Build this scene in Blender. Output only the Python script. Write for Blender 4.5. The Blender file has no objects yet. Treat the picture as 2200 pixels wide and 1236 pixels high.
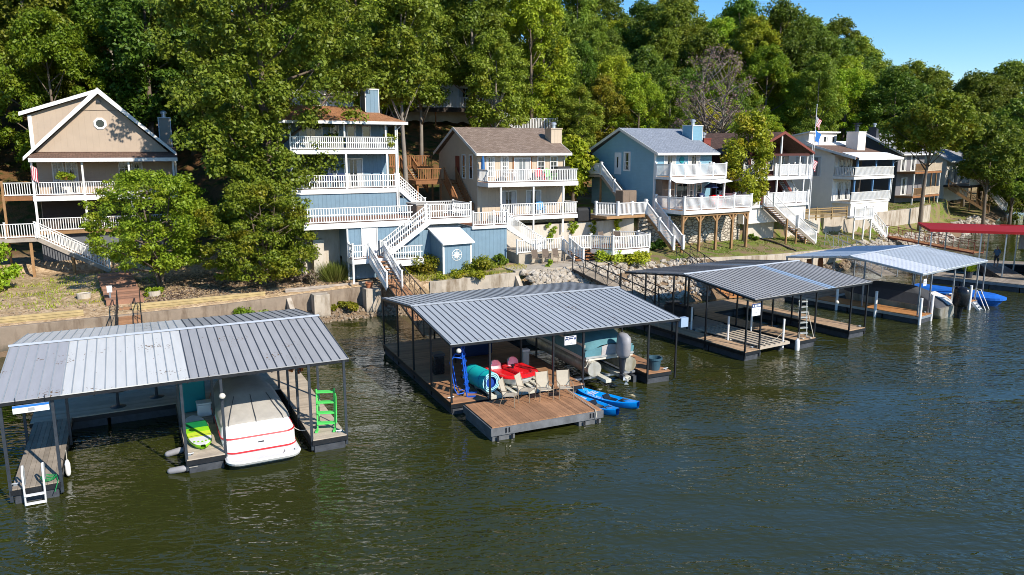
import bpy, math, random
import numpy as np
from mathutils import Vector, Matrix
R = math.radians
random.seed(7)
RNG = np.random.default_rng(7)
scene = bpy.context.scene
COL = scene.collection
ZB = {}          # base height of every thing; meshes are written with absolute heights

# ------------------------------------------------------------------ materials
MATS = {}
def new_mat(name):
    m = bpy.data.materials.new(name); m.use_nodes = True
    nt = m.node_tree; nt.nodes.clear()
    out = nt.nodes.new('ShaderNodeOutputMaterial')
    b = nt.nodes.new('ShaderNodeBsdfPrincipled')
    nt.links.new(b.outputs[0], out.inputs[0])
    MATS[name] = m
    return m, nt, b, out
def N(nt, typ, **kw):
    n = nt.nodes.new(typ)
    for k, v in kw.items():
        if k.startswith('i_'):
            key = k[2:]
            n.inputs[int(key) if key.isdigit() else key.replace('_', ' ')].default_value = v
        else: setattr(n, k, v)
    return n
def rgb(c): return (c[0], c[1], c[2], 1)
def shade(c, k): return (min(1, c[0]*k), min(1, c[1]*k), min(1, c[2]*k), 1)
def coords(nt, scale=(1,1,1), rot=(0,0,0)):
    tc = N(nt, 'ShaderNodeTexCoord'); mp = N(nt, 'ShaderNodeMapping')
    mp.inputs['Scale'].default_value = scale; mp.inputs['Rotation'].default_value = rot
    nt.links.new(tc.outputs['Object'], mp.inputs[0])
    return mp.outputs[0]
def mixc(nt, fac, a, b, typ='MIX'):
    m = N(nt, 'ShaderNodeMix', data_type='RGBA', blend_type=typ)
    for k, v in ((0, fac), (6, a), (7, b)):
        if hasattr(v, 'is_output'): nt.links.new(v, m.inputs[k])
        else: m.inputs[k].default_value = v
    return m.outputs[2]
def mat(name, col, rough=.6, var=.18, scale=2.5, metal=0., spec=.4, groove=None, stain=None, island=0., bump=0., stretch=(1,1,1), tide=False, speck=False):
    """weathered paint / metal / plastic: colour broken up by noise, optional board grooves, stains and per-board tint"""
    m, nt, b, out = new_mat(name)
    v = coords(nt, stretch)
    no = N(nt, 'ShaderNodeTexNoise', i_Scale=scale, i_Detail=6., i_Roughness=.65); nt.links.new(v, no.inputs['Vector'])
    ra = N(nt, 'ShaderNodeMapRange', i_1=.3, i_2=.7); nt.links.new(no.outputs[0], ra.inputs[0])
    c = mixc(nt, ra.outputs[0], shade(col, 1-var), shade(col, 1+var))
    if stain:
        n2 = N(nt, 'ShaderNodeTexNoise', i_Scale=.9, i_Detail=8., i_Roughness=.7)
        nt.links.new(coords(nt, (1.6, 1.6, .35)), n2.inputs['Vector'])
        r2 = N(nt, 'ShaderNodeMapRange', i_1=.48, i_2=.68); nt.links.new(n2.outputs[0], r2.inputs[0])
        c = mixc(nt, r2.outputs[0], c, rgb(stain))
    if speck:      # leaf litter and rust specks, gathered in drifts
        s1 = N(nt, 'ShaderNodeTexNoise', i_Scale=13., i_Detail=2.); nt.links.new(coords(nt), s1.inputs['Vector'])
        s2 = N(nt, 'ShaderNodeTexNoise', i_Scale=.8, i_Detail=3.); nt.links.new(coords(nt), s2.inputs['Vector'])
        sm = N(nt, 'ShaderNodeMath', operation='MULTIPLY'); nt.links.new(s1.outputs[0], sm.inputs[0]); nt.links.new(s2.outputs[0], sm.inputs[1])
        sr = N(nt, 'ShaderNodeMapRange', i_1=.40, i_2=.42); nt.links.new(sm.outputs[0], sr.inputs[0])
        c = mixc(nt, sr.outputs[0], c, (.16, .10, .055, 1))
    if tide:       # dark waterline stain and runs under the cap, broken up by noise
        gp = N(nt, 'ShaderNodeNewGeometry'); sz = N(nt, 'ShaderNodeSeparateXYZ'); nt.links.new(gp.outputs['Position'], sz.inputs[0])
        ad = N(nt, 'ShaderNodeMath', operation='MULTIPLY_ADD', i_1=.9); nt.links.new(no.outputs[0], ad.inputs[0]); nt.links.new(sz.outputs[2], ad.inputs[2])
        tr = N(nt, 'ShaderNodeMapRange', i_1=.95, i_2=.6); nt.links.new(ad.outputs[0], tr.inputs[0])
        c = mixc(nt, tr.outputs[0], c, (.10, .085, .06, 1))
    if island:
        g = N(nt, 'ShaderNodeNewGeometry')
        r3 = N(nt, 'ShaderNodeMapRange', i_3=1-island, i_4=1+island); nt.links.new(g.outputs['Random Per Island'], r3.inputs[0])
        hs = N(nt, 'ShaderNodeHueSaturation'); nt.links.new(c, hs.inputs['Color']); nt.links.new(r3.outputs[0], hs.inputs['Value'])
        c = hs.outputs[0]
    nt.links.new(c, b.inputs['Base Color'])
    rr = N(nt, 'ShaderNodeMapRange', i_3=max(.03, rough-.1), i_4=min(1, rough+.12)); nt.links.new(no.outputs[0], rr.inputs[0])
    nt.links.new(rr.outputs[0], b.inputs['Roughness'])
    b.inputs['Metallic'].default_value = metal; b.inputs['Specular IOR Level'].default_value = spec
    h = None
    if groove:
        axis, pitch, st = groove
        d = {'x': (1, 1, 0), 'z': (0, 0, 1)}[axis]
        vm = N(nt, 'ShaderNodeVectorMath', operation='DOT_PRODUCT'); vm.inputs[1].default_value = d
        nt.links.new(coords(nt), vm.inputs[0])
        mm = N(nt, 'ShaderNodeMath', operation='MULTIPLY', i_1=1/pitch); nt.links.new(vm.outputs['Value'], mm.inputs[0])
        fr = N(nt, 'ShaderNodeMath', operation='FRACT'); nt.links.new(mm.outputs[0], fr.inputs[0])
        if axis == 'z': hh = fr.outputs[0]
        else:
            gt = N(nt, 'ShaderNodeMapRange', i_1=.0, i_2=.16); nt.links.new(fr.outputs[0], gt.inputs[0]); hh = gt.outputs[0]
        bp = N(nt, 'ShaderNodeBump', i_Strength=st, i_Distance=.02); nt.links.new(hh, bp.inputs['Height'])
        nt.links.new(bp.outputs[0], b.inputs['Normal'])
    elif bump:
        bp = N(nt, 'ShaderNodeBump', i_Strength=bump, i_Distance=.02); nt.links.new(no.outputs[0], bp.inputs['Height'])
        nt.links.new(bp.outputs[0], b.inputs['Normal'])
    return m
ROOF_DIRT = True
def shingle(name, c1, c2, swap=False):
    m, nt, b, out = new_mat(name)
    v = coords(nt, rot=(0, 0, R(90)) if swap else (0, 0, 0))
    br = N(nt, 'ShaderNodeTexBrick', offset=.5, i_Scale=1., i_Mortar_Size=.012, i_Brick_Width=.34, i_Row_Height=.135, i_Bias=0.)
    br.inputs['Color1'].default_value = rgb(c1); br.inputs['Color2'].default_value = rgb(c2); br.inputs['Mortar'].default_value = shade(c1, .55)
    nt.links.new(v, br.inputs['Vector'])
    no = N(nt, 'ShaderNodeTexNoise', i_Scale=9., i_Detail=6.); nt.links.new(v, no.inputs['Vector'])
    r = N(nt, 'ShaderNodeMapRange', i_1=.3, i_2=.7, i_3=.7, i_4=1.3); nt.links.new(no.outputs[0], r.inputs[0])
    hs = N(nt, 'ShaderNodeHueSaturation'); nt.links.new(br.outputs[0], hs.inputs['Color']); nt.links.new(r.outputs[0], hs.inputs['Value'])
    nt.links.new(hs.outputs[0], b.inputs['Base Color']); b.inputs['Roughness'].default_value = .9
    bp = N(nt, 'ShaderNodeBump', i_Strength=.6, i_Distance=.02); nt.links.new(br.outputs['Fac'], bp.inputs['Height']); bp.invert = True
    nt.links.new(bp.outputs[0], b.inputs['Normal'])
    return m

mat('white_paint', (.76, .755, .73), .5, .07, 3., stain=(.62, .59, .53))
mat('white_vinyl', (.80, .79, .77), .4, .04, 2.)
mat('white_roof', (.74, .75, .75), .5, .05, 3., groove=('x', .25, .25))
mat('blue_siding', (.165, .255, .325), .6, .08, 1.5, groove=('x', .3, .8))
mat('light_blue_siding', (.21, .40, .51), .55, .06, 1.2, groove=('z', .13, .9))
mat('tan_siding', (.44, .345, .26), .7, .05, 1.2, groove=('x', .4, .35))
mat('beige_siding', (.53, .425, .31), .7, .07, 1.5, groove=('x', .3, .8))
mat('redbrown_siding', (.085, .028, .022), .7, .12, 1.5, groove=('z', .15, .8))
mat('red_trim', (.18, .045, .03), .6, .12)
mat('offwhite_wall', (.80, .735, .65), .7, .05, 1.4, groove=('x', .3, .5))
mat('dark_gray_siding', (.055, .06, .07), .7, .1, 1.5, groove=('z', .13, .8))
mat('mid_gray_siding', (.20, .19, .20), .7, .1, 1.5, groove=('z', .13, .8))
mat('foundation_gray', (.13, .135, .15), .85, .12, 2.)
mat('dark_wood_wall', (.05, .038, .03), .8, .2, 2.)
mat('blue_post', (.10, .22, .40), .5, .08)
mat('deck_brown', (.33, .17, .085), .75, .18, 2.5, island=.22, stretch=(1, 1, 1))
mat('deck_tan', (.43, .36, .28), .85, .14, 2.2, island=.14)
mat('step_brown', (.26, .135, .085), .8, .15, 2.2, island=.2)
mat('deck_warm', (.40, .27, .165), .8, .15, 2.2, island=.18)
mat('deck_gray', (.27, .225, .175), .85, .2, 2.2, island=.2)
mat('deck_redwood', (.20, .085, .045), .75, .15, 2.2, island=.15)
mat('deck_orange', (.42, .19, .065), .65, .15, 2.2, island=.15)
mat('cedar', (.28, .12, .045), .75, .2, 3., island=.15)
mat('treated_wood', (.30, .17, .075), .8, .2, 3., island=.15)
mat('yellow_timber', (.38, .29, .14), .85, .2, 2.5, island=.12)
mat('gray_timber', (.34, .29, .24), .9, .2, 2.5, island=.15)
mat('lattice_wood', (.27, .18, .08), .8, .2, 3., island=.2)
mat('slat_white', (.52, .50, .42), .8, .2, 4., island=.2)
mat('black_steel', (.018, .02, .024), .45, .2, 4., metal=.3)
mat('dark_steel', (.05, .06, .075), .4, .2, 4., metal=.4)
mat('gray_steel', (.30, .33, .36), .4, .15, 4., metal=.5)
mat('galvanised', (.55, .57, .60), .35, .1, 4., metal=.7)
mat('aluminium', (.62, .62, .60), .35, .12, 3., metal=.6)
mat('float_black', (.05, .055, .065), .6, .35, 4.)
mat('float_gray', (.13, .135, .145), .7, .3, 3., stain=(.08, .085, .09))
mat('brick_red', (.25, .06, .045), .85, .15, 4., groove=('z', .08, .8))
mat('concrete', (.46, .395, .315), .9, .14, 1.3, stain=(.20, .145, .09), bump=.3, tide=True)
mat('concrete_old', (.27, .21, .155), .9, .18, 1.3, stain=(.13, .09, .06), bump=.3, tide=True)
mat('concrete_pale', (.53, .475, .40), .9, .09, 1.2, stain=(.40, .33, .24), bump=.2)
mat('concrete_floor', (.42, .36, .28), .9, .14, 1.6, stain=(.30, .245, .18), bump=.2)
mat('roof_dark_gray', (.34, .34, .345), .42, .07, 2., metal=.0, spec=.3, stretch=(3, .4, 1), island=.05, speck=True)
mat('roof_mid_gray', (.36, .36, .375), .42, .06, 2., metal=.0, spec=.3, stretch=(3, .4, 1), island=.05, speck=True)
mat('roof_pale', (.56, .56, .54), .42, .05, 2., metal=.0, spec=.3, stretch=(3, .4, 1), island=.05, speck=True)
mat('roof_slate_blue', (.36, .385, .41), .45, .06, 3., metal=.0, spec=.3, stretch=(3, .5, 1), island=.05, speck=True)
mat('roof_ash', (.33, .325, .32), .45, .08, 3., metal=.0, spec=.3, stretch=(3, .5, 1), island=.05, speck=True)
mat('roof_sky_blue', (.30, .40, .53), .4, .05, 3., metal=.0, spec=.3, island=.05)
mat('roof_pale_blue', (.62, .67, .72), .4, .05, 3., metal=.0, spec=.3, island=.05, speck=True)
mat('roof_silver', (.72, .73, .75), .4, .05, 3., metal=.0, spec=.3, island=.05, speck=True)
mat('roof_red', (.30, .004, .008), .8, .08, 3., island=.05)
mat('seam_shadow', (.05, .06, .075), .5, .1, 4.)  # rib shadow put into the seam colour, weaker in the two below
mat('seam_mid', (.16, .17, .19), .5, .1, 4.)
mat('seam_pale', (.30, .33, .35), .5, .1, 4.)
mat('flash_gray', (.45, .48, .52), .45, .06, 3., metal=.0, spec=.3)
mat('gelcoat', (.80, .79, .77), .18, .03, 3., spec=.6)
mat('gelcoat_cream', (.62, .58, .50), .3, .05, 3.)
mat('boat_red', (.52, .03, .035), .3, .06, 3.)
mat('canvas_gray', (.36, .335, .30), .9, .12, 2.5, bump=.5)
mat('canvas_charcoal', (.055, .058, .066), .85, .15, 2.5, bump=.5)
mat('canvas_teal', (.10, .245, .285), .85, .14, 3., bump=.6)
mat('canvas_silver', (.46, .43, .42), .85, .12, 3., bump=.6)
mat('canvas_blue', (.01, .13, .55), .6, .1, 3., bump=.3)
mat('pontoon_alu', (.56, .53, .46), .35, .15, 3., metal=.55, stain=(.35, .30, .2))
mat('plastic_black', (.012, .013, .016), .25, .2, 4., spec=.5)
mat('plastic_dark', (.035, .04, .05), .4, .2, 4.)
mat('motor_gray', (.30, .29, .30), .5, .1, 4.)
mat('plastic_red', (.72, .012, .018), .25, .06, 4., spec=.5)
mat('plastic_white', (.76, .76, .76), .35, .05, 4.)
mat('foam_teal', (.0, .42, .42), .7, .08, 4.)
mat('foam_blue', (.005, .05, .32), .7, .1, 4.)
mat('foam_edge', (.35, .70, .80), .7, .05, 4.)
mat('ladder_blue', (.01, .10, .55), .4, .08, 4., metal=.1)
mat('ladder_green', (.09, .62, .12), .4, .06, 4.)
mat('kayak_blue', (.0, .29, .85), .3, .08, 4., spec=.5)
mat('sup_green', (.30, .72, .02), .4, .05, 4.)
mat('sup_dark_green', (.01, .22, .06), .4, .08, 4.)
mat('sup_yellow', (.62, .78, .05), .4, .05, 4.)
mat('teal_plastic', (.0, .35, .42), .4, .1, 4.)
mat('teal_dark', (.005, .22, .25), .6, .1, 4.)
mat('sling_tan', (.42, .37, .29), .8, .08, 6.)
mat('frame_tan', (.30, .24, .17), .45, .08, 4., metal=.2)
mat('sling_brown', (.13, .095, .07), .8, .12, 6.)
mat('tub_blue', (.035, .085, .12), .45, .12, 4.)
mat('terracotta', (.42, .16, .075), .8, .1, 4.)
mat('adirondack_red', (.62, .015, .05), .5, .06, 4.)
mat('adirondack_green', (.22, .52, .16), .5, .06, 4.)
mat('adirondack_blue', (.0, .27, .60), .5, .06, 4.)
mat('navy_fabric', (.015, .03, .09), .85, .15, 4.)
mat('grill_black', (.012, .012, .013), .7, .2, 4., bump=.4)
mat('umbrella_blue', (.03, .13, .33), .8, .1, 4.)
mat('curtain', (.50, .50, .48), .85, .1, 6., stretch=(6, 6, .4))
mat('door_red', (.16, .025, .018), .55, .1, 3.)
mat('door_white', (.72, .72, .71), .5, .05, 3.)
mat('shed_brown', (.20, .145, .105), .6, .1, 3., groove=('x', .2, .6))
mat('ac_gray', (.16, .17, .17), .6, .1, 8.)
mat('flag_red', (.42, .03, .05), .8, .05); mat('flag_white', (.72, .70, .68), .8, .05); mat('flag_navy', (.02, .045, .16), .8, .05)
mat('flag_blue', (.02, .16, .50), .8, .05)
mat('sign_white', (.76, .76, .76), .5, .04); mat('sign_ink', (.03, .05, .12), .6, .1)
mat('sign_grey', (.35, .36, .38), .6, .1); mat('sign_green', (.25, .70, .55), .5, .05)
mat('tan_sheet', (.62, .50, .36), .8, .1)
mat('rope', (.50, .46, .38), .9, .1)
mat('car_white', (.7, .71, .73), .25, .03, spec=.6); mat('car_blue', (.10, .22, .40), .25, .05, spec=.6); mat('tyre', (.015, .015, .016), .8, .2)
mat('skin', (.42, .24, .16), .6, .08, 6.); mat('hair', (.03, .02, .014), .7, .2, 9.)
mat('shirt_blue', (.10, .20, .36), .85, .12, 6.); mat('shorts_gray', (.06, .065, .075), .85, .12, 6.)
mat('bark', (.15, .115, .085), .95, .3, 6., stretch=(1, 1, .25), bump=.8)
mat('bark_pale', (.235, .20, .165), .95, .25, 6., stretch=(1, 1, .25), bump=.8)
mat('pumpkin', (.65, .17, .02), .6, .2, 9.)
mat('road_gray', (.10, .10, .10), .9, .15, 2.)
shingle('shingle_brown', (.17, .118, .085), (.27, .20, .155))
shingle('shingle_orange', (.27, .115, .045), (.36, .165, .075))
shingle('shingle_dark', (.055, .032, .027), (.085, .05, .042))
shingle('shingle_blue', (.20, .225, .27), (.255, .28, .325))
shingle('shingle_maroon', (.095, .05, .035), (.15, .085, .06), True)
shingle('shingle_gray', (.26, .26, .275), (.34, .34, .355))
shingle('shingle_umber', (.13, .075, .05), (.18, .105, .075))

def glass(name, col=(.012, .016, .02)):
    m, nt, b, out = new_mat(name)
    no = N(nt, 'ShaderNodeTexNoise', i_Scale=1.3, i_Detail=2.); nt.links.new(coords(nt), no.inputs['Vector'])
    c = mixc(nt, no.outputs[0], shade(col, .5), shade(col, 1.8)); nt.links.new(c, b.inputs['Base Color'])
    b.inputs['Roughness'].default_value = .06; b.inputs['Specular IOR Level'].default_value = .7
    return m
glass('glass'); glass('glass_pale', (.16, .18, .19))

def stone(name, c1, c2, mortar):
    m, nt, b, out = new_mat(name)
    v = coords(nt, (1, 1, 1))
    w = N(nt, 'ShaderNodeVectorMath', operation='MULTIPLY'); w.inputs[1].default_value = (2.1, 2.1, 4.6); nt.links.new(v, w.inputs[0])
    vo = N(nt, 'ShaderNodeTexVoronoi', feature='F1', i_Scale=1.); nt.links.new(w.outputs[0], vo.inputs['Vector'])
    ve = N(nt, 'ShaderNodeTexVoronoi', feature='DISTANCE_TO_EDGE', i_Scale=1.); nt.links.new(w.outputs[0], ve.inputs['Vector'])
    sx = N(nt, 'ShaderNodeSeparateColor'); nt.links.new(vo.outputs['Color'], sx.inputs[0])
    c = mixc(nt, sx.outputs[0], rgb(c1), rgb(c2))
    e = N(nt, 'ShaderNodeMapRange', i_1=.02, i_2=.12); nt.links.new(ve.outputs['Distance'], e.inputs[0])
    c = mixc(nt, e.outputs[0], rgb(mortar), c); nt.links.new(c, b.inputs['Base Color']); b.inputs['Roughness'].default_value = .9
    bp = N(nt, 'ShaderNodeBump', i_Strength=1., i_Distance=.05); nt.links.new(e.outputs[0], bp.inputs['Height']); nt.links.new(bp.outputs[0], b.inputs['Normal'])
    return m
stone('stone_wall', (.40, .34, .26), (.56, .50, .41), (.16, .13, .10))

def rock_mat(name, c1, c2):
    m, nt, b, out = new_mat(name)
    g = N(nt, 'ShaderNodeNewGeometry'); c = mixc(nt, g.outputs['Random Per Island'], rgb(c1), rgb(c2))
    no = N(nt, 'ShaderNodeTexNoise', i_Scale=4., i_Detail=6.); nt.links.new(coords(nt), no.inputs['Vector'])
    c = mixc(nt, no.outputs[0], shade(c1, .55), c); nt.links.new(c, b.inputs['Base Color']); b.inputs['Roughness'].default_value = .9
    return m
rock_mat('rock_pale', (.44, .37, .28), (.66, .60, .52)); rock_mat('rock_brown', (.26, .19, .12), (.44, .35, .25))

def leaf_mat(name, c1, c2, c3, transl=.35, vary=True):
    m, nt, b, out = new_mat(name)
    g = N(nt, 'ShaderNodeNewGeometry'); oi = N(nt, 'ShaderNodeObjectInfo')
    c = mixc(nt, g.outputs['Random Per Island'], rgb(c1), rgb(c2))
    no = N(nt, 'ShaderNodeTexNoise', i_Scale=.55, i_Detail=3.); nt.links.new(coords(nt), no.inputs['Vector'])
    r0 = N(nt, 'ShaderNodeMapRange', i_1=.52, i_2=.72); nt.links.new(no.outputs[0], r0.inputs[0])
    c = mixc(nt, r0.outputs[0], c, rgb(c3))
    h = N(nt, 'ShaderNodeMapRange', i_3=.468 if vary else .5, i_4=.512 if vary else .5); nt.links.new(oi.outputs['Random'], h.inputs[0])
    mu = N(nt, 'ShaderNodeMath', operation='MULTIPLY', i_1=7.31); nt.links.new(oi.outputs['Random'], mu.inputs[0])
    fr = N(nt, 'ShaderNodeMath', operation='FRACT'); nt.links.new(mu.outputs[0], fr.inputs[0])
    va = N(nt, 'ShaderNodeMapRange', i_3=.7 if vary else 1., i_4=1.45 if vary else 1.); nt.links.new(fr.outputs[0], va.inputs[0])
    hs = N(nt, 'ShaderNodeHueSaturation'); nt.links.new(c, hs.inputs['Color']); nt.links.new(h.outputs[0], hs.inputs['Hue']); nt.links.new(va.outputs[0], hs.inputs['Value'])
    nt.links.new(hs.outputs[0], b.inputs['Base Color']); b.inputs['Roughness'].default_value = .5; b.inputs['Specular IOR Level'].default_value = .35
    tr = N(nt, 'ShaderNodeBsdfTranslucent'); nt.links.new(hs.outputs[0], tr.inputs[0])
    ms = N(nt, 'ShaderNodeMixShader', i_0=transl); nt.links.new(b.outputs[0], ms.inputs[1]); nt.links.new(tr.outputs[0], ms.inputs[2])
    nt.links.new(ms.outputs[0], out.inputs[0])
    return m
leaf_mat('leaf_oak', (.095, .155, .011), (.22, .295, .032), (.185, .21, .016))
leaf_mat('leaf_bright', (.145, .24, .009), (.31, .40, .028), (.33, .34, .017))
leaf_mat('leaf_dark', (.065, .125, .012), (.155, .24, .025), (.10, .15, .014))
leaf_mat('leaf_yellow', (.19, .20, .012), (.33, .33, .03), (.40, .31, .018))
leaf_mat('leaf_mix', (.15, .215, .010), (.29, .35, .025), (.37, .32, .018))
leaf_mat('leaf_fresh', (.15, .24, .012), (.32, .42, .03), (.34, .36, .02), .4, False)
leaf_mat('leaf_olive', (.12, .175, .010), (.25, .30, .025), (.31, .27, .018), .35, False)
leaf_mat('leaf_dry', (.20, .145, .11), (.30, .23, .175), (.16, .15, .07), .2)
leaf_mat('grass_blade', (.10, .15, .02), (.22, .25, .05), (.20, .19, .05), .3)

# ------------------------------------------------------------------ object helpers
def tag(o, label, cat, group=None):
    o['label'] = label; o['category'] = cat
    if group: o['group'] = group
    return o
def thing(name, label, cat, loc, rz=0., group=None):
    o = bpy.data.objects.new(name, None); COL.objects.link(o)
    o.location = loc; o.rotation_euler = (0, 0, R(rz)); o.empty_display_size = .3
    ZB[o.name] = loc[2]
    return tag(o, label, cat, group)
class MB:
    """collects boxes, beams, tubes, prisms and sheets; build() links them as ONE mesh object"""
    def __init__(s): s.v, s.f, s.m, s.mats, s.cur = [], [], [], [], 0
    def use(s, name):
        if name not in s.mats: s.mats.append(name)
        s.cur = s.mats.index(name); return s
    def add(s, vs, fs):
        k = len(s.v); s.v += [tuple(p) for p in vs]
        for f in fs: s.f.append([i+k for i in f]); s.m.append(s.cur)
        return s
    def box(s, x0, y0, z0, x1, y1, z1):
        return s.add([(x0,y0,z0),(x1,y0,z0),(x1,y1,z0),(x0,y1,z0),(x0,y0,z1),(x1,y0,z1),(x1,y1,z1),(x0,y1,z1)],
                     [(3,2,1,0),(4,5,6,7),(0,1,5,4),(1,2,6,5),(2,3,7,6),(3,0,4,7)])
    def beam(s, p, q, w, h, up=(0,0,1)):
        p, q = Vector(p), Vector(q); d = (q-p).normalized(); u = Vector(up)
        if abs(d.dot(u)) > .98: u = Vector((0,1,0))
        a = d.cross(u).normalized(); c = a.cross(d).normalized(); a *= w/2; c *= h/2
        return s.add([p-a-c, p+a-c, p+a+c, p-a+c, q-a-c, q+a-c, q+a+c, q-a+c],
                     [(0,1,2,3),(7,6,5,4),(4,5,1,0),(5,6,2,1),(6,7,3,2),(7,4,0,3)])
    def tube(s, pts, r, n=6, cap=True):
        pts = [Vector(p) for p in pts]; rs = r if isinstance(r, (list, tuple)) else [r]*len(pts)
        k = len(s.v); ref = None
        for i, p in enumerate(pts):
            d = (pts[min(i+1, len(pts)-1)]-pts[max(i-1, 0)]).normalized()
            if ref is None: ref = Vector((0,0,1)) if abs(d.z) < .9 else Vector((1,0,0))
            a = d.cross(ref).normalized(); c = a.cross(d).normalized(); ref = c
            for j in range(n):
                t = 2*math.pi*j/n; s.v.append(tuple(p+(a*math.cos(t)+c*math.sin(t))*rs[i]))
        for i in range(len(pts)-1):
            for j in range(n):
                b0, b1 = k+i*n+j, k+i*n+(j+1)%n
                s.f.append([b0, b0+n, b1+n, b1]); s.m.append(s.cur)
        if cap:
            s.f.append([k+j for j in range(n)]); s.m.append(s.cur)
            e = k+(len(pts)-1)*n; s.f.append([e+j for j in reversed(range(n))]); s.m.append(s.cur)
        return s
    def prism(s, poly, axis, a, b):
        """extrude a 2-D polygon along 'x' (poly = y,z), 'y' (poly = x,z) or 'z' (poly = x,y)"""
        f = {'x': lambda p, t: (t, p[0], p[1]), 'y': lambda p, t: (p[0], t, p[1]), 'z': lambda p, t: (p[0], p[1], t)}[axis]
        n = len(poly); vs = [f(p, a) for p in poly]+[f(p, b) for p in poly]
        fs = [list(range(n)), list(range(2*n-1, n-1, -1))]+[[i, i+n, (i+1)%n+n, (i+1)%n] for i in range(n)]
        return s.add(vs, fs)
    def lathe(s, prof, c=(0,0), n=16):
        k = len(s.v)
        for r, z in prof:
            for j in range(n):
                t = 2*math.pi*j/n; s.v.append((c[0]+r*math.cos(t), c[1]+r*math.sin(t), z))
        for i in range(len(prof)-1):
            for j in range(n):
                s.f.append([k+i*n+j, k+i*n+(j+1)%n, k+(i+1)*n+(j+1)%n, k+(i+1)*n+j]); s.m.append(s.cur)
        s.f.append([k+j for j in reversed(range(n))]); s.m.append(s.cur)
        e = k+(len(prof)-1)*n; s.f.append([e+j for j in range(n)]); s.m.append(s.cur)
        return s
    def slab(s, quad, th):
        """a sheet given by its top corners, thickened downwards"""
        n = len(quad); vs = list(quad)+[(p[0], p[1], p[2]-th) for p in quad]
        return s.add(vs, [list(range(n)), list(range(2*n-1, n-1, -1))]+[[i, i+n, (i+1)%n+n, (i+1)%n] for i in range(n)])
    def sheet(s, rows):
        """a grid of points (list of rows)"""
        k = len(s.v); n = len(rows[0])
        for r in rows: s.v += [tuple(p) for p in r]
        for i in range(len(rows)-1):
            for j in range(n-1):
                s.f.append([k+i*n+j, k+i*n+j+1, k+(i+1)*n+j+1, k+(i+1)*n+j]); s.m.append(s.cur)
        return s
    def build(s, name, material=None, parent=None, smooth=False, bevel=0., fix=False, label=None, loc=None, rz=0.):
        if material and not s.mats: s.mats = [material]
        zb = ZB.get(parent.name, 0.) if parent else (loc[2] if loc else 0.)
        me = bpy.data.meshes.new(name)
        me.from_pydata([(x, y, z-zb) for x, y, z in s.v], [], s.f)
        for n in s.mats: me.materials.append(MATS[n])
        if len(s.mats) > 1: me.polygons.foreach_set('material_index', s.m)
        if smooth: me.polygons.foreach_set('use_smooth', [True]*len(s.f))
        me.validate(); me.update()
        o = bpy.data.objects.new(name, me); COL.objects.link(o)
        if parent: o.parent = parent; ZB[o.name] = zb
        elif loc: o.location = loc; o.rotation_euler = (0, 0, R(rz)); ZB[o.name] = zb
        if fix:
            import bmesh
            bm = bmesh.new(); bm.from_mesh(me); bmesh.ops.remove_doubles(bm, verts=bm.verts, dist=1e-4)
            bmesh.ops.recalc_face_normals(bm, faces=bm.faces); bm.to_mesh(me); bm.free()
        if bevel:
            md = o.modifiers.new('edge', 'BEVEL'); md.width = bevel; md.segments = 2; md.limit_method = 'ANGLE'
        if label: o['label'] = label
        return o
def copy_tree(o, parent=None, loc=None, rz=None, label=None):
    c = o.copy(); COL.objects.link(c); c.parent = parent; ZB[c.name] = ZB.get(o.name, 0.)
    if loc is not None: c.location = loc
    if rz is not None: c.rotation_euler = (0, 0, R(rz))
    if label: c['label'] = label
    for ch in list(o.children): copy_tree(ch, c)
    return c
def rail_part(root, pts, h=.95, material='white_paint', pitch=.15, bal=.045, posts=True, mid=False, post_w=.1, gap=.1, name='railing', post_h=None, skip_first=False):
    """a railing along pts (floor points): rails + balusters as one part, each post a sub-part"""
    m = MB(); pts = [Vector(p) for p in pts]
    for p, q in zip(pts, pts[1:]):
        up = Vector((0, 0, 1)); L = (Vector((q.x, q.y, 0))-Vector((p.x, p.y, 0))).length
        m.beam(p+up*h, q+up*h, .11, .05); m.beam(p+up*gap, q+up*gap, .05, .07)
        if mid: m.beam(p+up*h*.55, q+up*h*.55, .04, .07)
        n = max(1, int(round(L/pitch)))
        for i in range(1, n):
            a = p.lerp(q, i/n); m.beam(a+up*(gap-.04), a+up*(h-.02), bal, bal*.8)
    o = m.build(name, material, root)
    if posts:
        for p in pts[1 if skip_first else 0:]:
            b = MB(); w = post_w/2; hh = post_h or h+.1
            b.box(p.x-w, p.y-w, p.z-.02, p.x+w, p.y+w, p.z+hh)
            b.box(p.x-w-.02, p.y-w-.02, p.z+hh, p.x+w+.02, p.y+w+.02, p.z+hh+.04)
            b.build('railing_post', material, o)
    return o
def stair_part(root, p, q, width, tread='deck_gray', stringer='white_paint', rail=None, both=True, side=1, name='staircase', mid=False, railh=.9):
    """straight flight from p (top, middle of the nosing) down to q (bottom)"""
    p, q = Vector(p), Vector(q); d = Vector((q.x-p.x, q.y-p.y, 0)); L = d.length; d.normalize(); a = Vector((d.y, -d.x, 0))
    n = max(2, int(round((p.z-q.z)/.19))); m = MB(); m.use(tread)
    for i in range(1, n):
        c = p.lerp(q, i/n); r = L/n
        m.beam(c-a*width/2-d*0, c+a*width/2, r*1.05, .045)
    m.use(stringer)
    for s in (-1, 1):
        m.beam(p+a*s*(width/2+.03)-Vector((0,0,.12)), q+a*s*(width/2+.03)-Vector((0,0,.06)), .045, .26)
    o = m.build(name, None, root)
    if rail:
        for s in ((-1, 1) if both else (side,)):
            rail_part(root, [p+a*s*(width/2), q+a*s*(width/2)], railh, rail, pitch=.16, mid=mid, name='stair_railing')
    return o
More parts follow.
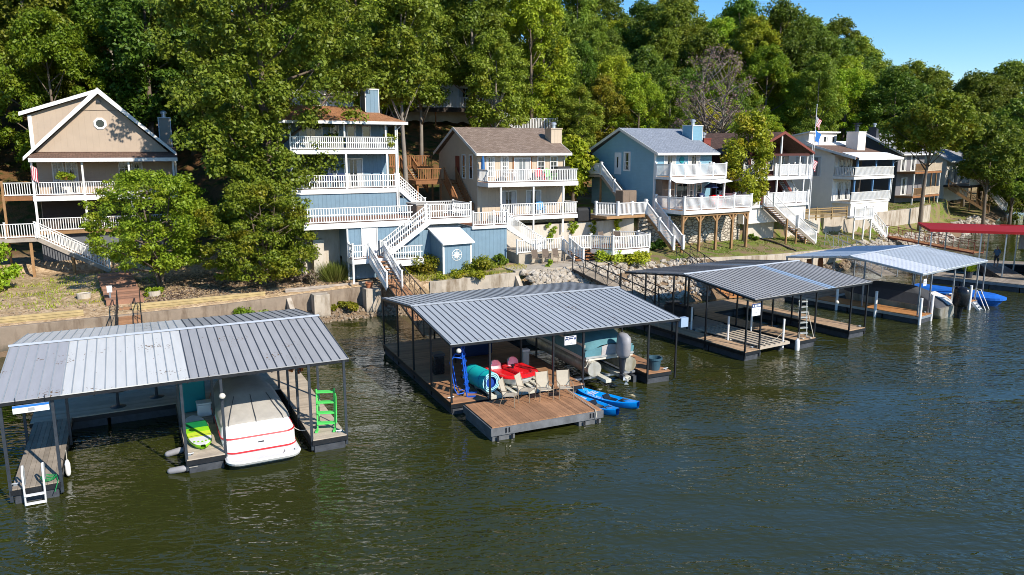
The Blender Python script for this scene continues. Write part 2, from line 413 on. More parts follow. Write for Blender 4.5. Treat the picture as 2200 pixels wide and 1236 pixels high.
def window_part(root, face, u0, u1, z0, z1, at, fr='white_paint', gl='glass', fw=.09, bars=(0, 0), curtain=None, name='window'):
    """face 'f' = wall looking to -y at y=at, 's' = wall looking to -x at x=at; u along the wall"""
    def bx(m, a, b, c, d, t0, t1):
        if face == 'f': m.box(a, at-t1, c, b, at-t0, d)
        else: m.box(at-t1, a, c, at-t0, b, d)
    m = MB()
    bx(m, u0-fw, u1+fw, z1, z1+fw, 0, .05); bx(m, u0-fw, u1+fw, z0-fw, z0, 0, .05)
    bx(m, u0-fw, u0, z0, z1, 0, .05); bx(m, u1, u1+fw, z0, z1, 0, .05)
    for i in range(1, bars[0]+1): c = u0+(u1-u0)*i/(bars[0]+1); bx(m, c-.018, c+.018, z0, z1, .012, .03)
    for i in range(1, bars[1]+1): c = z0+(z1-z0)*i/(bars[1]+1); bx(m, u0, u1, c-.018, c+.018, .012, .031)
    w = m.build(name, fr, root)
    g = MB(); bx(g, u0, u1, z0, z1, 0, .012); g.build('pane', gl, w)
    if curtain is None: curtain = (u1-u0) > .4 and random.random() < .6
    if curtain:
        k = (u1-u0)*.3
        for a_, b_ in ((u0+.02, u0+k), (u1-k, u1-.02)): c = MB(); bx(c, a_, b_, z0+.02, z1-.02, .013, .016); c.build('curtain', 'curtain', w)
    return w
def post_part(root, x, y, z0, z1, w=.12, material='white_paint', name='post'):
    return MB().box(x-w/2, y-w/2, z0, x+w/2, y+w/2, z1).build(name, material, root)
def boards(m, x0, y0, x1, y1, z, th=.04, along='x', w=.145, gap=.008):
    """deck boards laid edge to edge"""
    a, b = (y0, y1) if along == 'x' else (x0, x1)
    n = max(1, int(round((b-a)/w))); w = (b-a)/n
    for i in range(n):
        c0, c1 = a+i*w+gap/2, a+(i+1)*w-gap/2; j = random.uniform(-.003, .003)
        if along == 'x': m.box(x0, c0, z-th, x1, c1, z+j)
        else: m.box(c0, y0, z-th, c1, y1, z+j)
# ------------------------------------------------------------------ camera, sun, sky
cam = bpy.data.cameras.new('camera'); co = bpy.data.objects.new('camera', cam); COL.objects.link(co); scene.camera = co
cam.sensor_fit = 'HORIZONTAL'; cam.sensor_width = 36.; cam.lens = 36.*1600/2200; cam.clip_end = 4000.; cam.clip_start = .5
co.location = (0, 0, 10.5); co.rotation_euler = (R(90)-math.atan(.186), 0, 0)
SUN_AZ, SUN_EL = (.73, -.68), 36.
sd = Vector((SUN_AZ[0]*math.cos(R(SUN_EL)), SUN_AZ[1]*math.cos(R(SUN_EL)), math.sin(R(SUN_EL)))).normalized()
sl = bpy.data.lights.new('sun', 'SUN'); sl.energy = 5.; sl.angle = R(.53); sl.color = (1., .93, .82)
so = bpy.data.objects.new('sun', sl); COL.objects.link(so); so.rotation_euler = sd.to_track_quat('Z', 'Y').to_euler()
w = bpy.data.worlds.new('World'); scene.world = w; w.use_nodes = True
nt = w.node_tree; nt.nodes.clear()
sky = nt.nodes.new('ShaderNodeTexSky'); sky.sky_type = 'NISHITA'; sky.sun_disc = False
sky.sun_elevation = R(SUN_EL); sky.sun_rotation = math.atan2(SUN_AZ[0], SUN_AZ[1]); sky.altitude = 200; sky.air_density = 1.; sky.dust_density = .12; sky.ozone_density = 4.
bg = nt.nodes.new('ShaderNodeBackground'); bg.inputs[1].default_value = .14
wo = nt.nodes.new('ShaderNodeOutputWorld'); hs = nt.nodes.new('ShaderNodeHueSaturation'); hs.inputs['Saturation'].default_value = 1.28; nt.links.new(sky.outputs[0], hs.inputs['Color']); nt.links.new(hs.outputs[0], bg.inputs[0]); nt.links.new(bg.outputs[0], wo.inputs[0])
scene.view_settings.view_transform = 'Standard'; scene.view_settings.look = 'None'; scene.view_settings.exposure = .38; scene.view_settings.gamma = 1.
try:
    scene.cycles.max_bounces = 6; scene.cycles.diffuse_bounces = 3; scene.cycles.glossy_bounces = 3; scene.cycles.transmission_bounces = 3
    scene.cycles.transparent_max_bounces = 4; scene.cycles.use_denoising = True; scene.cycles.filter_width = .95; scene.cycles.denoising_prefilter = 'ACCURATE'; scene.cycles.sample_clamp_indirect = 3.; scene.cycles.sample_clamp_direct = 12.
    scene.cycles.caustics_reflective = False; scene.cycles.caustics_refractive = False
except Exception: pass

# ------------------------------------------------------------------ the lie of the land
# q runs along the shore (to the right), r inland; s = r - shoreline
QD, RD = Vector((math.cos(R(30)), math.sin(R(30)))), Vector((-math.sin(R(30)), math.cos(R(30))))
SHORE = [(-90,3,1.3),(-60,18.5,1.4),(-27,37.3,1.4),(-17.7,42.6,1.45),(-12.2,46.2,1.6),(-9.1,48.,1.7),(-4.7,48.3,1.95),(-.3,49.8,2.2),(4.3,52.,2.2),
         (8,54.3,2.2),(12.1,56.2,2.2),(20.7,60.,2.),(29,66.8,1.6),(35,73.7,1.3),(40.5,80.3,1.),(49,87.3,.9),(62,101,.9),(80,124,.9),(110,165,1.),(150,220,1.)]
SQ = np.array([p[0]*QD.x+p[1]*QD.y for p in SHORE]); SR = np.array([p[0]*RD.x+p[1]*RD.y for p in SHORE]); SZ = np.array([p[2] for p in SHORE])
def shore_r(q): return np.interp(q, SQ, SR)
#        q     zl   s1    zh   slope far
PROF = [(-80, 2.0, 15., 2.6, .36), (0, 2.0, 15.5, 2.6, .38), (8, 2.2, 9., 3.0, .38), (13, 2.3, 4., 3.6, .38), (22, 2.35, 4.6, 4.4, .38), (26.5, 2.4, 6.6, 4.5, .36), (36, 2.6, 6.3, 4.6, .36),
        (40, 2.7, 4.6, 5.0, .33), (50, 2.6, 5.2, 4.6, .25), (56, 2.4, 4.8, 4.3, .20), (62, 1.95, 5.2, 4.0, .17), (68, 1.7, 5., 3.7, .16), (72, 1.6, 3.2, 3.5, .16),
        (78, 1.4, 1.8, 3.5, .18), (100, 1.3, 2.0, 3.5, .22), (130, 1.3, 8, 3., .25), (200, 1.3, 8, 3., .25)]
PA = np.array(PROF)
def prof(q):
    return [np.interp(q, PA[:, 0], PA[:, i]) for i in range(1, 5)]
def wall_front(q): return q > -15 and q < 27
def gz(q, s):
    """ground height at shore coordinates"""
    q = np.asarray(q, float); s = np.asarray(s, float)
    zl, s1, zh, sl_ = prof(q); zt = np.interp(q, SQ, SZ)
    rocky = np.interp(q, [24.5, 27., 40, 43, 62, 66], [0, 1, 1, .35, .35, 1])
    foot = np.interp(q, [-20, 0, 9, 12, 20, 24], [.15, .15, .35, .55, .5, .4])
    low = np.where(s > -.12, foot, np.where(s > -3, foot+(s+.12)/2.9*(foot+.5), -.5+(s+3)*.5))
    rock = zt+(s*(.42))*1.0
    rock = np.where(s < -.5, np.minimum(rock, zt+s*.45), rock)
    front = np.maximum(np.where(rocky > .5, rock, np.where(s > -.15, low, low)), -3.)
    a = zt+(zl-zt)*np.clip(s/np.maximum(s1, .1), 0, 1)
    step = np.clip((s-s1)/.3, 0, 1); up = a+(zh-a)*step
    t = np.clip(s-s1-.3, 0, None)
    pad = np.minimum(t, 11)*.07
    hill = np.clip(t-9, 0, None); hz = sl_*hill*np.clip(hill/8, .2, 1)*np.where(hill > 60, 1-(np.minimum(hill, 140)-60)/300, 1)
    z = np.where(s < 0, front, up+pad+hz)
    return z
def ground(x, y):
    q = x*QD.x+y*QD.y; r = x*RD.x+y*RD.y
    return float(gz(q, r-shore_r(q)))
def qs(x, y):
    q = x*QD.x+y*QD.y
    return q, x*RD.x+y*RD.y-float(shore_r(q))
def xy(q, s):
    r = float(shore_r(q))+s
    return QD.x*q+RD.x*r, QD.y*q+RD.y*r

def make_ground():
    qv = np.concatenate([np.arange(-90, -20, 3.), np.arange(-20, 90, .75), np.arange(90, 215, 4.)])
    s0 = [-30, -14, -8, -5, -4, -3.3, -2.6, -2, -1.5, -1, -.5, -.13, -.11, 0.]
    sv = np.concatenate([s0, np.arange(.5, 3, .5), np.arange(3, 16.5, .3), np.arange(17, 40, 1.), np.arange(40, 80, 2.5), np.arange(80, 240, 8.)])
    Q, S = np.meshgrid(qv, sv, indexing='ij'); Z = gz(Q, S)
    rough = np.random.default_rng(3).normal(0, 1, Z.shape)*np.where((S > .4), .03, 0)*np.where(S > 22, 4, 1)
    Z = Z+rough; Rr = shore_r(Q)+S
    X = QD.x*Q+RD.x*Rr; Y = QD.y*Q+RD.y*Rr
    me = bpy.data.meshes.new('ground')
    n0, n1 = Q.shape; vs = np.stack([X, Y, Z], -1).reshape(-1, 3)
    i, j = np.meshgrid(np.arange(n0-1), np.arange(n1-1), indexing='ij'); a = (i*n1+j).ravel()
    fs = np.stack([a, a+n1, a+n1+1, a+1], -1)
    me.from_pydata(vs.tolist(), [], fs.tolist()); me.polygons.foreach_set('use_smooth', [True]*len(fs))
    at = me.attributes.new('zone', 'FLOAT_COLOR', 'POINT')
    q, s = Q.ravel(), S.ravel()
    _, s1, _, _ = prof(q)
    lawn = np.interp(q, [34, 38, 130, 135], [0, 1, 1, .3])*(s > -.2)*(s < s1+12)
    litter = np.clip((s-s1-1)/5, 0, 1)*(1-lawn*.9)
    grav = (s > -.05)*np.interp(q, [-30, 0, 24, 30], [.8, 1, 1, 0])*np.interp(s, [0, 8, 15, 22], [1, 1, .8, .0])
    patch = np.interp(q, [-14, -9, 2, 6], [0, 1, 1, .0])*np.interp(s, [3, 6, 11, 15], [0, 1, 1, 0])*.5
    patch = np.maximum(patch, np.interp(q, [19, 21, 27, 29], [0, 1, 1, 0])*(s < 3))
    colr = np.stack([np.maximum(lawn, patch), grav, litter, np.ones_like(q)], -1)
    at.data.foreach_set('color', colr.ravel().astype(np.float32))
    o = bpy.data.objects.new('ground', me); COL.objects.link(o); o['kind'] = 'structure'
    m, nt, b, out = new_mat('ground')
    A = N(nt, 'ShaderNodeAttribute', attribute_name='zone'); sp = N(nt, 'ShaderNodeSeparateColor'); nt.links.new(A.outputs['Color'], sp.inputs[0])
    v = coords(nt)
    def noise(sc, det=6., r=.6):
        k = N(nt, 'ShaderNodeTexNoise', i_Scale=sc, i_Detail=det, i_Roughness=r); nt.links.new(v, k.inputs['Vector']); return k.outputs[0]
    def rng(x, a, b_, c=0., d=1.):
        k = N(nt, 'ShaderNodeMapRange', i_1=a, i_2=b_, i_3=c, i_4=d); nt.links.new(x, k.inputs[0]); return k.outputs[0]
    def mul(x, y):
        k = N(nt, 'ShaderNodeMath', operation='MULTIPLY'); nt.links.new(x, k.inputs[0])
        if hasattr(y, 'is_output'): nt.links.new(y, k.inputs[1])
        else: k.inputs[1].default_value = y
        return k.outputs[0]
    n1, n2, n3 = noise(1.1), noise(11.), noise(.33, 3.)
    vo = N(nt, 'ShaderNodeTexVoronoi', i_Scale=7.); nt.links.new(v, vo.inputs['Vector']); vs_ = N(nt, 'ShaderNodeSeparateColor'); nt.links.new(vo.outputs['Color'], vs_.inputs[0])
    gravel = mixc(nt, vs_.outputs[0], (.30, .195, .105, 1), (.64, .475, .30, 1)); gravel = mixc(nt, rng(n1, .45, .7, 0., .6), gravel, (.36, .235, .12, 1))
    dirt = mixc(nt, n2, (.13, .085, .05, 1), (.30, .21, .13, 1))
    grass = mixc(nt, n2, (.06, .105, .012, 1), (.17, .225, .03, 1)); grass = mixc(nt, rng(n3, .4, .65), grass, (.24, .21, .075, 1))
    leaf = mixc(nt, n2, (.06, .032, .016, 1), (.26, .135, .055, 1)); leaf = mixc(nt, rng(n1, .45, .62), leaf, (.045, .06, .015, 1))
    c = mixc(nt, sp.outputs[1], dirt, gravel)
    gm = mul(sp.outputs[0], rng(n1, .42, .56)); c = mixc(nt, gm, c, grass); c = mixc(nt, sp.outputs[2], c, leaf)
    nt.links.new(c, b.inputs['Base Color']); b.inputs['Roughness'].default_value = .95; b.inputs['Specular IOR Level'].default_value = .1
    bp = N(nt, 'ShaderNodeBump', i_Strength=.9, i_Distance=.06); nt.links.new(n2, bp.inputs['Height']); nt.links.new(bp.outputs[0], b.inputs['Normal'])
    me.materials.append(m)
make_ground()

def make_water():
    m, nt, b, out = new_mat('water')
    b.inputs['Roughness'].default_value = .045; b.inputs['IOR'].default_value = 1.33; b.inputs['Specular IOR Level'].default_value = 1.
    def ns(sc, scale, rot, det=3., rough=.5, dist=0.):
        k = N(nt, 'ShaderNodeTexNoise', i_Scale=sc, i_Detail=det, i_Roughness=rough, i_Distortion=dist); nt.links.new(coords(nt, scale, rot), k.inputs['Vector']); return k.outputs[0]
    big = ns(.05, (1, 1, 1), (0, 0, 0), 2.)
    c = mixc(nt, big, (.022, .0255, .005, 1), (.038, .042, .009, 1)); nt.links.new(c, b.inputs['Base Color'])
    a = ns(2.7, (1, 2.1, 1), (0, 0, R(-14)), 1.6, .45, .35)
    d = ns(1.0, (1, 2.0, 1), (0, 0, R(22)), 1.5, .45, .4)
    e = ns(.16, (1, 2.2, 1), (0, 0, R(18)), 2.)
    cat = ns(.09, (1, 2.6, 1), (0, 0, R(22)), 3.)
    amp = N(nt, 'ShaderNodeMapRange', i_1=.4, i_2=.6, i_3=.3, i_4=1.45); nt.links.new(cat, amp.inputs[0])
    def mad(x, k, y=None):
        t = N(nt, 'ShaderNodeMath', operation='MULTIPLY_ADD'); nt.links.new(x, t.inputs[0])
        if hasattr(k, 'is_output'): nt.links.new(k, t.inputs[1])
        else: t.inputs[1].default_value = k
        if y is None: t.inputs[2].default_value = 0
        else: nt.links.new(y, t.inputs[2])
        return t.outputs[0]
    h = mad(a, amp.outputs[0]); amd = mad(amp.outputs[0], 1.1); h = mad(d, amd, h); h = mad(e, 1.5, h)
    bp = N(nt, 'ShaderNodeBump', i_Strength=1., i_Distance=.05); nt.links.new(h, bp.inputs['Height']); nt.links.new(bp.outputs[0], b.inputs['Normal'])
    o = MB().add([(-1500, -1500, 0), (1500, -1500, 0), (1500, 1500, 0), (-1500, 1500, 0)], [(0, 1, 2, 3)]).build('water', 'water'); o['kind'] = 'structure'
make_water()

# ------------------------------------------------------------------ retaining walls
def wall_along(name, label, pts, z0, z1, th=.35, material='concrete', cap=0., cat='retaining wall', jitter=0.):
    """a wall following pts; z0 / z1 may be per-point lists"""
    n = len(pts); z0 = z0 if isinstance(z0, (list, tuple)) else [z0]*n; z1 = z1 if isinstance(z1, (list, tuple)) else [z1]*n
    o = Vector(pts[0]); m = MB(); P = [Vector(p)-o for p in pts]
    vs = []
    for i, p in enumerate(P):
        d = (P[min(i+1, n-1)]-P[max(i-1, 0)]).normalized(); a = Vector((-d.y, d.x))*th
        vs += [(p.x, p.y, z0[i]), (p.x, p.y, z1[i]), (p.x+a.x, p.y+a.y, z1[i]), (p.x+a.x, p.y+a.y, z0[i])]
    fs = [(0, 3, 2, 1), tuple(4*(n-1)+k for k in (0, 1, 2, 3))]
    for i in range(n-1):
        for k in range(4): fs.append((4*i+k, 4*i+(k+1) % 4, 4*i+4+(k+1) % 4, 4*i+4+k))
    m.add(vs, fs)
    t = m.build(name, material, None, loc=(o.x, o.y, min(z0)), fix=True, bevel=.02)
    return tag(t, label, cat)
def spts(q0, q1, s, n=10): return [xy(q0+(q1-q0)*i/n, s) for i in range(n+1)]
zt = lambda p: float(np.interp(p[0]*QD.x+p[1]*QD.y, SQ, SZ))
w1 = spts(-40, 16.6, -.12, 40)
wall_along('seawall', 'long stained concrete seawall at the water behind the pale and dark grey roofed dock', w1, -.6, [zt(p)+.02 for p in w1], .3, 'concrete_old')
w2 = spts(19.4, 25.2, -.12, 8)
wall_along('seawall', 'short stained concrete seawall below the small blue shed', w2, -.4, [zt(p)+.02 for p in w2], .3)
w3 = spts(40.8, 65.5, -.12, 22)
wall_along('seawall', 'low concrete seawall holding up the lawn below the house decks at right', w3, -.6, [zt(p)+.02 for p in w3], .3)
def wing(p, d, z, label):
    o = Vector(p); d = Vector(d).normalized(); L = 1.6
    m = MB(); m.prism([(-L, -.3), (0, -.3), (0, z-.05), (-L, .35)], 'x', -.15, .15)
    t = m.build('wing_wall', 'concrete', None, loc=(o.x, o.y, 0), rz=math.degrees(math.atan2(d.y, d.x))-90, bevel=.02); tag(t, label, 'wall')
wing(xy(25.3, -.1), RD, 2.1, 'sloping concrete wing wall beside the white boulders')
wing(xy(40.8, -.1), RD, 2.1, 'sloping concrete wing wall at the left end of the lawn seawall')
wing(xy(10.6, -.1), RD, 1.55, 'sloping concrete wing wall in the middle of the long seawall')
def buttress(x, y, z, label):
    m = MB(); m.box(-.5, -.75, -.3, .5, .1, z); t = m.build('concrete_pier', 'concrete', None, loc=(x, y, -.3), rz=27, bevel=.03); tag(t, label, 'pier')
buttress(-12.1, 45.9, 1.62, 'square concrete pier standing against the long seawall by the gravel shore')
buttress(-9.2, 47.5, 1.7, 'concrete pier at the end of the long seawall with a terracotta pot on top')
# inner walls behind the lawns
def inner(q0, q1, ds, zoff, label, material='concrete_pale', n=10, zlow=.3, th=.4, cat='retaining wall'):
    P = []; z0 = []; z1 = []
    for i in range(n+1):
        q = q0+(q1-q0)*i/n; zl, s1, zh, _ = [float(k) for k in prof(q)]
        P.append(xy(q, s1-.12+ds)); z0.append(zl-.4); z1.append(zh+zoff)
    return wall_along('retaining_wall', label, P, z0, z1, th, material)
inner(27.6, 38.9, 0, .1, 'pale concrete retaining wall with hanging vines below the beige house')
inner(39.3, 50.6, 0, .1, 'rough stone block retaining wall behind the wooden deck posts', 'stone_wall')
inner(51.4, 55.4, -.1, .1, 'pale concrete retaining wall left of the long white staircase')
inner(57.6, 66.5, 0, .1, 'pale concrete retaining wall under the brown lattice fence')
inner(67.5, 92, 0, .1, 'long stained concrete retaining wall under the white house at right', 'concrete', 16)
# timber edging and slabs
def edging(q0, q1, s, z, label, rows, material):
    p, q = xy(q0, s), xy(q1, s); L = math.dist(p, q); m = MB()
    for i in range(rows): m.box(0, i*.03, z+i*.14-.0, L, i*.03+.14, z+i*.14+.13)
    t = m.build('timber_edging', material, None, loc=(p[0], p[1], z), rz=math.degrees(math.atan2(q[1]-p[1], q[0]-p[0])), bevel=.012); tag(t, label, 'timber edging')
edging(-22, -.4, .75, 1.38, 'stacked yellow timber edging left of the brown garden steps', 3, 'yellow_timber')
edging(2.0, 9.4, .8, 1.42, 'stacked yellow timber edging right of the brown garden steps', 3, 'yellow_timber')
edging(10.6, 16.3, .7, 1.62, 'weathered grey timber edging above the seawall near the terracotta pot', 2, 'gray_timber')
def pslab(name, pts, z, th, material):
    o = pts[0]; m = MB(); m.prism([(p[0]-o[0], p[1]-o[1]) for p in pts], 'z', z-th, z)
    t = m.build(name, material, None, loc=(o[0], o[1], z-th), fix=True, bevel=.02); t['kind'] = 'structure'; return t
pslab('patio', [xy(25.2, -.05), xy(30.6, -.05), xy(34.2, .3), xy(34.6, 2.6), xy(30, 2.6), xy(25.4, 2.4)], 2.34, .35, 'concrete_floor')
pslab('terrace', [xy(27.0, 2.7), xy(38.6, 2.9), xy(38.8, 6.1), xy(27.6, 6.5)], 3.06, .85, 'concrete_floor')
# ------------------------------------------------------------------ trees and plants
def leaf_quads(pos, nrm, size, rng, aspect=.55):
    """diamond leaves (4 vertices each) at pos facing nrm"""
    n = len(pos)
    nrm = nrm/np.linalg.norm(nrm, axis=1, keepdims=True)
    t = rng.normal(size=(n, 3)); t -= nrm*(t*nrm).sum(1, keepdims=True); t /= np.linalg.norm(t, axis=1, keepdims=True)
    b = np.cross(nrm, t); sz = size*rng.uniform(.6, 1.35, (n, 1))
    t = t*sz; b = b*sz*aspect; dz = nrm*sz*.18
    v = np.stack([pos-t-dz, pos-b+dz, pos+t-dz, pos+b+dz], 1).reshape(-1, 3)
    return v
def quad_mesh(name, v, material):
    me = bpy.data.meshes.new(name); n = len(v)//4
    me.vertices.add(4*n); me.vertices.foreach_set('co', v.astype(np.float32).ravel())
    me.loops.add(4*n); me.loops.foreach_set('vertex_index', np.arange(4*n, dtype=np.int32))
    me.polygons.add(n); me.polygons.foreach_set('loop_start', np.arange(0, 4*n, 4, dtype=np.int32))
    try: me.polygons.foreach_set('loop_total', np.full(n, 4, dtype=np.int32))
    except Exception: pass
    me.materials.append(MATS[material]); me.update(calc_edges=True); me.validate()
    return me
def clumps(cent, rad, per, size, rng, up=.45, flat=.75, shell=.45):
    k = len(cent); n = k*per
    d = rng.normal(size=(n, 3)); d /= np.linalg.norm(d, axis=1, keepdims=True)
    r = (shell+(1-shell)*rng.random((n, 1))**.7)
    c = np.repeat(cent, per, 0); rr = np.repeat(rad, per)[:, None]
    off = d*r*rr*rng.uniform(.75, 1.2, (n, 1)); off[:, 2] *= flat
    nr = d*.55+np.array([0, 0, up])+rng.normal(size=(n, 3))*.5
    return leaf_quads(c+off, nr, size, rng)
def crown_points(rng, n, r, z0, z1, shape=1., lean=(0, 0)):
    """clump centres: an uneven egg with its outside favoured"""
    P = []
    lob = [(rng.uniform(0, 6.28), rng.uniform(.72, 1.15)) for _ in range(7)]
    while len(P) < n:
        u = rng.random(); z = z0+(z1-z0)*u
        w = (math.sin(math.pi*min(1, max(.02, u*.86+.12))))**shape
        a = rng.uniform(0, 6.28); k = 1.
        for la, lk in lob: k += (lk-1)*max(0, math.cos(a-la+u*2.))**3
        q = math.sqrt(rng.uniform(.12, 1))*r*w*k
        P.append((math.cos(a)*q+lean[0]*u, math.sin(a)*q+lean[1]*u, z))
    return np.array(P)
def make_tree(name, label, cat, loc, h, r, cb, seed, leaf='leaf_oak', bark='bark', ncl=70, per=130, size=.2, crad=1.05, trunk_r=.28, shape=.7, stems=1, flat=.75, rz=0, group=None, lean=(0, 0), limbs=14, shell=.45):
    rng = np.random.default_rng(seed); rd = random.Random(seed)
    t = thing(name, label, cat, loc, rz, group); x0, y0, z0 = 0, 0, loc[2]
    C = crown_points(rng, ncl, r, cb, h-crad*.6, shape, lean); rad = crad*rng.uniform(.6, 1.25, ncl)
    v = clumps(C, rad, per, size, rng, flat=flat, shell=shell)
    me = quad_mesh('crown', v, leaf); o = bpy.data.objects.new('crown', me); COL.objects.link(o); o.parent = t; ZB[o.name] = z0
    m = MB()
    for k in range(stems):
        a = 6.28*k/max(1, stems)+rd.random(); sp = .0 if stems == 1 else r*.28
        pts = []; top = h*.86
        for i in range(8):
            u = i/7; pts.append((math.cos(a)*sp*u+lean[0]*u*u+math.sin(u*5+seed)*.12*h*.06, math.sin(a)*sp*u+lean[1]*u*u+math.cos(u*4+seed)*.1*h*.06, z0-.3+u*(top+.3)))
        m.tube(pts, [trunk_r/(stems**.5)*(1-.82*i/7)+(.12*trunk_r if i == 0 else 0) for i in range(8)], 7)
        sel = rd.sample(range(ncl), min(ncl, limbs//stems))
        for j in sel:
            c = C[j]; u = min(.92, max(.2, (c[2]-(.22+.1*rd.random())*h*.6)/top)); i = u*7; b = Vector(pts[int(i)]).lerp(Vector(pts[min(7, int(i)+1)]), i-int(i))
            e = Vector((c[0], c[1], c[2]+z0)); mid = b.lerp(e, .5)+Vector((0, 0, -.1*(e-b).length+.2))
            rr = trunk_r*(1-.75*u)*.5; m.tube([b, mid, e], [rr, rr*.65, rr*.2], 5)
    m.build('trunk', bark, t, smooth=True)
    return t

# prototypes of the woodland trees, copied over the hillside
protos = []
specs = [('leaf_oak', 'bark', 17, 4.6, 4.5, .8, 'olive green'), ('leaf_bright', 'bark', 15, 4.2, 3.6, .7, 'bright green'), ('leaf_dark', 'bark', 16, 4.0, 3.4, .6, 'dark green'),
         ('leaf_yellow', 'bark_pale', 13, 3.7, 3.2, .7, 'yellowing'), ('leaf_oak', 'bark_pale', 19, 4.4, 6.5, .7, 'tall olive green'), ('leaf_bright', 'bark_pale', 12, 4.0, 2.2, .7, 'low bright green'), ('leaf_dark', 'bark', 18, 4.9, 4.8, .8, 'broad dark green')]
ZONES = [(-60, 4, 'left of and behind the tan gabled house'), (4, 19, 'behind the blue three storey house'), (19, 33, 'on the hill above the beige house'), (33, 47, 'on the hill above the light blue house'),
         (47, 66, 'on the hill above the red brown house'), (66, 88, 'behind the white house with the square chimney'), (88, 130, 'behind the dark grey house at right'), (130, 230, 'far along the shore at the right edge')]
def zone(q):
    for a, b, s in ZONES:
        if a <= q < b: return s
    return ZONES[-1][2]
hill = []
rd = random.Random(11)
def keep(q, s, dmin):
    return all((q-a)**2+(s-b)**2 > (dmin*(k))**2 for a, b, k in hill)
HOUSES_Q = [(-4, 7, 16, 27), (9, 21, 0, 16), (22, 36, 4, 19), (37, 50, 2, 19), (50, 64, 2, 17), (64, 83, 1, 18), (84, 100, 0, 14), (101, 122, 1, 16)]
def clear_of_houses(q, s, pad=1.6):
    return all(not (a-pad < q < b+pad and c-30 < s < d+pad) for a, b, c, d in HOUSES_Q)
UPPER = [(14, 29, 24, 40)]
tries = 0
while len(hill) < 250 and tries < 12000:
    tries += 1
    q = rd.uniform(-42, 185); s = rd.uniform(8, 88)
    if rd.random() < .25: s = rd.uniform(14, 36)
    if q > 120: s = rd.uniform(3, 60)
    x, y = xy(q, s)
    if y < 20 or abs(x/y) > .86 or y > 205: continue
    if not clear_of_houses(q, s): continue
    if any(a < q < b and c < s < d for a, b, c, d in UPPER): continue
    if q < 8 and s < 24: continue
    if not keep(q, s, 4.3 if s < 50 else 5.2): continue
    hill.append((q, s, 1.))
KEEPOUT_VIEW = []
for k, (q, s, _) in enumerate(hill):
    x, y = xy(q, s); z = ground(x, y)
    i = rd.choices(range(7), [4, 4, 3, 1.2, 4, 2.5, 3])[0]
    sc = rd.uniform(.82, 1.2)
    if s < 26: sc *= .85
    if 44 < q < 88: sc *= .85
    if q < 42 and s > 38: sc *= 1.14
    if q > 88: sc *= 1.25
    lf, bk, h, r, cb, shp, word = specs[i]
    lab = f"{word} woodland tree {zone(q)}"
    grp = f"{word} trees {zone(q)}"
    pr = [p for p in protos if p[0] == i]
    if not pr:
        t = make_tree('woodland_tree', lab, 'tree', (x, y, z-.2), h, r, cb, 40+i, lf, bk, ncl=140, per=(170, 210, 140, 190, 170, 230, 150)[i], size=(.145, .125, .165, .13, .15, .115, .155)[i], crad=(.88, .8, .95, .75, .92, .72, 1.)[i], trunk_r=.24, shape=shp, limbs=16, group=grp)
        protos.append((i, t))
    else:
        t = copy_tree(pr[0][1], None, (x, y, z-.2), rd.uniform(0, 360), lab); t['group'] = grp
    t.rotation_euler = (0, 0, rd.uniform(0, 6.28)); t.scale = (sc*rd.uniform(.9, 1.12), sc*rd.uniform(.9, 1.12), sc*rd.uniform(.92, 1.1))

for k, (x, y, i, sc) in enumerate(((84, 122, 5, 1.4), (88, 133, 1, 1.3), (80, 128, 0, 1.3), (74, 123, 4, 1.15), (92, 140, 6, 1.4), (68, 121, 0, 1.1), (97, 150, 4, 1.4), (86, 118, 5, 1.1), (56, 112, 2, 1.15), (60, 118, 0, 1.1))):
    pr = [p for p in protos if p[0] == i][0][1]; word = specs[i][6]; q, s = qs(x, y)
    t = copy_tree(pr, None, (x, y, ground(x, y)-.2), None, f'{word} shore tree crowding round the half hidden white house'); t['group'] = f'{word} trees round the half hidden white house'
    t.rotation_euler = (0, 0, k*1.3); t.scale = (sc*1.1, sc*1.1, sc)

# single trees that stand out
def T(*a, **k):
    x, y = a[3]; a = list(a); a[3] = (x, y, ground(x, y)-.1); return make_tree(*a, **k)
T('oak_tree', 'huge dark oak between the tan gabled house and the blue house', 'tree', (-16.9, 52.3), 24, 6.8, 4.6, 101, 'leaf_oak', ncl=500, per=165, size=.14, crad=.88, trunk_r=.36, shape=.5, limbs=40)
T('oak_tree', 'tall slim oak with bare trunk just right of the blue three storey house', 'tree', (-8.6, 60.5), 19, 3.4, 9.5, 102, 'leaf_oak', 'bark_pale', ncl=95, per=150, size=.165, crad=.85, trunk_r=.24, limbs=16)
T('oak_tree', 'slender tree with pale trunk behind the blue house chimney', 'tree', (-11.0, 64.5), 18, 3.6, 8.5, 103, 'leaf_bright', 'bark_pale', ncl=85, per=150, size=.165, crad=.85, trunk_r=.2, limbs=14)
T('small_tree', 'light green multi stemmed tree beside the brown garden steps', 'tree', (-22.6, 47.2), 7.7, 3.9, 1.5, 104, 'leaf_fresh', 'bark', ncl=230, per=120, size=.095, crad=.6, trunk_r=.2, shape=.42, stems=3, flat=.55, limbs=30)
T('small_tree', 'bushy green tree with yellow tinges in front of the blue house', 'tree', (-16.0, 47.6), 7.0, 3.9, .8, 105, 'leaf_olive', 'bark', ncl=270, per=130, size=.09, crad=.6, trunk_r=.16, shape=.36, stems=3, flat=.6, limbs=24)
T('small_tree', 'glossy broad leaved tree between the beige house and light blue house', 'tree', (5.5, 67.5), 6.4, 1.9, 1.6, 106, 'leaf_bright', 'bark', ncl=46, per=150, size=.22, crad=.85, trunk_r=.2, limbs=12)
T('small_tree', 'yellow green tree in front of the red brown house', 'tree', (20.4, 65.4), 11.5, 2.1, 3.6, 107, 'leaf_mix', 'bark', ncl=64, per=150, size=.14, crad=.72, trunk_r=.16, shape=.45, limbs=20)
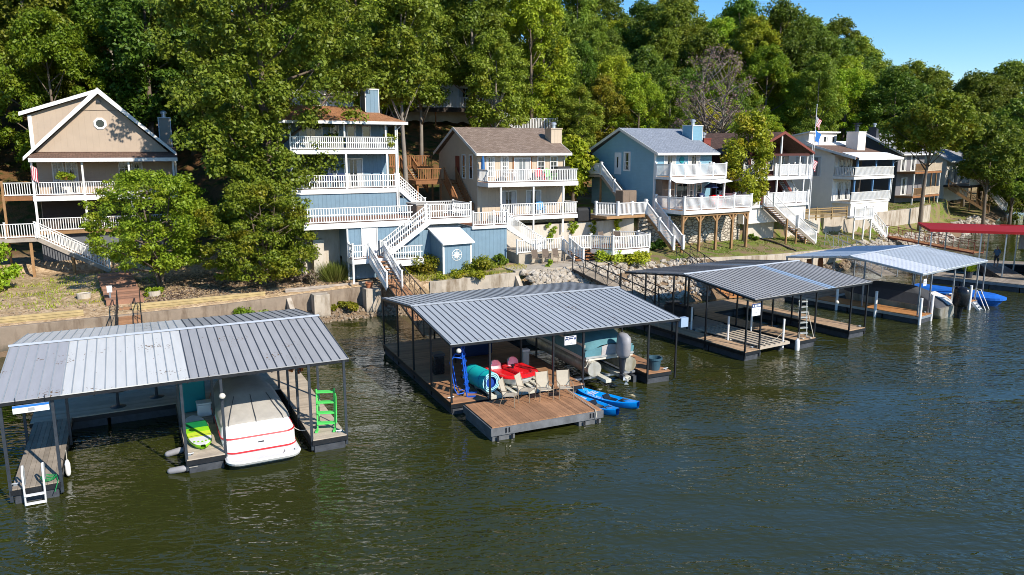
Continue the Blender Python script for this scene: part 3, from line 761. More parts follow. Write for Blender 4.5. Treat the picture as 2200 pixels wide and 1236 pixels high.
T('bare_tree', 'half bare grey tree with dry twigs behind the light blue house', 'tree', (21.5, 81.), 16.5, 5.4, 6.4, 108, 'leaf_dry', 'bark_pale', ncl=110, per=26, size=.13, crad=.95, trunk_r=.3, shape=.5, limbs=88, stems=2, shell=.1)
T('oak_tree', 'spreading green tree with leaning trunk beside the white house', 'tree', (47.6, 87.), 16.0, 5.4, 9.6, 109, 'leaf_olive', 'bark', ncl=150, per=120, size=.19, crad=.95, trunk_r=.27, shape=.6, limbs=20, lean=(1.2, 0))
T('oak_tree', 'green tree hanging over the dark grey house balcony', 'tree', (63., 99.5), 15, 4.4, 6.5, 110, 'leaf_dark', 'bark', ncl=120, per=120, size=.2, crad=.95, trunk_r=.25, limbs=18)
T('oak_tree', 'olive tree in front of the half hidden white house at right', 'tree', (71., 106.), 19, 6.2, 5.4, 111, 'leaf_oak', 'bark', ncl=150, per=120, size=.21, crad=1., trunk_r=.25, limbs=18)
T('oak_tree', 'broad olive tree at the right edge of the shore', 'tree', (78., 112.), 22, 7.6, 2.2, 112, 'leaf_oak', 'bark', ncl=150, per=120, size=.22, crad=1.05, trunk_r=.28, limbs=18)
T('small_tree', 'low bright bush tree at the left edge beside the white deck stairs', 'tree', (-32.6, 45.6), 3.4, 1.9, .3, 113, 'leaf_bright', 'bark', ncl=40, per=150, size=.12, crad=.6, trunk_r=.1, stems=3, limbs=12)
T('small_tree', 'small round tree beside the grey foundation behind the garden steps', 'tree', (-19.5, 53.), 4.4, 2.2, .5, 114, 'leaf_dark', 'bark', ncl=50, per=130, size=.15, crad=.8, trunk_r=.12, stems=3, limbs=12)
def shrub(name, label, cat, x, y, r, h, seed, leaf, n=16, per=110, size=.085, z=None, rad=None):
    rng = np.random.default_rng(seed); z = ground(x, y) if z is None else z
    t = thing(name, label, cat, (x, y, z-.03), 0)
    C = np.stack([rng.uniform(-r, r, n), rng.uniform(-r, r, n)*.7, rng.uniform(.15, 1, n)*h*.8], 1)
    me = quad_mesh('foliage', clumps(C, np.full(n, rad or max(.16, .42*min(r, h*1.4))), per, size, rng, flat=.9), leaf)
    o = bpy.data.objects.new('foliage', me); COL.objects.link(o); o.parent = t
    m = MB()
    for c in C[:8]: m.tube([(0, 0, z-.05), (c[0]*.6, c[1]*.6, z+c[2]*.6), (c[0], c[1], z+c[2])], [.025, .018, .008], 4)
    m.build('stems', 'bark', t); return t
shrub('shrub', 'yellow green clump of plants left of the small blue shed', 'shrub', -6.3, 50.4, 1.15, 1.25, 1, 'leaf_mix', 26)
shrub('shrub', 'yellow green plants right of the small blue shed', 'shrub', -2.4, 51.0, 1.1, .95, 2, 'leaf_mix', 24)
shrub('shrub', 'dark round shrub beside the blue wall and patio chairs', 'shrub', -.75, 52.9, .5, .95, 3, 'leaf_dark', 14)
shrub('shrub', 'weedy green plants along the seawall below the small blue shed', 'shrub', -3.6, 49.4, 1.6, .35, 4, 'leaf_bright', 28, 90, .07, rad=.24)
shrub('shrub', 'long bed of yellow green plants under the octagonal white deck', 'shrub', 8.1, 55.1, 1.8, .8, 5, 'leaf_bright', 34, 110, .1, rad=.45)
shrub('shrub', 'green bush at the foot of the long white stairs', 'shrub', 11.6, 59.5, .65, .9, 6, 'leaf_dark', 14)
shrub('shrub', 'small leafy bush right of the white stair foot', 'shrub', 13.5, 60.6, .5, .8, 7, 'leaf_bright', 10)
shrub('shrub', 'low green weeds on the shore below the seawall near the pale dock', 'shrub', -15.6, 43.4, .9, .7, 8, 'leaf_bright', 14, z=.5)
shrub('shrub', 'weeds on the gravel shore right of the square pier', 'shrub', -10.6, 46.3, .7, .4, 9, 'leaf_yellow', 12, z=.5, rad=.22)
shrub('shrub', 'dark weeds at the base of the short seawall', 'shrub', -3.2, 48.0, .8, .5, 10, 'leaf_dark', 12, z=.4, rad=.25)
shrub('shrub', 'potted green fern beside the brown garden steps', 'shrub', -22.0, 44.9, .4, .55, 12, 'leaf_bright', 8)
shrub('shrub', 'reddish brown low shrub left of the ornamental grass', 'shrub', -13.6, 48.0, .7, .7, 13, 'leaf_dry', 12)
shrub('shrub', 'leafy weed growing through the patio edge', 'shrub', 2.6, 51.9, .18, .7, 14, 'leaf_bright', 5, 40, z=2.3)
shrub('shrub', 'low shrub on the lawn right of the wooden deck posts', 'shrub', 21.7, 66.4, .35, .6, 15, 'leaf_dark', 8)
for k, (fx, hh, dx) in enumerate([(31.9, 1.25, .45), (33.9, .8, .6), (35.7, 1.5, .5), (37.6, 1.1, .3)]):
    zl, s1, zh, _ = [float(v) for v in prof(fx)]; x, y = xy(fx, s1-.3)
    n = 14; rng = np.random.default_rng(60+k); C = np.stack([rng.uniform(-dx, dx, n)*np.linspace(1, .35, n), rng.uniform(-.05, .03, n), -np.linspace(0, hh, n)], 1)
    t = thing('vine', ['thin vine hanging on the pale wall behind the patio fence', 'short vine trailing over the pale wall top', 'long vine hanging nearest the octagonal deck', 'vine hanging at the right end of the pale wall'][k], 'vine', (x, y, zh+.15), 30)
    o = bpy.data.objects.new('foliage', quad_mesh('foliage', clumps(C, np.full(n, .16), 60, .06, rng), 'leaf_bright')); COL.objects.link(o); o.parent = t
def grass_clump(name, label, x, y, r, h, n, seed, z=None):
    rng = np.random.default_rng(seed); z = ground(x, y) if z is None else z
    b = rng.normal(size=(n, 2))*r*.3; a = rng.uniform(0, 6.28, n); le = rng.uniform(.6, 1.1, n)*h
    out = b+np.stack([np.cos(a), np.sin(a)], 1)*(.35*le)[:, None]*rng.uniform(.2, 1.2, (n, 1))+b*.9
    w = np.stack([-np.sin(a), np.cos(a), np.zeros(n)], 1)*.016
    p0 = np.concatenate([b, np.zeros((n, 1))], 1); p1 = np.concatenate([out, le[:, None]*rng.uniform(.75, 1, (n, 1))], 1)
    v = np.stack([p0-w, p0+w, p1+w*.3, p1-w*.3], 1).reshape(-1, 3)
    o = bpy.data.objects.new(name, quad_mesh(name, v, 'grass_blade')); COL.objects.link(o); o.location = (x, y, z); return tag(o, label, 'grass')
grass_clump('ornamental_grass', 'round tuft of ornamental grass on the gravel slope', -11.7, 48.6, .95, 1.25, 1500, 31)
def scatter(name, n, seed, q0, q1, s0, s1, h, material, zfun=None):
    rng = np.random.default_rng(seed); q = rng.uniform(q0, q1, n); s = rng.uniform(s0, s1, n)
    dens = np.sin(q*1.3+s)*np.cos(q*.7-s*1.1); k = dens > -.25; q, s = q[k], s[k]; n = len(q)
    r = shore_r(q)+s; x = QD.x*q+RD.x*r; y = QD.y*q+RD.y*r; z = gz(q, s)
    a = rng.uniform(0, 6.28, n); le = h*rng.uniform(.5, 1.2, n); w = np.stack([-np.sin(a), np.cos(a), np.zeros(n)], 1)*.03
    p0 = np.stack([x, y, z-.02], 1); p1 = p0+np.stack([np.cos(a)*le*.5, np.sin(a)*le*.5, le], 1)
    o = bpy.data.objects.new(name, quad_mesh(name, np.stack([p0-w, p0+w, p1+w*.2, p1-w*.2], 1).reshape(-1, 3), material)); COL.objects.link(o); o['kind'] = 'stuff'
scatter('lawn_grass', 26000, 5, 40, 100, .3, 5.5, .09, 'grass_blade')
scatter('weeds', 5000, 6, -13, 4, 3, 13, .16, 'leaf_bright')
scatter('weeds', 2200, 7, 19, 27, .2, 2.4, .2, 'leaf_yellow')
# fallen leaves on the gravel
rng = np.random.default_rng(9); n = 9000; q = rng.uniform(2, 18, n); s = np.abs(rng.normal(3.5, 2.6, n))+.9
r = shore_r(q)+s; P = np.stack([QD.x*q+RD.x*r, QD.y*q+RD.y*r, gz(q, s)+.03], 1)
o = bpy.data.objects.new('fallen_leaves', quad_mesh('fallen_leaves', leaf_quads(P, np.array([0, 0, 1.])+rng.normal(size=(n, 3))*.35, .07, rng), 'leaf_dry')); COL.objects.link(o); o['kind'] = 'stuff'

# rocks
def rocks(name, n, q0, q1, s0, s1, r0, r1, seed, material):
    rng = np.random.default_rng(seed); V = []; F = []
    base = [(0,0,1),(.89,0,.45),(.28,.85,.45),(-.72,.53,.45),(-.72,-.53,.45),(.28,-.85,.45),(.72,.53,-.45),(-.28,.85,-.45),(-.89,0,-.45),(-.28,-.85,-.45),(.72,-.53,-.45),(0,0,-1)]
    fa = [(0,1,2),(0,2,3),(0,3,4),(0,4,5),(0,5,1),(1,6,2),(2,7,3),(3,8,4),(4,9,5),(5,10,1),(6,7,2),(7,8,3),(8,9,4),(9,10,5),(10,6,1),(6,11,7),(7,11,8),(8,11,9),(9,11,10),(10,11,6)]
    B = np.array(base)
    for i in range(n):
        q, s = rng.uniform(q0, q1), rng.uniform(s0, s1); x, y = xy(q, s); z = float(gz(q, s))
        a, b, c = rng.uniform(r0, r1, 3); v = B*(1+rng.uniform(-.25, .25, (12, 1)))*np.array([a, b, c*.8])
        t = rng.uniform(0, 6.28); v = np.stack([v[:, 0]*math.cos(t)-v[:, 1]*math.sin(t), v[:, 0]*math.sin(t)+v[:, 1]*math.cos(t), v[:, 2]+v[:, 0]*rng.uniform(-.3, .3)], 1)+(x, y, z+c*.25)
        k = len(V); V += v.tolist(); F += [tuple(j+k for j in f) for f in fa]
    me = bpy.data.meshes.new(name); me.from_pydata(V, [], F); me.materials.append(MATS[material]); me.update()
    o = bpy.data.objects.new(name, me); COL.objects.link(o); o['kind'] = 'stuff'
rocks('gravel_stones', 1500, -8, 17, .9, 9, .03, .085, 12, 'rock_brown')
rocks('boulder_bank', 620, 25.6, 31.5, -3.6, -.1, .09, .29, 1, 'rock_pale')
rocks('boulder_bank', 620, 31.5, 41.2, -4.4, -.1, .09, .28, 2, 'rock_pale')
rocks('boulder_bank', 420, 9.6, 17.5, -2.6, -.3, .05, .16, 3, 'rock_brown')
rocks('boulder_bank', 240, 18, 26, -2.2, -.3, .07, .22, 4, 'rock_brown')
rocks('boulder_bank', 520, 65.5, 84, -4.5, .1, .12, .36, 5, 'rock_pale')
rocks('boulder_bank', 420, 84, 112, -4.5, .4, .15, .42, 6, 'rock_pale')
rocks('boulder_bank', 260, 41, 65, -2.2, -.4, .1, .26, 7, 'rock_brown')
# ------------------------------------------------------------------ houses
def local(root, x, y, z=0.):
    """a point in the house's own axes -> world"""
    a = root.rotation_euler.z; c, s = math.cos(a), math.sin(a)
    return (root.location.x+c*x-s*y, root.location.y+s*x+c*y, z)
def deg(root): return math.degrees(root.rotation_euler.z)
def deck_part(root, x0, y0, x1, y1, z, fascia='white_paint', board='deck_redwood', fh=.3, along='x', name='deck'):
    m = MB(); m.use(board); boards(m, x0+.03, y0+.03, x1-.03, y1, z, .035, along)
    m.use(fascia); m.box(x0, y0-.02, z-fh, x1, y0+.03, z-.002); m.box(x0-.02, y0+.03, z-fh, x0+.03, y1, z-.003); m.box(x1-.03, y0+.03, z-fh, x1+.02, y1, z-.003)
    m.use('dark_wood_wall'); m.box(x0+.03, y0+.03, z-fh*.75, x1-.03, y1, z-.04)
    return m.build(name, None, root)
def gable_x(root, x0, x1, yf, yb, ze, zr, material, over=.35, fascia='white_paint', th=.12, rake='white_paint', name='roof'):
    """gable roof with its ridge along the facade; yf / yb = eave lines"""
    ym = (yf+yb)/2; m = MB()
    m.slab([(x0-over, yf, ze), (x1+over, yf, ze), (x1+over, ym, zr), (x0-over, ym, zr)], th)
    m.slab([(x0-over, ym, zr), (x1+over, ym, zr), (x1+over, yb, ze), (x0-over, yb, ze)], th)
    r = m.build(name, material, root)
    m = MB(); m.box(x0-over, yf-.09, ze-.2, x1+over, yf-.005, ze-.01); m.build('gutter', fascia, r)
    for x in (x0-over-.03, x1+over+.002):
        MB().prism([(yf, ze-.22), (yf, ze+.015), (ym, zr+.015), (yb, ze+.015), (yb, ze-.22), (ym, zr-.22)], 'x', x, x+.028).build('rake_board', rake, r)
    return r
def body_gable(root, x0, x1, y0, y1, zb, ze, zr, material, name='wall'):
    ym = (y0+y1)/2
    return MB().prism([(y0, zb), (y1, zb), (y1, ze), (ym, zr), (y0, ze)], 'x', x0, x1).build(name, material, root, fix=True)
def corner_trim(root, x, y, z0, z1, w=.1, material='white_paint'):
    return MB().box(x-.02, y-.02, z0, x+w, y+w, z1).build('corner_trim', material, root)
def chimney_part(root, x0, y0, x1, y1, z0, z1, material, cap='white_paint', pipe='galvanised', trim=None):
    c = MB().box(x0, y0, z0, x1, y1, z1).build('chimney', material, root)
    MB().box(x0-.05, y0-.05, z1, x1+.05, y1+.05, z1+.07).build('chimney_cap', cap, c)
    if pipe:
        cx, cy = (x0+x1)/2, (y0+y1)/2
        MB().lathe([(.17, z1+.06), (.17, z1+.34), (.25, z1+.36), (.25, z1+.5), (.08, z1+.6)], (cx, cy), 14).build('flue', pipe, c, smooth=False)
    if trim:
        for x in (x0, x1):
            for y in (y0, y1): MB().box(x-.03, y-.03, z0, x+.03, y+.03, z1-.001).build('chimney_trim', trim, c)
    return c
def slider(root, x0, x1, z0, z1, y, fr='white_paint', gl='glass', curtain=True, name='sliding_door'):
    w = window_part(root, 'f', x0, x1, z0, z1, y, fr, gl, .09, (1, 0), curtain, name); return w
def downspout(root, pts, material='white_paint'):
    return MB().tube(pts, .045, 6).build('downspout', material, root)

def disc_part(root, x, y, z, r, t, n, material, name):
    return MB().prism([(x+r*math.cos(2*math.pi*(k+.5)/n), z+r*math.sin(2*math.pi*(k+.5)/n)) for k in range(n)], 'y', y-t, y).build(name, material, root, fix=True)

# --- 1: tan house with a big front gable
H = H1 = thing('gabled_house', 'tan house with big white trimmed front gable and octagonal window', 'house', (-33.2, 52, 1.7), 26)
MB().box(.1, .35, 1.7, 9.0, 8.5, 4.6).build('foundation', 'foundation_gray', H)
MB().box(.15, 2., 4.6, 8.95, 8.5, 10.2).build('wall', 'tan_siding', H, label='tan wall recessed behind the porch')
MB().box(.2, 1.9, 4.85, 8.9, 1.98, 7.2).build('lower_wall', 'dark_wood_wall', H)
MB().prism([(.25, 10.3), (8.75, 10.3), (4.5, 14.35)], 'y', .95, 8.4).build('gable_wall', 'tan_siding', H, fix=True)
MB().prism([(.05, 10.2), (3.6, 10.2), (3.9, 14.3), (.05, 12.85)], 'y', 1.5, 8.).build('dormer_wall', 'tan_siding', H, fix=True)
MB().box(4.0-.98, .93, 13.2, 5.95, .95, 13.225).build('gable_seam', 'dark_wood_wall', H)
def roofplane(root, name, pts, th, material): return MB().slab(pts, th).build(name, material, root, fix=True)
r = roofplane(H, 'roof', [(4.5, .45, 14.72), (4.5, 8.8, 14.72), (9.35, 8.8, 10.12), (9.35, .45, 10.12)], .14, 'shingle_dark')
r2 = roofplane(H, 'roof', [(-.4, .45, 9.9), (-.4, 8.8, 9.9), (4.5, 8.8, 14.72), (4.5, .45, 14.72)], .14, 'shingle_dark')
m = MB()
for a, b, r in (((-.45, 9.82), (4.5, 14.7), r2), ((9.3, 10.12), (4.5, 14.7), r)):
    m = MB(); m.prism([(a[0], a[1]-.12), (a[0]+(.02 if a[0] < 4 else -.02), a[1]+.14), (b[0], b[1]+.08), (b[0], b[1]-.34)], 'y', .38, .448); m.build('rake_board', 'white_paint', r)
d = roofplane(H, 'dormer_roof', [(-.45, 1.15, 12.98), (4.35, 1.15, 14.66), (4.35, 8.2, 14.66), (-.45, 8.2, 12.98)], .1, 'shingle_dark')
MB().prism([(-.47, 12.76), (-.47, 13.02), (4.3, 14.68), (4.3, 14.42)], 'y', 1.09, 1.148).build('dormer_fascia', 'white_paint', d)
MB().box(.0, 1.42, 10.2, .24, 1.6, 12.82).build('corner_trim', 'white_paint', H)
p = roofplane(H, 'porch_roof', [(-.05, -.3, 9.86), (9.3, -.3, 9.86), (9.3, 2.1, 10.62), (-.05, 2.1, 10.62)], .1, 'shingle_umber')
MB().box(-.05, -.36, 9.62, 9.3, -.3, 9.88).build('fascia', 'white_paint', p)
o = disc_part(H, 4.45, .95, 12.3, .44, .06, 8, 'white_paint', 'octagon_window'); disc_part(o, 4.45, .885, 12.3, .28, .01, 8, 'glass', 'pane')
MB().box(4.35, .8, 13.75, 4.6, .93, 13.9).build('floodlight', 'plastic_dark', H)
for x in (1.0, 5.25):
    window_part(H, 'f', x+.15, x+.75, 7.4, 9.5, 2., 'white_paint', name='door', bars=(1, 4)); window_part(H, 'f', x+1.0, x+1.6, 7.4, 9.5, 2., 'white_paint', name='door', bars=(1, 4))
deck_part(H, -.05, -.05, 9.1, 2., 7.28, fh=.36); deck_part(H, .05, -.0, 9.05, 2., 4.8, 'treated_wood', 'deck_brown', fh=.22)
for x in (.06, 3.1, 6.05, 8.98): post_part(H, x, .02, 4.8, 6.92, .14); post_part(H, x, .02, 8.2, 9.64, .13); post_part(H, x, .02, 7.28, 8.2, .16)
post_part(H, 9.2, 1.2, 4.8, 9.8, .12)
rail_part(H, [(.06, .02, 7.28), (3.1, .02, 7.28), (6.05, .02, 7.28), (8.98, .02, 7.28)], .92, posts=False); rail_part(H, [(.06, .02, 4.8), (3.1, .02, 4.8), (6.05, .02, 4.8), (8.98, .02, 4.8)], .9, posts=False)
# side wing and front landing with stairs
deck_part(H, -1.9, .1, -.08, 2.5, 7.28, 'cedar', 'deck_brown', .3); rail_part(H, [(-1.8, .12, 7.28), (-.05, .02, 7.28)], .92, posts=False); post_part(H, -1.8, .12, 1.9, 8.35, .14, 'treated_wood')
deck_part(H, -4.6, -2.3, .15, -.06, 4.62, 'gray_timber', 'deck_brown', .26); rail_part(H, [(-4.5, -2.25, 4.62), (-1.6, -2.25, 4.62), (.1, -2.25, 4.62)], .95)
stair_part(H, (.2, -1.8, 4.62), (4.3, -1.8, 2.1), 1.05, 'deck_brown', 'gray_timber', 'white_paint', True)
for x, z in ((-.25, 4.4), (-3.6, 4.4)): post_part(H, x, -2.1, 1.5, z, .17, 'treated_wood')
for x, z in ((2.1, 3.3), (3.85, 2.3)): post_part(H, x, -2.2, 1.5, z, .14, 'treated_wood'); post_part(H, x, -1.4, 1.5, z, .14, 'treated_wood')
ch = chimney_part(H, 8.35, 5.2, 9.2, 6.1, 4.7, 12.9, 'tan_siding', 'white_paint', 'galvanised', 'white_paint')
f = thing('hanging_fern', 'bushy green fern basket hanging under the tan house porch', 'plant', local(H1, 1.95, .35, 8.35))
rng = np.random.default_rng(77); me = quad_mesh('foliage', clumps(np.stack([rng.normal(0, .2, 26), rng.normal(0, .2, 26), rng.uniform(.1, .45, 26)], 1), np.full(26, .22), 60, .06, rng), 'leaf_bright')
o = bpy.data.objects.new('foliage', me); COL.objects.link(o); o.parent = f
MB().lathe([(.12, 8.35), (.24, 8.6)], (0, 0), 12).build('basket', 'terracotta', f); MB().tube([(0, 0, 8.6), (0, 0, 9.6)], .012, 5).build('hanger', 'black_steel', f)

# --- 2: blue house in three tiers
H = H2 = thing('tiered_house', 'blue three storey house with stacked white railed decks', 'house', (-13.3, 52.7, 2.), 27)
MB().box(-2.2, 1.8, 5.0, 5.45, 9.5, 12.35).build('wall', 'blue_siding', H)
MB().box(-2.3, .06, 5.6, 5.42, 1.75, 7.4).build('base_wall', 'blue_siding', H)
MB().box(5.42, .08, 4.6, 6.5, 1.5, 6.9).build('stair_wall', 'blue_siding', H)
m = MB(); ze, zr = 12.42, 13.75
m.slab([(-2.9, -.45, ze), (6.15, -.45, ze), (3.4, 3.4, zr), (-2.9, 3.4, zr)], .1); m.slab([(6.15, -.45, ze), (6.15, 9.6, ze), (3.4, 6.5, zr), (3.4, 3.4, zr)], .1)
m.slab([(-2.9, 3.4, zr), (3.4, 3.4, zr), (3.4, 6.5, zr), (-2.9, 6.5, zr)], .1); m.slab([(-2.9, 6.5, zr), (3.4, 6.5, zr), (6.15, 9.6, ze), (-2.9, 9.6, ze)], .1)
r = m.build('roof', 'shingle_orange', H)
m = MB(); m.box(-2.9, -.53, ze-.2, 6.23, -.45, ze+.0); m.box(6.15, -.45, ze-.2, 6.23, 9.6, ze+.0); m.build('gutter', 'white_paint', r)
c = MB().box(-2.2, 3.0, 13.3, 3.25, 6.2, 14.4).build('clerestory', 'blue_siding', H)
MB().box(-2.45, 2.75, 14.36, 3.55, 6.4, 14.66).build('clerestory_fascia', 'white_paint', c)
for x0 in (-1.9, -.2, 1.55): window_part(H, 'f', x0, x0+1.4, 13.62, 14.22, 3.0, 'white_paint')
chimney_part(H, 3.75, 1.6, 4.75, 2.9, 12.6, 14.75, 'blue_siding', 'white_paint', None, 'white_paint')
deck_part(H, -2.1, -.02, 5.5, 1.8, 10.45, fh=.3, board='deck_redwood'); deck_part(H, -2.2, -.02, 5.6, 1.8, 7.72, fh=.34)
rail_part(H, [(-2.0, .03, 10.45), (1.7, .03, 10.45), (5.42, .03, 10.45), (5.42, 1.75, 10.45)], .88, pitch=.14, bal=.07, mid=True, posts=False)
rail_part(H, [(-2.1, .03, 7.72), (1.7, .03, 7.72), (4.4, .03, 7.72)], .95, pitch=.17, bal=.06, mid=True)
rail_part(H, [(4.4, .03, 7.72), (5.5, .03, 7.72)], .95, pitch=.17, bal=.06, mid=True, posts=False)
for x in (1.75, 4.75): post_part(H, x, .03, 7.72, 10.15, .13); post_part(H, x-.05, .03, 11.3, 12.25, .11)
post_part(H, 5.45, .03, 5.7, 12.3, .12); post_part(H, -2.05, .03, 5.7, 12.3, .12)
slider(H, -.9, .35, 7.78, 9.75, 1.8); slider(H, 2.1, 3.35, 7.78, 9.75, 1.8); slider(H, -1.0, .5, 10.5, 12.1, 1.8)
for x in (1.2, 2.4, 3.55): window_part(H, 'f', x, x+.5, 10.75, 12.1, 1.8, bars=(0, 1))
o = disc_part(H, 1.2, 1.79, 8.85, .37, .04, 20, 'white_vinyl', 'round_ornament'); disc_part(o, 1.2, 1.745, 8.85, .28, .01, 20, 'glass_pale', 'ornament_center')
downspout(H, [(5.95, -.4, 12.3), (5.55, -.05, 11.9), (5.55, -.05, 6.2)])
stair_part(H, (5.6, .45, 7.72), (7.6, .45, 5.9), .9, 'deck_redwood', 'white_paint', 'white_paint', True, mid=True)
# lower deck over the storerooms
L = -4.75
MB().box(.35, L, 3.35, 4.5, -.1, 5.42).build('storeroom', 'blue_siding', H); MB().box(4.5, L+.05, 2.2, 12.1, -.15, 5.0).build('storeroom', 'blue_siding', H)
MB().box(.35, L-.02, 2.0, 4.4, L+1.5, 3.35).build('storeroom', 'blue_siding', H, label='low blue wall under the landing')
MB().box(-2.6, L+2.0, 2.0, .35, 0, 5.4).build('recess_wall', 'concrete_pale', H)
MB().box(-1.6, L+1.2, 2.0, -.9, L+2.0, 4.6).build('recess_pier', 'concrete_pale', H)
deck_part(H, -2.4, L-.12, 9.25, .0, 5.76, fh=.36, along='y')
deck_part(H, 9.3, L-.1, 12.15, -1.5, 5.12, fh=.22, along='y')
rail_part(H, [(-2.3, L-.06, 5.76), (4.9, L-.06, 5.76)], .98, pitch=.17, bal=.06, mid=True, posts=False); rail_part(H, [(5.9, L-.06, 5.76), (9.2, L-.06, 5.76)], .98, pitch=.17, bal=.06, mid=True)
rail_part(H, [(9.2, L-.06, 5.76), (9.2, -1.7, 5.76)], .98, pitch=.17, bal=.06, mid=True, posts=False)
rail_part(H, [(9.4, L-.05, 5.12), (11.0, L-.05, 5.12), (12.1, L-.05, 5.12)], .95, pitch=.15, bal=.055)
rail_part(H, [(6.5, -1.2, 5.76), (9.2, -1.6, 5.76)], .95, pitch=.16)
MB().box(-.1+1.5, L-.045, 3.5, 2.32, L-.0, 5.5).build('door', 'door_white', H)
post_part(H, .38, L-.02, 2.0, 5.4, .1); post_part(H, 1.34, L-.04, 3.45, 5.4, .07); post_part(H, 2.38, L-.04, 3.45, 5.4, .07)
# landing, flight up to the deck, flight down to the shore
deck_part(H, .3, L-1.35, 2.55, L-.05, 3.48, fh=.3, along='y'); deck_part(H, 2.6, L-1.0, 5.3, L-.05, 3.2, fh=.4)
rail_part(H, [(.36, L-.3, 3.48), (.36, L-1.3, 3.48), (1.3, L-1.3, 3.48)], .92, mid=True, pitch=.17, bal=.055)
rail_part(H, [(2.65, L-1.0, 3.2), (5.2, L-1.0, 3.2)], .92, mid=True, pitch=.17, bal=.055, posts=False)
stair_part(H, (5.75, L-.6, 5.76), (2.55, L-.6, 3.5), .85, 'deck_redwood', 'white_paint', 'white_paint', True, mid=True)
stair_part(H, (1.95, L-1.35, 3.48), (2.3, L-3.75, 1.95), 1.05, 'deck_brown', 'white_paint', 'white_paint', True, mid=True)
for x in (.36, 2.5): post_part(H, x, L-1.28, 1.9, 3.3, .12)
# hot tub on the lower deck
t = thing('hot_tub', 'square hot tub with grey cover on the blue house deck', 'hot tub', local(H2, 6.9, -1.9, 5.77), 27)
MB().box(-1.05, -1.05, 5.77, 1.05, 1.05, 6.55).build('tub_shell', 'shed_brown', t, bevel=.08); MB().box(-1.1, -1.1, 6.56, 1.1, 1.1, 6.68).build('cover', 'canvas_gray', t, bevel=.04)
t = thing('shed', 'small blue shed with white roof and white compass emblem', 'shed', (-4.65, 49.75, 1.9), 33)
MB().prism([(0, 1.9), (3.0, 1.9), (3.0, 5.45), (0, 4.3)], 'x', 0, 2.2).build('wall', 'blue_siding', t, fix=True)
MB().slab([(-.12, -.25, 4.26), (2.35, -.25, 4.26), (2.35, 3.2, 5.6), (-.12, 3.2, 5.6)], .1).build('roof', 'white_roof', t)
m = MB(); m.box(-.03, -.03, 1.95, .1, .1, 4.25); m.box(2.1, -.03, 1.95, 2.23, .1, 4.25); m.build('corner_trim', 'white_paint', t)
e = MB(); cx, cz, y = 1.05, 3.4, -.012
def star(m, n, r0, r1, a0, y0, y1):
    pts = []
    for k in range(2*n):
        a = a0+math.pi*k/n; q = r1 if k % 2 == 0 else r0; pts.append((cx+math.sin(a)*q, cz+math.cos(a)*q))
    for k in range(2*n): m.prism([(cx, cz), pts[k], pts[(k+1) % (2*n)]], 'y', y0, y1)
for k in range(24):
    a0, a1 = 2*math.pi*k/24, 2*math.pi*(k+1)/24
    for r0, r1 in ((.36, .395),): e.prism([(cx+math.sin(a0)*r0, cz+math.cos(a0)*r0), (cx+math.sin(a0)*r1, cz+math.cos(a0)*r1), (cx+math.sin(a1)*r1, cz+math.cos(a1)*r1), (cx+math.sin(a1)*r0, cz+math.cos(a1)*r0)], 'y', -.025, -.003)
for k in range(12):
    a0, a1 = 2*math.pi*k/12, 2*math.pi*(k+1)/12; r0, r1 = .19, .215
    e.prism([(cx+math.sin(a0)*r0, cz+math.cos(a0)*r0), (cx+math.sin(a0)*r1, cz+math.cos(a0)*r1), (cx+math.sin(a1)*r1, cz+math.cos(a1)*r1), (cx+math.sin(a1)*r0, cz+math.cos(a1)*r0)], 'y', -.022, -.003)
star(e, 4, .085, .43, 0, -.034, -.004); star(e, 4, .07, .33, math.pi/4, -.03, -.005); e.build('compass_emblem', 'white_paint', t)
# white flight from the side deck down to the terrace
t = thing('staircase', 'white railed stairs between the blue wall and the patio terrace', 'stairs', local(H2, 12.2, L+.6, 3.05), 24)
stair_part(t, (0, 0, 5.1), (2.9, -.5, 3.06), .95, 'deck_redwood', 'white_paint', 'white_paint', True, name='flight')
t = thing('deck_fence', 'white picket fence along the terrace edge above the brown chairs', 'fence', (*xy(26.9, 2.75), 3.06), 30)
rail_part(t, [(0, 0, 3.06), (1.6, 0, 3.06), (3.9, 0, 3.06)], .95, name='picket_panel'); rail_part(t, [(3.95, 0, 3.06), (4.25, -1.05, 2.36)], .9, name='picket_panel')
t = thing('garden_steps', 'four reddish brown steps from the patio up to the terrace', 'steps', (*xy(31.15, 1.6), 2.34), 27)
m = MB()
for i in range(4): m.box(0, i*.3, 2.34+.18*i+.09, 2.2, i*.3+.34, 2.34+.18*i+.15); m.box(0, i*.3+.3, 2.34+.18*i, 2.2, i*.3+.33, 2.34+.18*i+.1)
m.build('treads', 'cedar', t)

for k, (x, lab) in enumerate(((.75, 'navy deck chair left of the round ornament on the blue house'), (1.65, 'navy deck chair right of the round ornament on the blue house'))):
    t = thing('deck_chair', lab, 'chair', local(H2, x, .9, 7.73), 27, 'navy deck chairs'); z = 7.73
    MB().box(-.28, -.3, z+.38, .28, .25, z+.46).build('seat', 'navy_fabric', t); MB().prism([(.2, z+.44), (.34, z+1.05), (.4, z+1.03), (.27, z+.42)], 'x', -.28, .28).build('backrest', 'navy_fabric', t)
    for a in (-.26, .26):
        for b in (-.26, .22): MB().box(a-.02, b-.02, z, a+.02, b+.02, z+.4).build('leg', 'plastic_dark', t)
t = thing('hanging_fern', 'spiky green fern hanging at the right corner of the blue house top deck', 'plant', local(H2, 4.9, .3, 10.9)); rng = np.random.default_rng(78)
o = bpy.data.objects.new('foliage', quad_mesh('foliage', clumps(np.stack([rng.normal(0, .22, 26), rng.normal(0, .22, 26), rng.uniform(-.1, .6, 26)], 1), np.full(26, .24), 60, .07, rng), 'leaf_bright')); COL.objects.link(o); o.parent = t
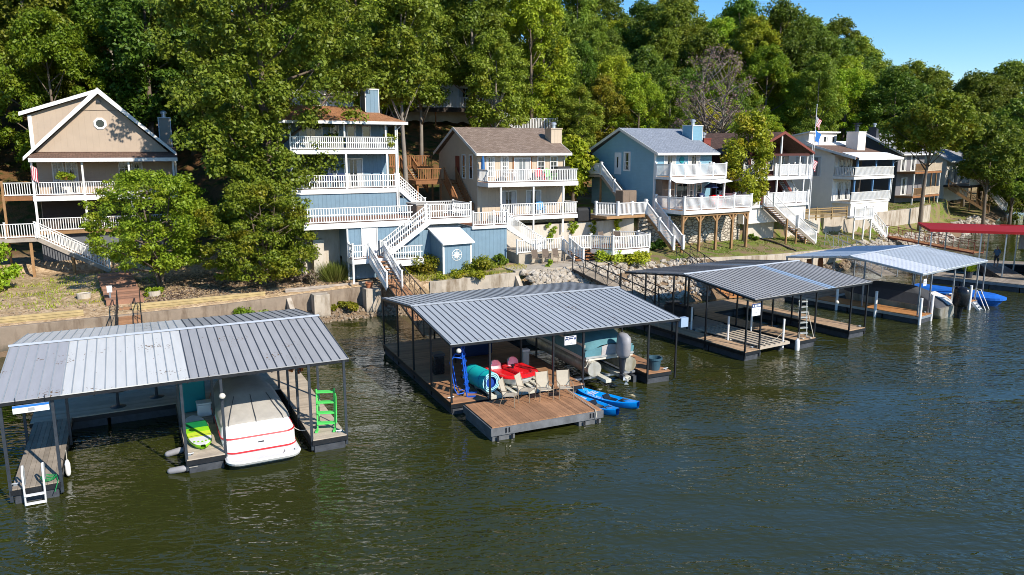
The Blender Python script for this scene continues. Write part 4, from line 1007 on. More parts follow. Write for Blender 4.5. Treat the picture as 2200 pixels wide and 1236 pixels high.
MB().lathe([(.12, 10.95), (.22, 11.15)], (0, 0), 12).build('basket', 'plastic_dark', t); MB().tube([(0, 0, 11.15), (0, 0, 12.25)], .012, 5).build('hanger', 'black_steel', t)
for k, (x, y, w, c, lab) in enumerate(((2.2, 1.0, 1.4, 'dark_wood_wall', 'dark wooden table on the tan house lower deck nearest the stairs'), (5.0, 1.1, 1.2, 'shed_brown', 'brown wooden table in the middle of the tan house lower deck'))):
    t = thing('deck_table', lab, 'table', local(H1, x, y, 4.81), 26)
    MB().box(-w/2, -.4, 5.5, w/2, .4, 5.55).build('table_top', c, t)
    for a in (-w/2+.06, w/2-.06):
        for b in (-.34, .34): MB().box(a-.03, b-.03, 4.81, a+.03, b+.03, 5.5).build('leg', c, t)
t = thing('house_flag', 'small striped flag hanging from the tan house left porch post', 'flag', local(H1, .02, -.12, 8.3), 26); z = 9.4
m = MB()
for i in range(7):
    m.use('flag_red' if i % 2 == 0 else 'flag_white'); m.sheet([[(.02+.05*i+.02*math.sin(j*1.3), -.02-.03*math.sin(j+i), z-.1*i*.3-.2*j) for j in range(6)], [(.07+.05*i+.02*math.sin(j*1.3), -.02-.03*math.sin(j+i+1), z-.1*(i+1)*.3-.2*j) for j in range(6)]])
m.build('cloth', None, t); MB().tube([(0, 0, 9.0), (.15, -.35, 9.55)], .015, 6).build('staff', 'white_paint', t)

# --- 3: beige house with a brown gable roof
H = H3 = thing('beige_house', 'beige two storey house with brown shingle roof and red side door', 'house', (-2.68, 58, 4.3), 25)
body_gable(H, 0, 7.7, 0, 8.75, 4.3, 10.1, 12.0, 'beige_siding')
gable_x(H, 0, 7.7, -.55, 9.3, 10.2, 12.25, 'shingle_brown', .3)
chimney_part(H, 7.1, 1.3, 8.1, 2.4, 5., 12.1, 'beige_siding', 'beige_siding', 'galvanised')
MB().box(.0, -.012, 7.98, 7.7, .0, 8.05).build('belt_trim', 'beige_siding', H)
for x in (.85, 2.05, 5.25, 6.4): window_part(H, 'f', x, x+.5, 8.45, 9.85, 0, 'white_paint', bars=(1, 3), curtain=x < 3)
slider(H, 3.2, 4.5, 8.08, 9.75, 0, 'white_paint', 'glass_pale'); MB().box(3.0, -.03, 8.05, 3.1, 0, 9.85).build('door_trim', 'cedar', H); MB().box(4.6, -.03, 8.05, 4.7, 0, 9.85).build('door_trim', 'cedar', H)
for x in (2.05, 4.25): slider(H, x, x+1.2, 5.5, 7.2, 0)
MB().box(-.05, 3.75, 8.1, 0, 4.6, 9.95).build('door', 'door_red', H)
for y in (.95, 2.5): window_part(H, 's', y, y+.55, 8.25, 10.0, 0, 'white_paint', bars=(0, 1))
deck_part(H, -.0, -2.1, 7.75, 0, 8.0, fh=.32); deck_part(H, 1.0, -2.1, 7.75, 0, 5.42, fh=.3)
rail_part(H, [(.04, -.1, 8.0), (.04, -2.05, 8.0), (7.7, -2.05, 8.0), (7.7, -.1, 8.0)], .95, pitch=.15, bal=.055, posts=False)
rail_part(H, [(1.05, -2.05, 5.42), (7.7, -2.05, 5.42), (7.7, -.1, 5.42)], .95, pitch=.15, bal=.055, posts=False)
for x in (1.1, 3.85, 6.45): post_part(H, x, -2.0, 4.0, 7.7, .12)
downspout(H, [(7.75, -.5, 10.05), (7.6, -.08, 9.7), (7.6, -.08, 5.4)], 'white_paint')
# brown side stairs and upper cedar deck
deck_part(H, -3.6, 4.2, -.1, 6.8, 8.0, 'cedar', 'cedar', .3, 'y'); rail_part(H, [(-3.5, 4.25, 8.0), (-1.3, 4.25, 8.0)], .95, 'cedar', posts=False)
stair_part(H, (-.65, 4.2, 8.0), (-.65, .6, 5.3), 1.0, 'cedar', 'cedar', 'cedar', True)
for x, y in ((-3.4, 4.4), (-1.4, 4.4)): post_part(H, x, y, 4.5, 7.8, .14, 'cedar')
def adirondack(name, label, root, x, y, z, rz, material):
    t = thing(name, label, 'chair', local(root, x, y, z), deg(root)+rz, 'plastic garden chairs on the house decks')
    m = MB(); m.prism([(-.3, z+.36), (.25, z+.26), (.25, z+.3), (-.3, z+.4)], 'x', -.27, .27); m.build('seat', material, t)
    m = MB()
    for i in range(5): x0 = -.27+i*.11; h = .62+.1*math.sin(math.pi*(i+.5)/5); m.prism([(.2, z+.26), (.2+h*.42, z+.26+h), (.23+h*.42, z+.26+h), (.23, z+.26)], 'x', x0, x0+.1)
    m.build('backrest', material, t)
    for s in (-1, 1): MB().box(s*.33-.06, -.32, z+.55, s*.33+.06, .35, z+.58).build('armrest', material, t)
    for s in (-1, 1):
        for yy in (-.28, .28): MB().box(s*.32-.03, yy-.03, z, s*.32+.03, yy+.03, z+.55).build('leg', material, t)
    return t
adirondack('adirondack_chair', 'red garden chair on the beige house upper deck', H3, 4.95, -.9, 8.01, -15, 'adirondack_red')
adirondack('adirondack_chair', 'pale green garden chair on the beige house upper deck', H3, 5.9, -.9, 8.01, 10, 'adirondack_green')
adirondack('adirondack_chair', 'bright blue garden chair on the beige house lower deck', H3, 5.1, -.9, 5.43, -10, 'adirondack_blue')
t = thing('folded_umbrella', 'closed blue striped umbrella hanging at the beige house corner', 'umbrella', local(H3, .25, -.55, 8.0))
MB().tube([(0, 0, 8.0), (0, 0, 10.1)], .02, 6).build('pole', 'white_paint', t); MB().lathe([(.12, 8.75), (.15, 9.0), (.12, 9.7), (.02, 10.05)], (0, 0), 8).build('canopy', 'umbrella_blue', t)
t = thing('patio_table', 'white garden table on the beige house upper deck', 'table', local(H3, 2.3, -1.0, 8.01), 25)
MB().lathe([(.55, 8.68), (.55, 8.72)], (0, 0), 16).build('table_top', 'plastic_white', t)
for s in (-1, 1):
    for k in (-1, 1): MB().beam((s*.3, k*.3, 8.01), (s*.25, k*.25, 8.69), .04, .04).build('leg', 'plastic_white', t)
def grill(label, loc, rz):
    z = loc[2]; t = thing('covered_grill', label, 'grill', loc, rz)
    MB().prism([(-.32, z+.02), (.32, z+.02), (.3, z+.9), (.18, z+1.12), (-.18, z+1.12), (-.3, z+.9)], 'x', -.6, .6).build('cover', 'grill_black', t, fix=True, bevel=.06); return t
grill('grill under a black cover beside the beige house lower deck', local(H3, 8.5, -1.6, 4.75), 25)
grill('grill under a black cover at the right end of the beige upper deck', local(H3, 7.1, -.7, 8.01), 25)

# --- 4: light blue house
H = H4 = thing('light_blue_house', 'light blue lap sided house with blue grey roof', 'house', (11.74, 62, 4.8), 31)
body_gable(H, 0, 6.45, 0, 8.5, 4.8, 10.1, 12.1, 'light_blue_siding')
gable_x(H, 0, 6.45, -.6, 9.3, 10.2, 12.3, 'shingle_blue', .3, rake='offwhite_wall')
chimney_part(H, 5.9, 1.9, 7.1, 3.1, 5., 12.5, 'light_blue_siding', 'white_paint', 'galvanised', 'white_paint')
corner_trim(H, 0, 0, 4.9, 10.1, .12)
MB().box(-.05, 4.3, 8.32, 0, 5.2, 10.2).build('door', 'door_white', H); MB().box(-.065, 4.68, 8.9, -.05, 4.85, 9.8).build('door_pane', 'glass', H)
window_part(H, 's', 3.2, 3.85, 8.75, 10.15, 0, 'white_paint', bars=(0, 1), fw=.13)
slider(H, 1.05, 2.2, 8.35, 10.0, 0); slider(H, 3.75, 4.95, 8.35, 10.0, 0)
disc_part(H, 2.95, -.005, 9.6, .27, .05, 14, 'teal_dark', 'wreath')
window_part(H, 'f', 1.75, 2.2, 6.2, 7.6, 0, bars=(0, 1)); slider(H, 2.5, 3.7, 5.75, 7.6, 0, curtain=False); window_part(H, 'f', 3.95, 4.4, 6.4, 7.6, 0, bars=(0, 1)); window_part(H, 'f', 4.8, 5.3, 6.1, 7.5, 0, bars=(0, 1))
MB().box(.15, -.8, 5.7, 1.5, -.02, 8.0).build('porch_partition', 'shed_brown', H)
deck_part(H, -.0, -1.9, 6.3, 0, 8.28, fh=.22, board='deck_orange')
rail_part(H, [(.03, -.1, 8.28), (.03, -1.85, 8.28), (1.6, -1.85, 8.28), (3.2, -1.85, 8.28), (4.75, -1.85, 8.28), (6.25, -1.85, 8.28), (6.25, -.1, 8.28)], 1.0, 'white_vinyl', pitch=.12, bal=.05, post_w=.14, name='vinyl_railing')
m = MB(); m.sheet([[(.1, -1.9, 8.05), (1.8, -1.9, 8.0), (3.3, -1.9, 8.02), (4.9, -1.9, 7.98), (6.25, -1.9, 8.02)], [(.0, -2.55, 7.86), (1.7, -2.5, 7.72), (3.3, -2.6, 7.86), (5.0, -2.5, 7.68), (6.4, -2.6, 7.84)]]); m.build('awning', 'white_vinyl', H)
deck_part(H, -.25, -3.85, 7.4, -.0, 5.7, fh=.3, board='deck_orange', along='y')
rail_part(H, [(-.2, -.5, 5.7), (-.2, -2.1, 5.7), (-.2, -3.8, 5.7), (1.6, -3.8, 5.7), (3.4, -3.8, 5.7), (5.3, -3.8, 5.7), (7.35, -3.8, 5.7), (7.35, -2.0, 5.7), (7.35, -.3, 5.7)], 1.02, 'white_vinyl', pitch=.12, bal=.05, post_w=.15, name='vinyl_railing')
for x in (-.1, 1.75, 3.6, 5.45, 7.2):
    zg = ground(*local(H, x, -3.55)[:2])
    b = post_part(H, x, -3.6, zg-.2, 5.4, .18, 'treated_wood', 'deck_post')
    m = MB()
    for s in (-1, 1):
        if -.2 < x+s*.6 < 7.5: m.beam((x+s*.05, -3.6, 4.75), (x+s*.62, -3.6, 5.38), .1, .12)
    m.build('knee_brace', 'treated_wood', b)
MB().box(-.2, -3.7, 5.2, 7.35, -3.5, 5.4).build('deck_beam', 'treated_wood', H)
for x in (.06, 6.2): post_part(H, x, -1.8, 5.7, 8.06, .14, 'white_vinyl')
# upper side landing and its stairs
deck_part(H, -1.35, 5.4, -.03, 9.6, 8.28, 'gray_timber', 'deck_gray', .22, 'y')
rail_part(H, [(-1.3, 9.5, 8.28), (-1.3, 7.5, 8.28), (-1.3, 5.5, 8.28)], .98, 'white_vinyl', pitch=.12, bal=.05, post_w=.15, name='vinyl_railing')
st = stair_part(H, (-.72, 5.4, 8.28), (-.9, 1.6, 5.55), 1.1, 'deck_gray', 'gray_timber', None)
rail_part(H, [(-1.3, 5.4, 8.28), (-1.4, 3.5, 6.9), (-1.45, 1.6, 5.55)], .95, 'white_vinyl', pitch=.13, bal=.05, post_w=.15, name='stair_railing')
for y, z in ((9.3, 8.1), (5.6, 8.1)): post_part(H, -1.2, y, 4.6, z, .14, 'treated_wood')
deck_part(H, -5.6, -.9, -.5, 2.0, 5.3, 'treated_wood', 'deck_gray', .22, 'x', 'side_deck')
rail_part(H, [(-5.5, .6, 5.3), (-4.4, -.8, 5.3), (-3.0, -.85, 5.3), (-1.5, -.85, 5.3)], .98, 'white_vinyl', pitch=.13, bal=.05, post_w=.16, name='vinyl_railing')
stair_part(H, (-.95, -.7, 5.4), (-.95, -4.1, 2.75), 1.0, 'deck_brown', 'treated_wood', None, name='lower_staircase')
for x in (-1.45, -.45): rail_part(H, [(x, -.7, 5.4), (x, -2.4, 4.07), (x, -4.1, 2.75)], .98, 'white_vinyl', pitch=.13, bal=.05, post_w=.17, name='stair_railing')
t = thing('storage_cabinet', 'tall brown storage cabinet under the light blue house stairs', 'cabinet', local(H4, -1.9, 1.1, 5.3), 31)
MB().box(-.9, -.5, 5.3, .55, .45, 7.15).build('body', 'shed_brown', t, bevel=.03)
for k in (-.88, -.16): MB().box(k, -.53, 5.38, k+.69, -.503, 7.05).build('door', 'shed_brown', t)
t = thing('air_conditioner', 'grey air conditioner box left of the brown cabinet', 'air conditioner', local(H4, -3.6, 2.6, 4.75), 31)
MB().box(-.4, -.4, 4.75, .4, .4, 5.6).build('casing', 'ac_gray', t, bevel=.03); MB().lathe([(.3, 5.605), (.3, 5.63)], (0, 0), 16).build('fan_grille', 'plastic_black', t)
t = thing('patio_umbrella', 'folded black umbrella on the light blue house deck', 'umbrella', local(H4, 4.9, -1.6, 5.71))
MB().tube([(0, 0, 5.7), (0, 0, 7.6)], .025, 6).build('pole', 'plastic_black', t); MB().lathe([(.62, 7.3), (.3, 7.6), (.05, 7.75)], (0, 0), 8).build('canopy', 'navy_fabric', t)
t = thing('deck_bench', 'long red cushioned bench on the light blue house deck', 'bench', local(H4, 6.4, -1.0, 5.71), 31)
MB().box(-.75, -.3, 5.71, .75, .3, 6.15).build('seat', 'plastic_red', t, bevel=.05); MB().box(-.75, .22, 6.15, .75, .36, 6.6).build('backrest', 'plastic_red', t, bevel=.04)
t = thing('kettle_grill', 'dark covered barbecue on the light blue house deck', 'grill', local(H4, 3.7, -1.7, 5.71), 31)
MB().lathe([(.1, 6.3), (.28, 6.45), (.32, 6.62), (.26, 6.8), (.05, 6.92)], (0, 0), 14).build('kettle', 'navy_fabric', t, smooth=True)
for a in (0, 2.1, 4.2): MB().tube([(.1*math.cos(a), .1*math.sin(a), 6.4), (.32*math.cos(a), .32*math.sin(a), 5.71)], .02, 5).build('leg', 'black_steel', t)
for k, (x, y) in enumerate(((4.6, -2.6), (5.6, -2.4))):
    t = thing('deck_table', ['low white table nearest the barbecue on the light blue house deck', 'low white table in front of the red bench'][k], 'table', local(H4, x, y, 5.71), 31)
    MB().box(-.45, -.35, 6.38, .45, .35, 6.43).build('table_top', 'plastic_white', t)
    for a in (-.38, .38):
        for b in (-.28, .28): MB().box(a-.025, b-.025, 5.71, a+.025, b+.025, 6.38).build('leg', 'plastic_white', t)

# octagonal deck on the shore terrace
t = thing('octagonal_deck', 'white railed octagonal deck on short posts above the yellow plants', 'deck', (6.2, 55.0, 2.3), 27)
poly = [(0, .6), (.85, -1.05), (4.15, -1.05), (4.55, .9), (3.2, 2.3), (.9, 2.3)]
m = MB(); m.use('deck_redwood'); m.prism(poly, 'z', 3.1, 3.15); m.build('deck', None, t, fix=True)
m = MB(); n = len(poly)
for i in range(n):
    a, b = poly[i], poly[(i+1) % n]; m.beam((*a, 2.97), (*b, 2.97), .05, .34)
m.build('fascia', 'white_paint', t)
rail_part(t, [(*p, 3.15) for p in poly[:4]], 1.0, pitch=.15, bal=.065, post_w=.12)
rail_part(t, [(*poly[3], 3.15), (*poly[4], 3.15)], 1.0, pitch=.15, bal=.065)
for x, y in ((.9, -.95), (2.6, -.95), (4.1, -.95), (.3, .6), (4.3, 1.0)): post_part(t, x, y, 2.0, 2.9, .12, 'treated_wood')
rail_part(t, [(-1.9, .55, 3.15), (-.05, .6, 3.15)], 1.0, pitch=.15, bal=.065, name='approach_railing')
rail_part(t, [(-1.95, .5, 3.15), (-1.6, -.9, 2.4)], .95, pitch=.15, bal=.065, name='approach_railing')
# --- chairs on the patio and octagonal deck
def patio_chair(label, x, y, z, rz, group, fabric='sling_brown', frame='frame_tan'):
    t = thing('sling_chair', label, 'chair', (x, y, z), rz, group)
    m = MB(); m.sheet([[(-.25, -.28, z+.44), (.25, -.28, z+.44)], [(-.25, .0, z+.41), (.25, .0, z+.41)], [(-.25, .2, z+.4), (.25, .2, z+.4)]]); m.build('seat', fabric, t)
    m = MB(); m.sheet([[(-.25, .2, z+.42), (.25, .2, z+.42)], [(-.25, .3, z+.72), (.25, .3, z+.72)], [(-.25, .38, z+1.02), (.25, .38, z+1.02)]]); m.build('backrest', fabric, t)
    for s in (-1, 1):
        MB().tube([(s*.29, -.3, z), (s*.28, -.28, z+.62), (s*.29, .1, z+.64), (s*.28, .3, z+.62)], .016, 6).build('front_leg', frame, t)
        MB().tube([(s*.28, .34, z), (s*.265, .18, z+.42), (s*.26, .39, z+1.04)], .016, 6).build('rear_leg', frame, t)
    MB().tube([(-.26, -.28, z+.43), (.26, -.28, z+.43)], .014, 6).build('front_bar', frame, t)
    return t
for k, (q, lab) in enumerate(((28.0, 'brown sling chair on the patio, leftmost of the row below the white fence'), (28.85, 'brown sling chair in the middle of the patio row below the white fence'), (29.7, 'brown sling chair on the patio nearest the reddish brown steps'))):
    x, y = xy(q, 1.9); patio_chair(lab, x, y, 2.35, 30+[4, -3, 6][k], 'brown sling chairs on the patio')
ox = bpy.data.objects['octagonal_deck']
for (x, y, rz, lab) in ((1.0, 1.3, 60, 'brown sling chair at the left end of the octagonal deck'), (1.9, 1.75, 10, 'brown sling chair in the middle of the octagonal deck'), (2.9, 1.5, -40, 'brown sling chair at the back right of the octagonal deck')):
    p = local(ox, x, y, 3.16); patio_chair(lab, p[0], p[1], 3.16, deg(ox)+rz, 'brown sling chairs on the octagonal deck')
# --- 5: red brown house with an open front gable
H = H5 = thing('redbrown_house', 'dark red brown house with open front gable and white decks', 'house', (22.5, 69, 3.8), 33)
MB().box(-3.6, .0, 3.8, 4.3, 8.0, 10.1).build('wall', 'redbrown_siding', H)
MB().prism([(-3.6, 10.05), (4.3, 10.05), (.35, 11.75)], 'y', .02, 8.0).build('gable_wall', 'redbrown_siding', H, fix=True)
MB().box(2.2, -.03, 8.2, 4.2, .0, 9.9).build('porch_wall', 'tan_siding', H)
r = MB().slab([(.35, -2.4, 12.0), (.35, 8.4, 12.0), (4.75, 8.4, 10.08), (4.75, -2.4, 10.08)], .1).build('roof', 'shingle_maroon', H, fix=True)
MB().slab([(-4.05, -2.4, 10.08), (-4.05, 8.4, 10.08), (.35, 8.4, 12.0), (.35, -2.4, 12.0)], .1).build('roof', 'shingle_maroon', H, fix=True)
MB().prism([(-4.1, 10.0), (-4.1, 10.2), (.35, 12.06), (4.8, 10.2), (4.8, 10.0), (.35, 11.8)], 'y', -2.46, -2.41).build('rake_board', 'red_trim', r, fix=True)
m = MB(); m.beam((-3.6, -2.2, 10.0), (4.3, -2.2, 10.0), .14, .2); m.build('porch_beam', 'redbrown_siding', H)
deck_part(H, -4.5, -2.1, 5.0, 0, 8.1, 'white_vinyl', 'deck_gray', .32); deck_part(H, -4.0, -2.1, 4.8, 0, 5.62, 'white_paint', 'deck_redwood', .25)
MB().box(-3.9, -1.9, 4.0, 4.75, -.02, 5.35).build('base_wall', 'offwhite_wall', H)
rail_part(H, [(-4.4, -2.05, 8.1), (-1.5, -2.05, 8.1)], .98, 'white_paint', pitch=.16, bal=.05)
rail_part(H, [(-.2, -2.05, 8.1), (1.6, -2.05, 8.1), (3.3, -2.05, 8.1), (4.95, -2.05, 8.1), (4.95, -.2, 8.1)], 1.02, 'white_vinyl', pitch=.1, bal=.055, post_w=.14, name='vinyl_railing')
rail_part(H, [(-3.9, -2.05, 5.62), (-2.1, -2.05, 5.62)], 1.02, 'white_vinyl', pitch=.1, bal=.055, post_w=.15, name='vinyl_railing')
rail_part(H, [(-1.0, -2.05, 5.62), (1.2, -2.05, 5.62), (3.0, -2.05, 5.62), (4.75, -2.05, 5.62)], 1.02, 'white_vinyl', pitch=.1, bal=.055, post_w=.15, name='vinyl_railing')
post_part(H, .35, -2.15, 8.1, 11.8, .13); post_part(H, 3.1, -2.1, 8.1, 9.95, .12); post_part(H, 4.2, -2.1, 8.1, 9.95, .13)
for x in (-3.2, .2, 4.0): post_part(H, x, -2.0, 5.62, 7.78, .13)
for x in (-2.8, -.9): slider(H, x, x+1.2, 5.7, 7.4, 0); slider(H, x, x+1.2, 8.2, 9.8, 0)
window_part(H, 'f', 1.5, 2.0, 8.6, 9.8, 0); window_part(H, 'f', 2.9, 3.5, 8.4, 9.8, -.03)
window_part(H, 's', .8, 1.5, 6.2, 7.4, -3.6, bars=(0, 1)); 
chimney_part(H, -4.4, 2.6, -3.5, 3.6, 5., 11.4, 'brick_red', 'red_trim', 'galvanised')
stair_part(H, (2.4, -.6, 7.9), (4.6, -.6, 5.7), .8, 'deck_brown', 'red_trim', 'white_paint', True, name='inner_staircase')
# long white stairs to the lawn, running down along the front
stair_part(H, (-1.7, -2.75, 5.6), (1.55, -2.75, 3.55), 1.05, 'deck_brown', 'deck_gray', None, name='upper_flight')
stair_part(H, (1.6, -2.95, 3.55), (4.3, -2.95, 1.95), 1.05, 'deck_brown', 'deck_gray', None, name='lower_flight')
for k in (-.55, .5):
    rail_part(H, [(-1.7, -2.75+k, 5.6), (1.55, -2.75+k, 3.55)], .98, 'white_vinyl', pitch=.14, bal=.05, post_w=.15, name='stair_railing')
    rail_part(H, [(1.6, -2.95+k, 3.55), (4.3, -2.95+k, 1.95)], .98, 'white_vinyl', pitch=.14, bal=.05, post_w=.15, name='stair_railing')
for x, z in ((.2, 4.4), (1.6, 3.4), (3.0, 2.6)): post_part(H, x, -3.35, 1.4, z, .13, 'treated_wood')
def flag_pole(label, x, y, z, h, flags):
    t = thing('flag_pole', label, 'flag pole', (x, y, z), 20)
    MB().tube([(0, 0, z-.2), (0, 0, z+h)], [.05, .03], 8).build('pole', 'white_paint', t); MB().lathe([(.02, z+h), (.06, z+h+.06), (.02, z+h+.12)], (0, 0), 8).build('finial', 'galvanised', t)
    for (z1, w, hh, kind) in flags:
        def pt(u, v): return (.05+w*u*(.55-.15*v)+.04*math.sin(u*9+v*3), .12*math.sin(u*7+v*2)*u, z1-hh*v-.35*w*u)
        rows = 13 if kind == 'us' else 5; m = MB()
        for i in range(rows):
            m.use(('flag_red' if i % 2 == 0 else 'flag_white') if kind == 'us' else 'flag_blue')
            m.sheet([[pt(j/8, i/rows) for j in range(9)], [pt(j/8, (i+1)/rows) for j in range(9)]])
        f = m.build('flag', None, t)
        if kind == 'us':
            c = MB(); c.sheet([[(pt(j/8, i/13)[0], pt(j/8, i/13)[1]-.012, pt(j/8, i/13)[2]) for j in range(4)] for i in range(8)]); c.build('canton', 'flag_navy', f)
            c = MB()
            for i in range(5):
                for j in range(5):
                    p = pt((j+.6)/14.5, (i+.7)/10); c.box(p[0]-.018, p[1]-.03, p[2]-.018, p[0]+.018, p[1]-.018, p[2]+.018)
            c.build('stars', 'flag_white', f)
    return t
x, y = local(H5, 4.65, -2.4)[:2]; flag_pole('tall white flag pole with a striped flag above a blue flag', x, y, 4.2, 10.2, [(13.4, 1.2, .8, 'us'), (12.2, 1.3, .9, 'blue')])
# --- 6: white house
H = H6 = thing('white_house', 'white two storey house with square chimney and blue porch posts', 'house', (34.7, 81.3, 3.6), 36)
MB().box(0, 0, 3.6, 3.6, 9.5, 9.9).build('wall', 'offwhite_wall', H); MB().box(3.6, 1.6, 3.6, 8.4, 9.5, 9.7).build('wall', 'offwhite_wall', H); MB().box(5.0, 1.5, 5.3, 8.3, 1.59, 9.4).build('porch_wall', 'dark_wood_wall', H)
MB().prism([(0, 9.85), (9.5, 9.85), (9.5, 11.4), (3.6, 11.4)], 'x', 0.0, 8.3).build('attic_wall', 'offwhite_wall', H, fix=True)
r = MB().slab([(-.35, -2.6, 9.62), (8.7, -2.6, 9.62), (8.7, 3.4, 11.15), (-.35, 3.4, 11.15)], .12).build('roof', 'shingle_umber', H)
MB().slab([(-.1, -2.9, 9.58), (8.9, -2.9, 9.58), (8.9, -.9, 10.14), (-.1, -.9, 10.14)], .03).build('porch_roof', 'white_roof', H)
MB().box(-.35, -2.98, 9.36, 8.9, -2.91, 9.6).build('gutter', 'white_paint', r)
MB().prism([(-2.6, 9.4), (-2.6, 9.66), (3.4, 11.18), (3.4, 10.92)], 'x', -.4, -.36).build('rake_board', 'white_paint', r)
c = MB().prism([(3.3, 10.9), (3.3, 12.35), (9.6, 11.2), (9.6, 10.0)], 'x', .1, 5.6).build('clerestory', 'offwhite_wall', H, fix=True)
MB().slab([(-.2, 3.0, 12.45), (5.9, 3.0, 12.45), (5.9, 9.8, 11.25), (-.2, 9.8, 11.25)], .14).build('clerestory_roof', 'white_paint', c)
for x in (1.0, 2.75, 4.45): window_part(H, 'f', x, x+1.0, 11.3, 11.85, 3.3, 'white_paint', fw=.05)
chimney_part(H, 4.9, .3, 6.5, 1.7, 9.5, 12.35, 'offwhite_wall', 'white_paint', None)
MB().lathe([(.2, 12.4), (.2, 13.0), (.32, 13.02), (.32, 13.12), (.2, 13.14), (.2, 13.3), (.5, 13.32), (.5, 13.36)], (5.7, 1.0), 12).build('stove_pipe', 'dark_steel', H)
deck_part(H, -.02, -2.4, 8.2, 0, 7.62, 'white_paint', 'deck_gray', .3); deck_part(H, -.02, -2.2, 8.0, 0, 4.95, 'white_paint', 'deck_gray', .2)
MB().box(.2, -2.15, 3.3, 7.95, -.02, 4.74).build('base_wall', 'offwhite_wall', H)
rail_part(H, [(.03, -.1, 7.62), (.03, -2.35, 7.62), (8.15, -2.35, 7.62), (8.15, .2, 7.62)], .98, pitch=.17, bal=.085, posts=False); rail_part(H, [(.03, -2.15, 4.95), (7.95, -2.15, 4.95), (7.95, -.1, 4.95)], .98, pitch=.17, bal=.085, posts=False)
for x in (.6, 4.3, 7.9): post_part(H, x, -2.3, 8.6, 9.45, .16, 'blue_post'); post_part(H, x, -2.1, 5.9, 7.3, .16, 'blue_post')
post_part(H, 8.05, -2.1, 5.0, 7.3, .12)
slider(H, .9, 2.1, 7.7, 9.3, 0); window_part(H, 'f', 2.6, 3.2, 8.2, 9.3, 0); slider(H, .8, 2.0, 5.05, 6.9, 0); slider(H, 2.3, 3.4, 5.05, 6.9, 0)
for y in (1.6, 3.6): window_part(H, 's', y, y+1.0, 7.6, 9.6, 0, gl='glass_pale')
downspout(H, [(8.8, -2.8, 9.4), (8.2, -2.2, 9.0), (8.2, -2.2, 5.0)])
for k in range(3):
    t = thing('balcony_chair', ['dark chair behind the white house upper railing near the corner', 'dark chair in the middle of the white house upper balcony', 'dark chair by the blue post on the white house upper balcony'][k], 'chair', local(H6, .7+k*1.5, -1.2, 7.63), 30, 'dark chairs on the white house balcony')
    MB().box(-.28, -.28, 8.0, .28, .28, 8.1).build('seat', 'plastic_dark', t); MB().box(-.28, .22, 8.1, .28, .28, 8.65).build('backrest', 'plastic_dark', t)
    for a in (-.25, .25):
        for b in (-.25, .25): MB().box(a-.02, b-.02, 7.63, a+.02, b+.02, 8.0).build('leg', 'plastic_dark', t)
# lattice fence, white stairs down to the lawn, second pole
t = thing('lattice_fence', 'brown wooden fence on the pale retaining wall before the white house', 'fence', (*xy(57.9, 5.2), 3.7), 28)
z = 3.72
for k in range(4):
    m = MB(); x0 = k*2.2
    for zz in (.12, .45, .8, 1.0): m.box(x0+.06, -.03, z+zz, x0+2.14, .0, z+zz+.09)
    for i in range(14): m.box(x0+.1+i*.148, .0, z+.1, x0+.15+i*.148, .03, z+1.05)
    m.build('fence_panel', 'lattice_wood', t)
for k in range(5): MB().box(k*2.2-.06, -.05, z-.1, k*2.2+.06, .07, z+1.15).build('fence_post', 'lattice_wood', t)
t = thing('lawn_stairs', 'white landing and steep steps from the white house wall to the lawn', 'stairs', (*xy(68.2, 2.9), 1.6), 26)
z = 3.6; m = MB(); boards(m, 0, -1.4, 2.7, .3, z, .05); m.build('landing', 'white_paint', t)
MB().box(-.02, -1.46, z-.2, 2.75, -1.4, z).build('fascia', 'white_paint', t)
rail_part(t, [(0, -1.35, z), (1.4, -1.35, z), (2.7, -1.35, z)], .95, pitch=.14, bal=.06)
stair_part(t, (3.0, -.6, z), (4.7, -1.4, 1.55), .9, 'white_paint', 'white_paint', 'white_paint', True, name='flight')
for x in (.1, 1.5, 2.6): post_part(t, x, -1.3, 1.2, z-.05, .12)
x, y = xy(66.6, 6.6); flag_pole('short white flag pole with one striped flag before the white house', x, y, 3.6, 8.4, [(9.4+.2, 1.5, .95, 'us')])
# --- 7: dark grey house behind the leaning tree
H = H7 = thing('gray_house', 'dark grey house with pale grey roof and tan balcony rails', 'house', (48.5, 95, 2.9), 41)
body_gable(H, 0, 8.5, 0, 9, 2.9, 9.9, 12.2, 'dark_gray_siding'); MB().box(.05, -.04, 3.2, 8.4, 0, 9.85).build('front_wall', 'mid_gray_siding', H)
gable_x(H, 0, 8.5, -.7, 9.7, 9.9, 12.6, 'shingle_gray', .3)
deck_part(H, 0, -2.2, 8.6, -.05, 7.7, 'cedar', 'deck_gray', .25); deck_part(H, 0, -2.2, 8.6, -.05, 4.7, 'cedar', 'deck_gray', .25)
rail_part(H, [(.05, -2.15, 7.7), (3.9, -2.15, 7.7)], .95, 'treated_wood', posts=False); rail_part(H, [(3.9, -2.15, 7.7), (6.2, -2.15, 7.7), (8.5, -2.15, 7.7)], 1.0, 'tan_sheet', pitch=.1, bal=.06)
rail_part(H, [(.05, -2.15, 4.7), (3.9, -2.15, 4.7)], .95, 'treated_wood', posts=False); rail_part(H, [(3.9, -2.15, 4.7), (6.2, -2.15, 4.7), (8.5, -2.15, 4.7)], 1.0, 'tan_sheet', pitch=.1, bal=.06)
for x in (.1, 3.9, 8.4): post_part(H, x, -2.1, 2.4, 7.5, .14, 'white_paint')
for x in (5.6, 7.2): post_part(H, x, -2.1, 2.4, 7.5, .14, 'treated_wood')
MB().box(-.3, -.85, 9.72, 8.8, -.75, 9.9).build('fascia', 'white_paint', H)
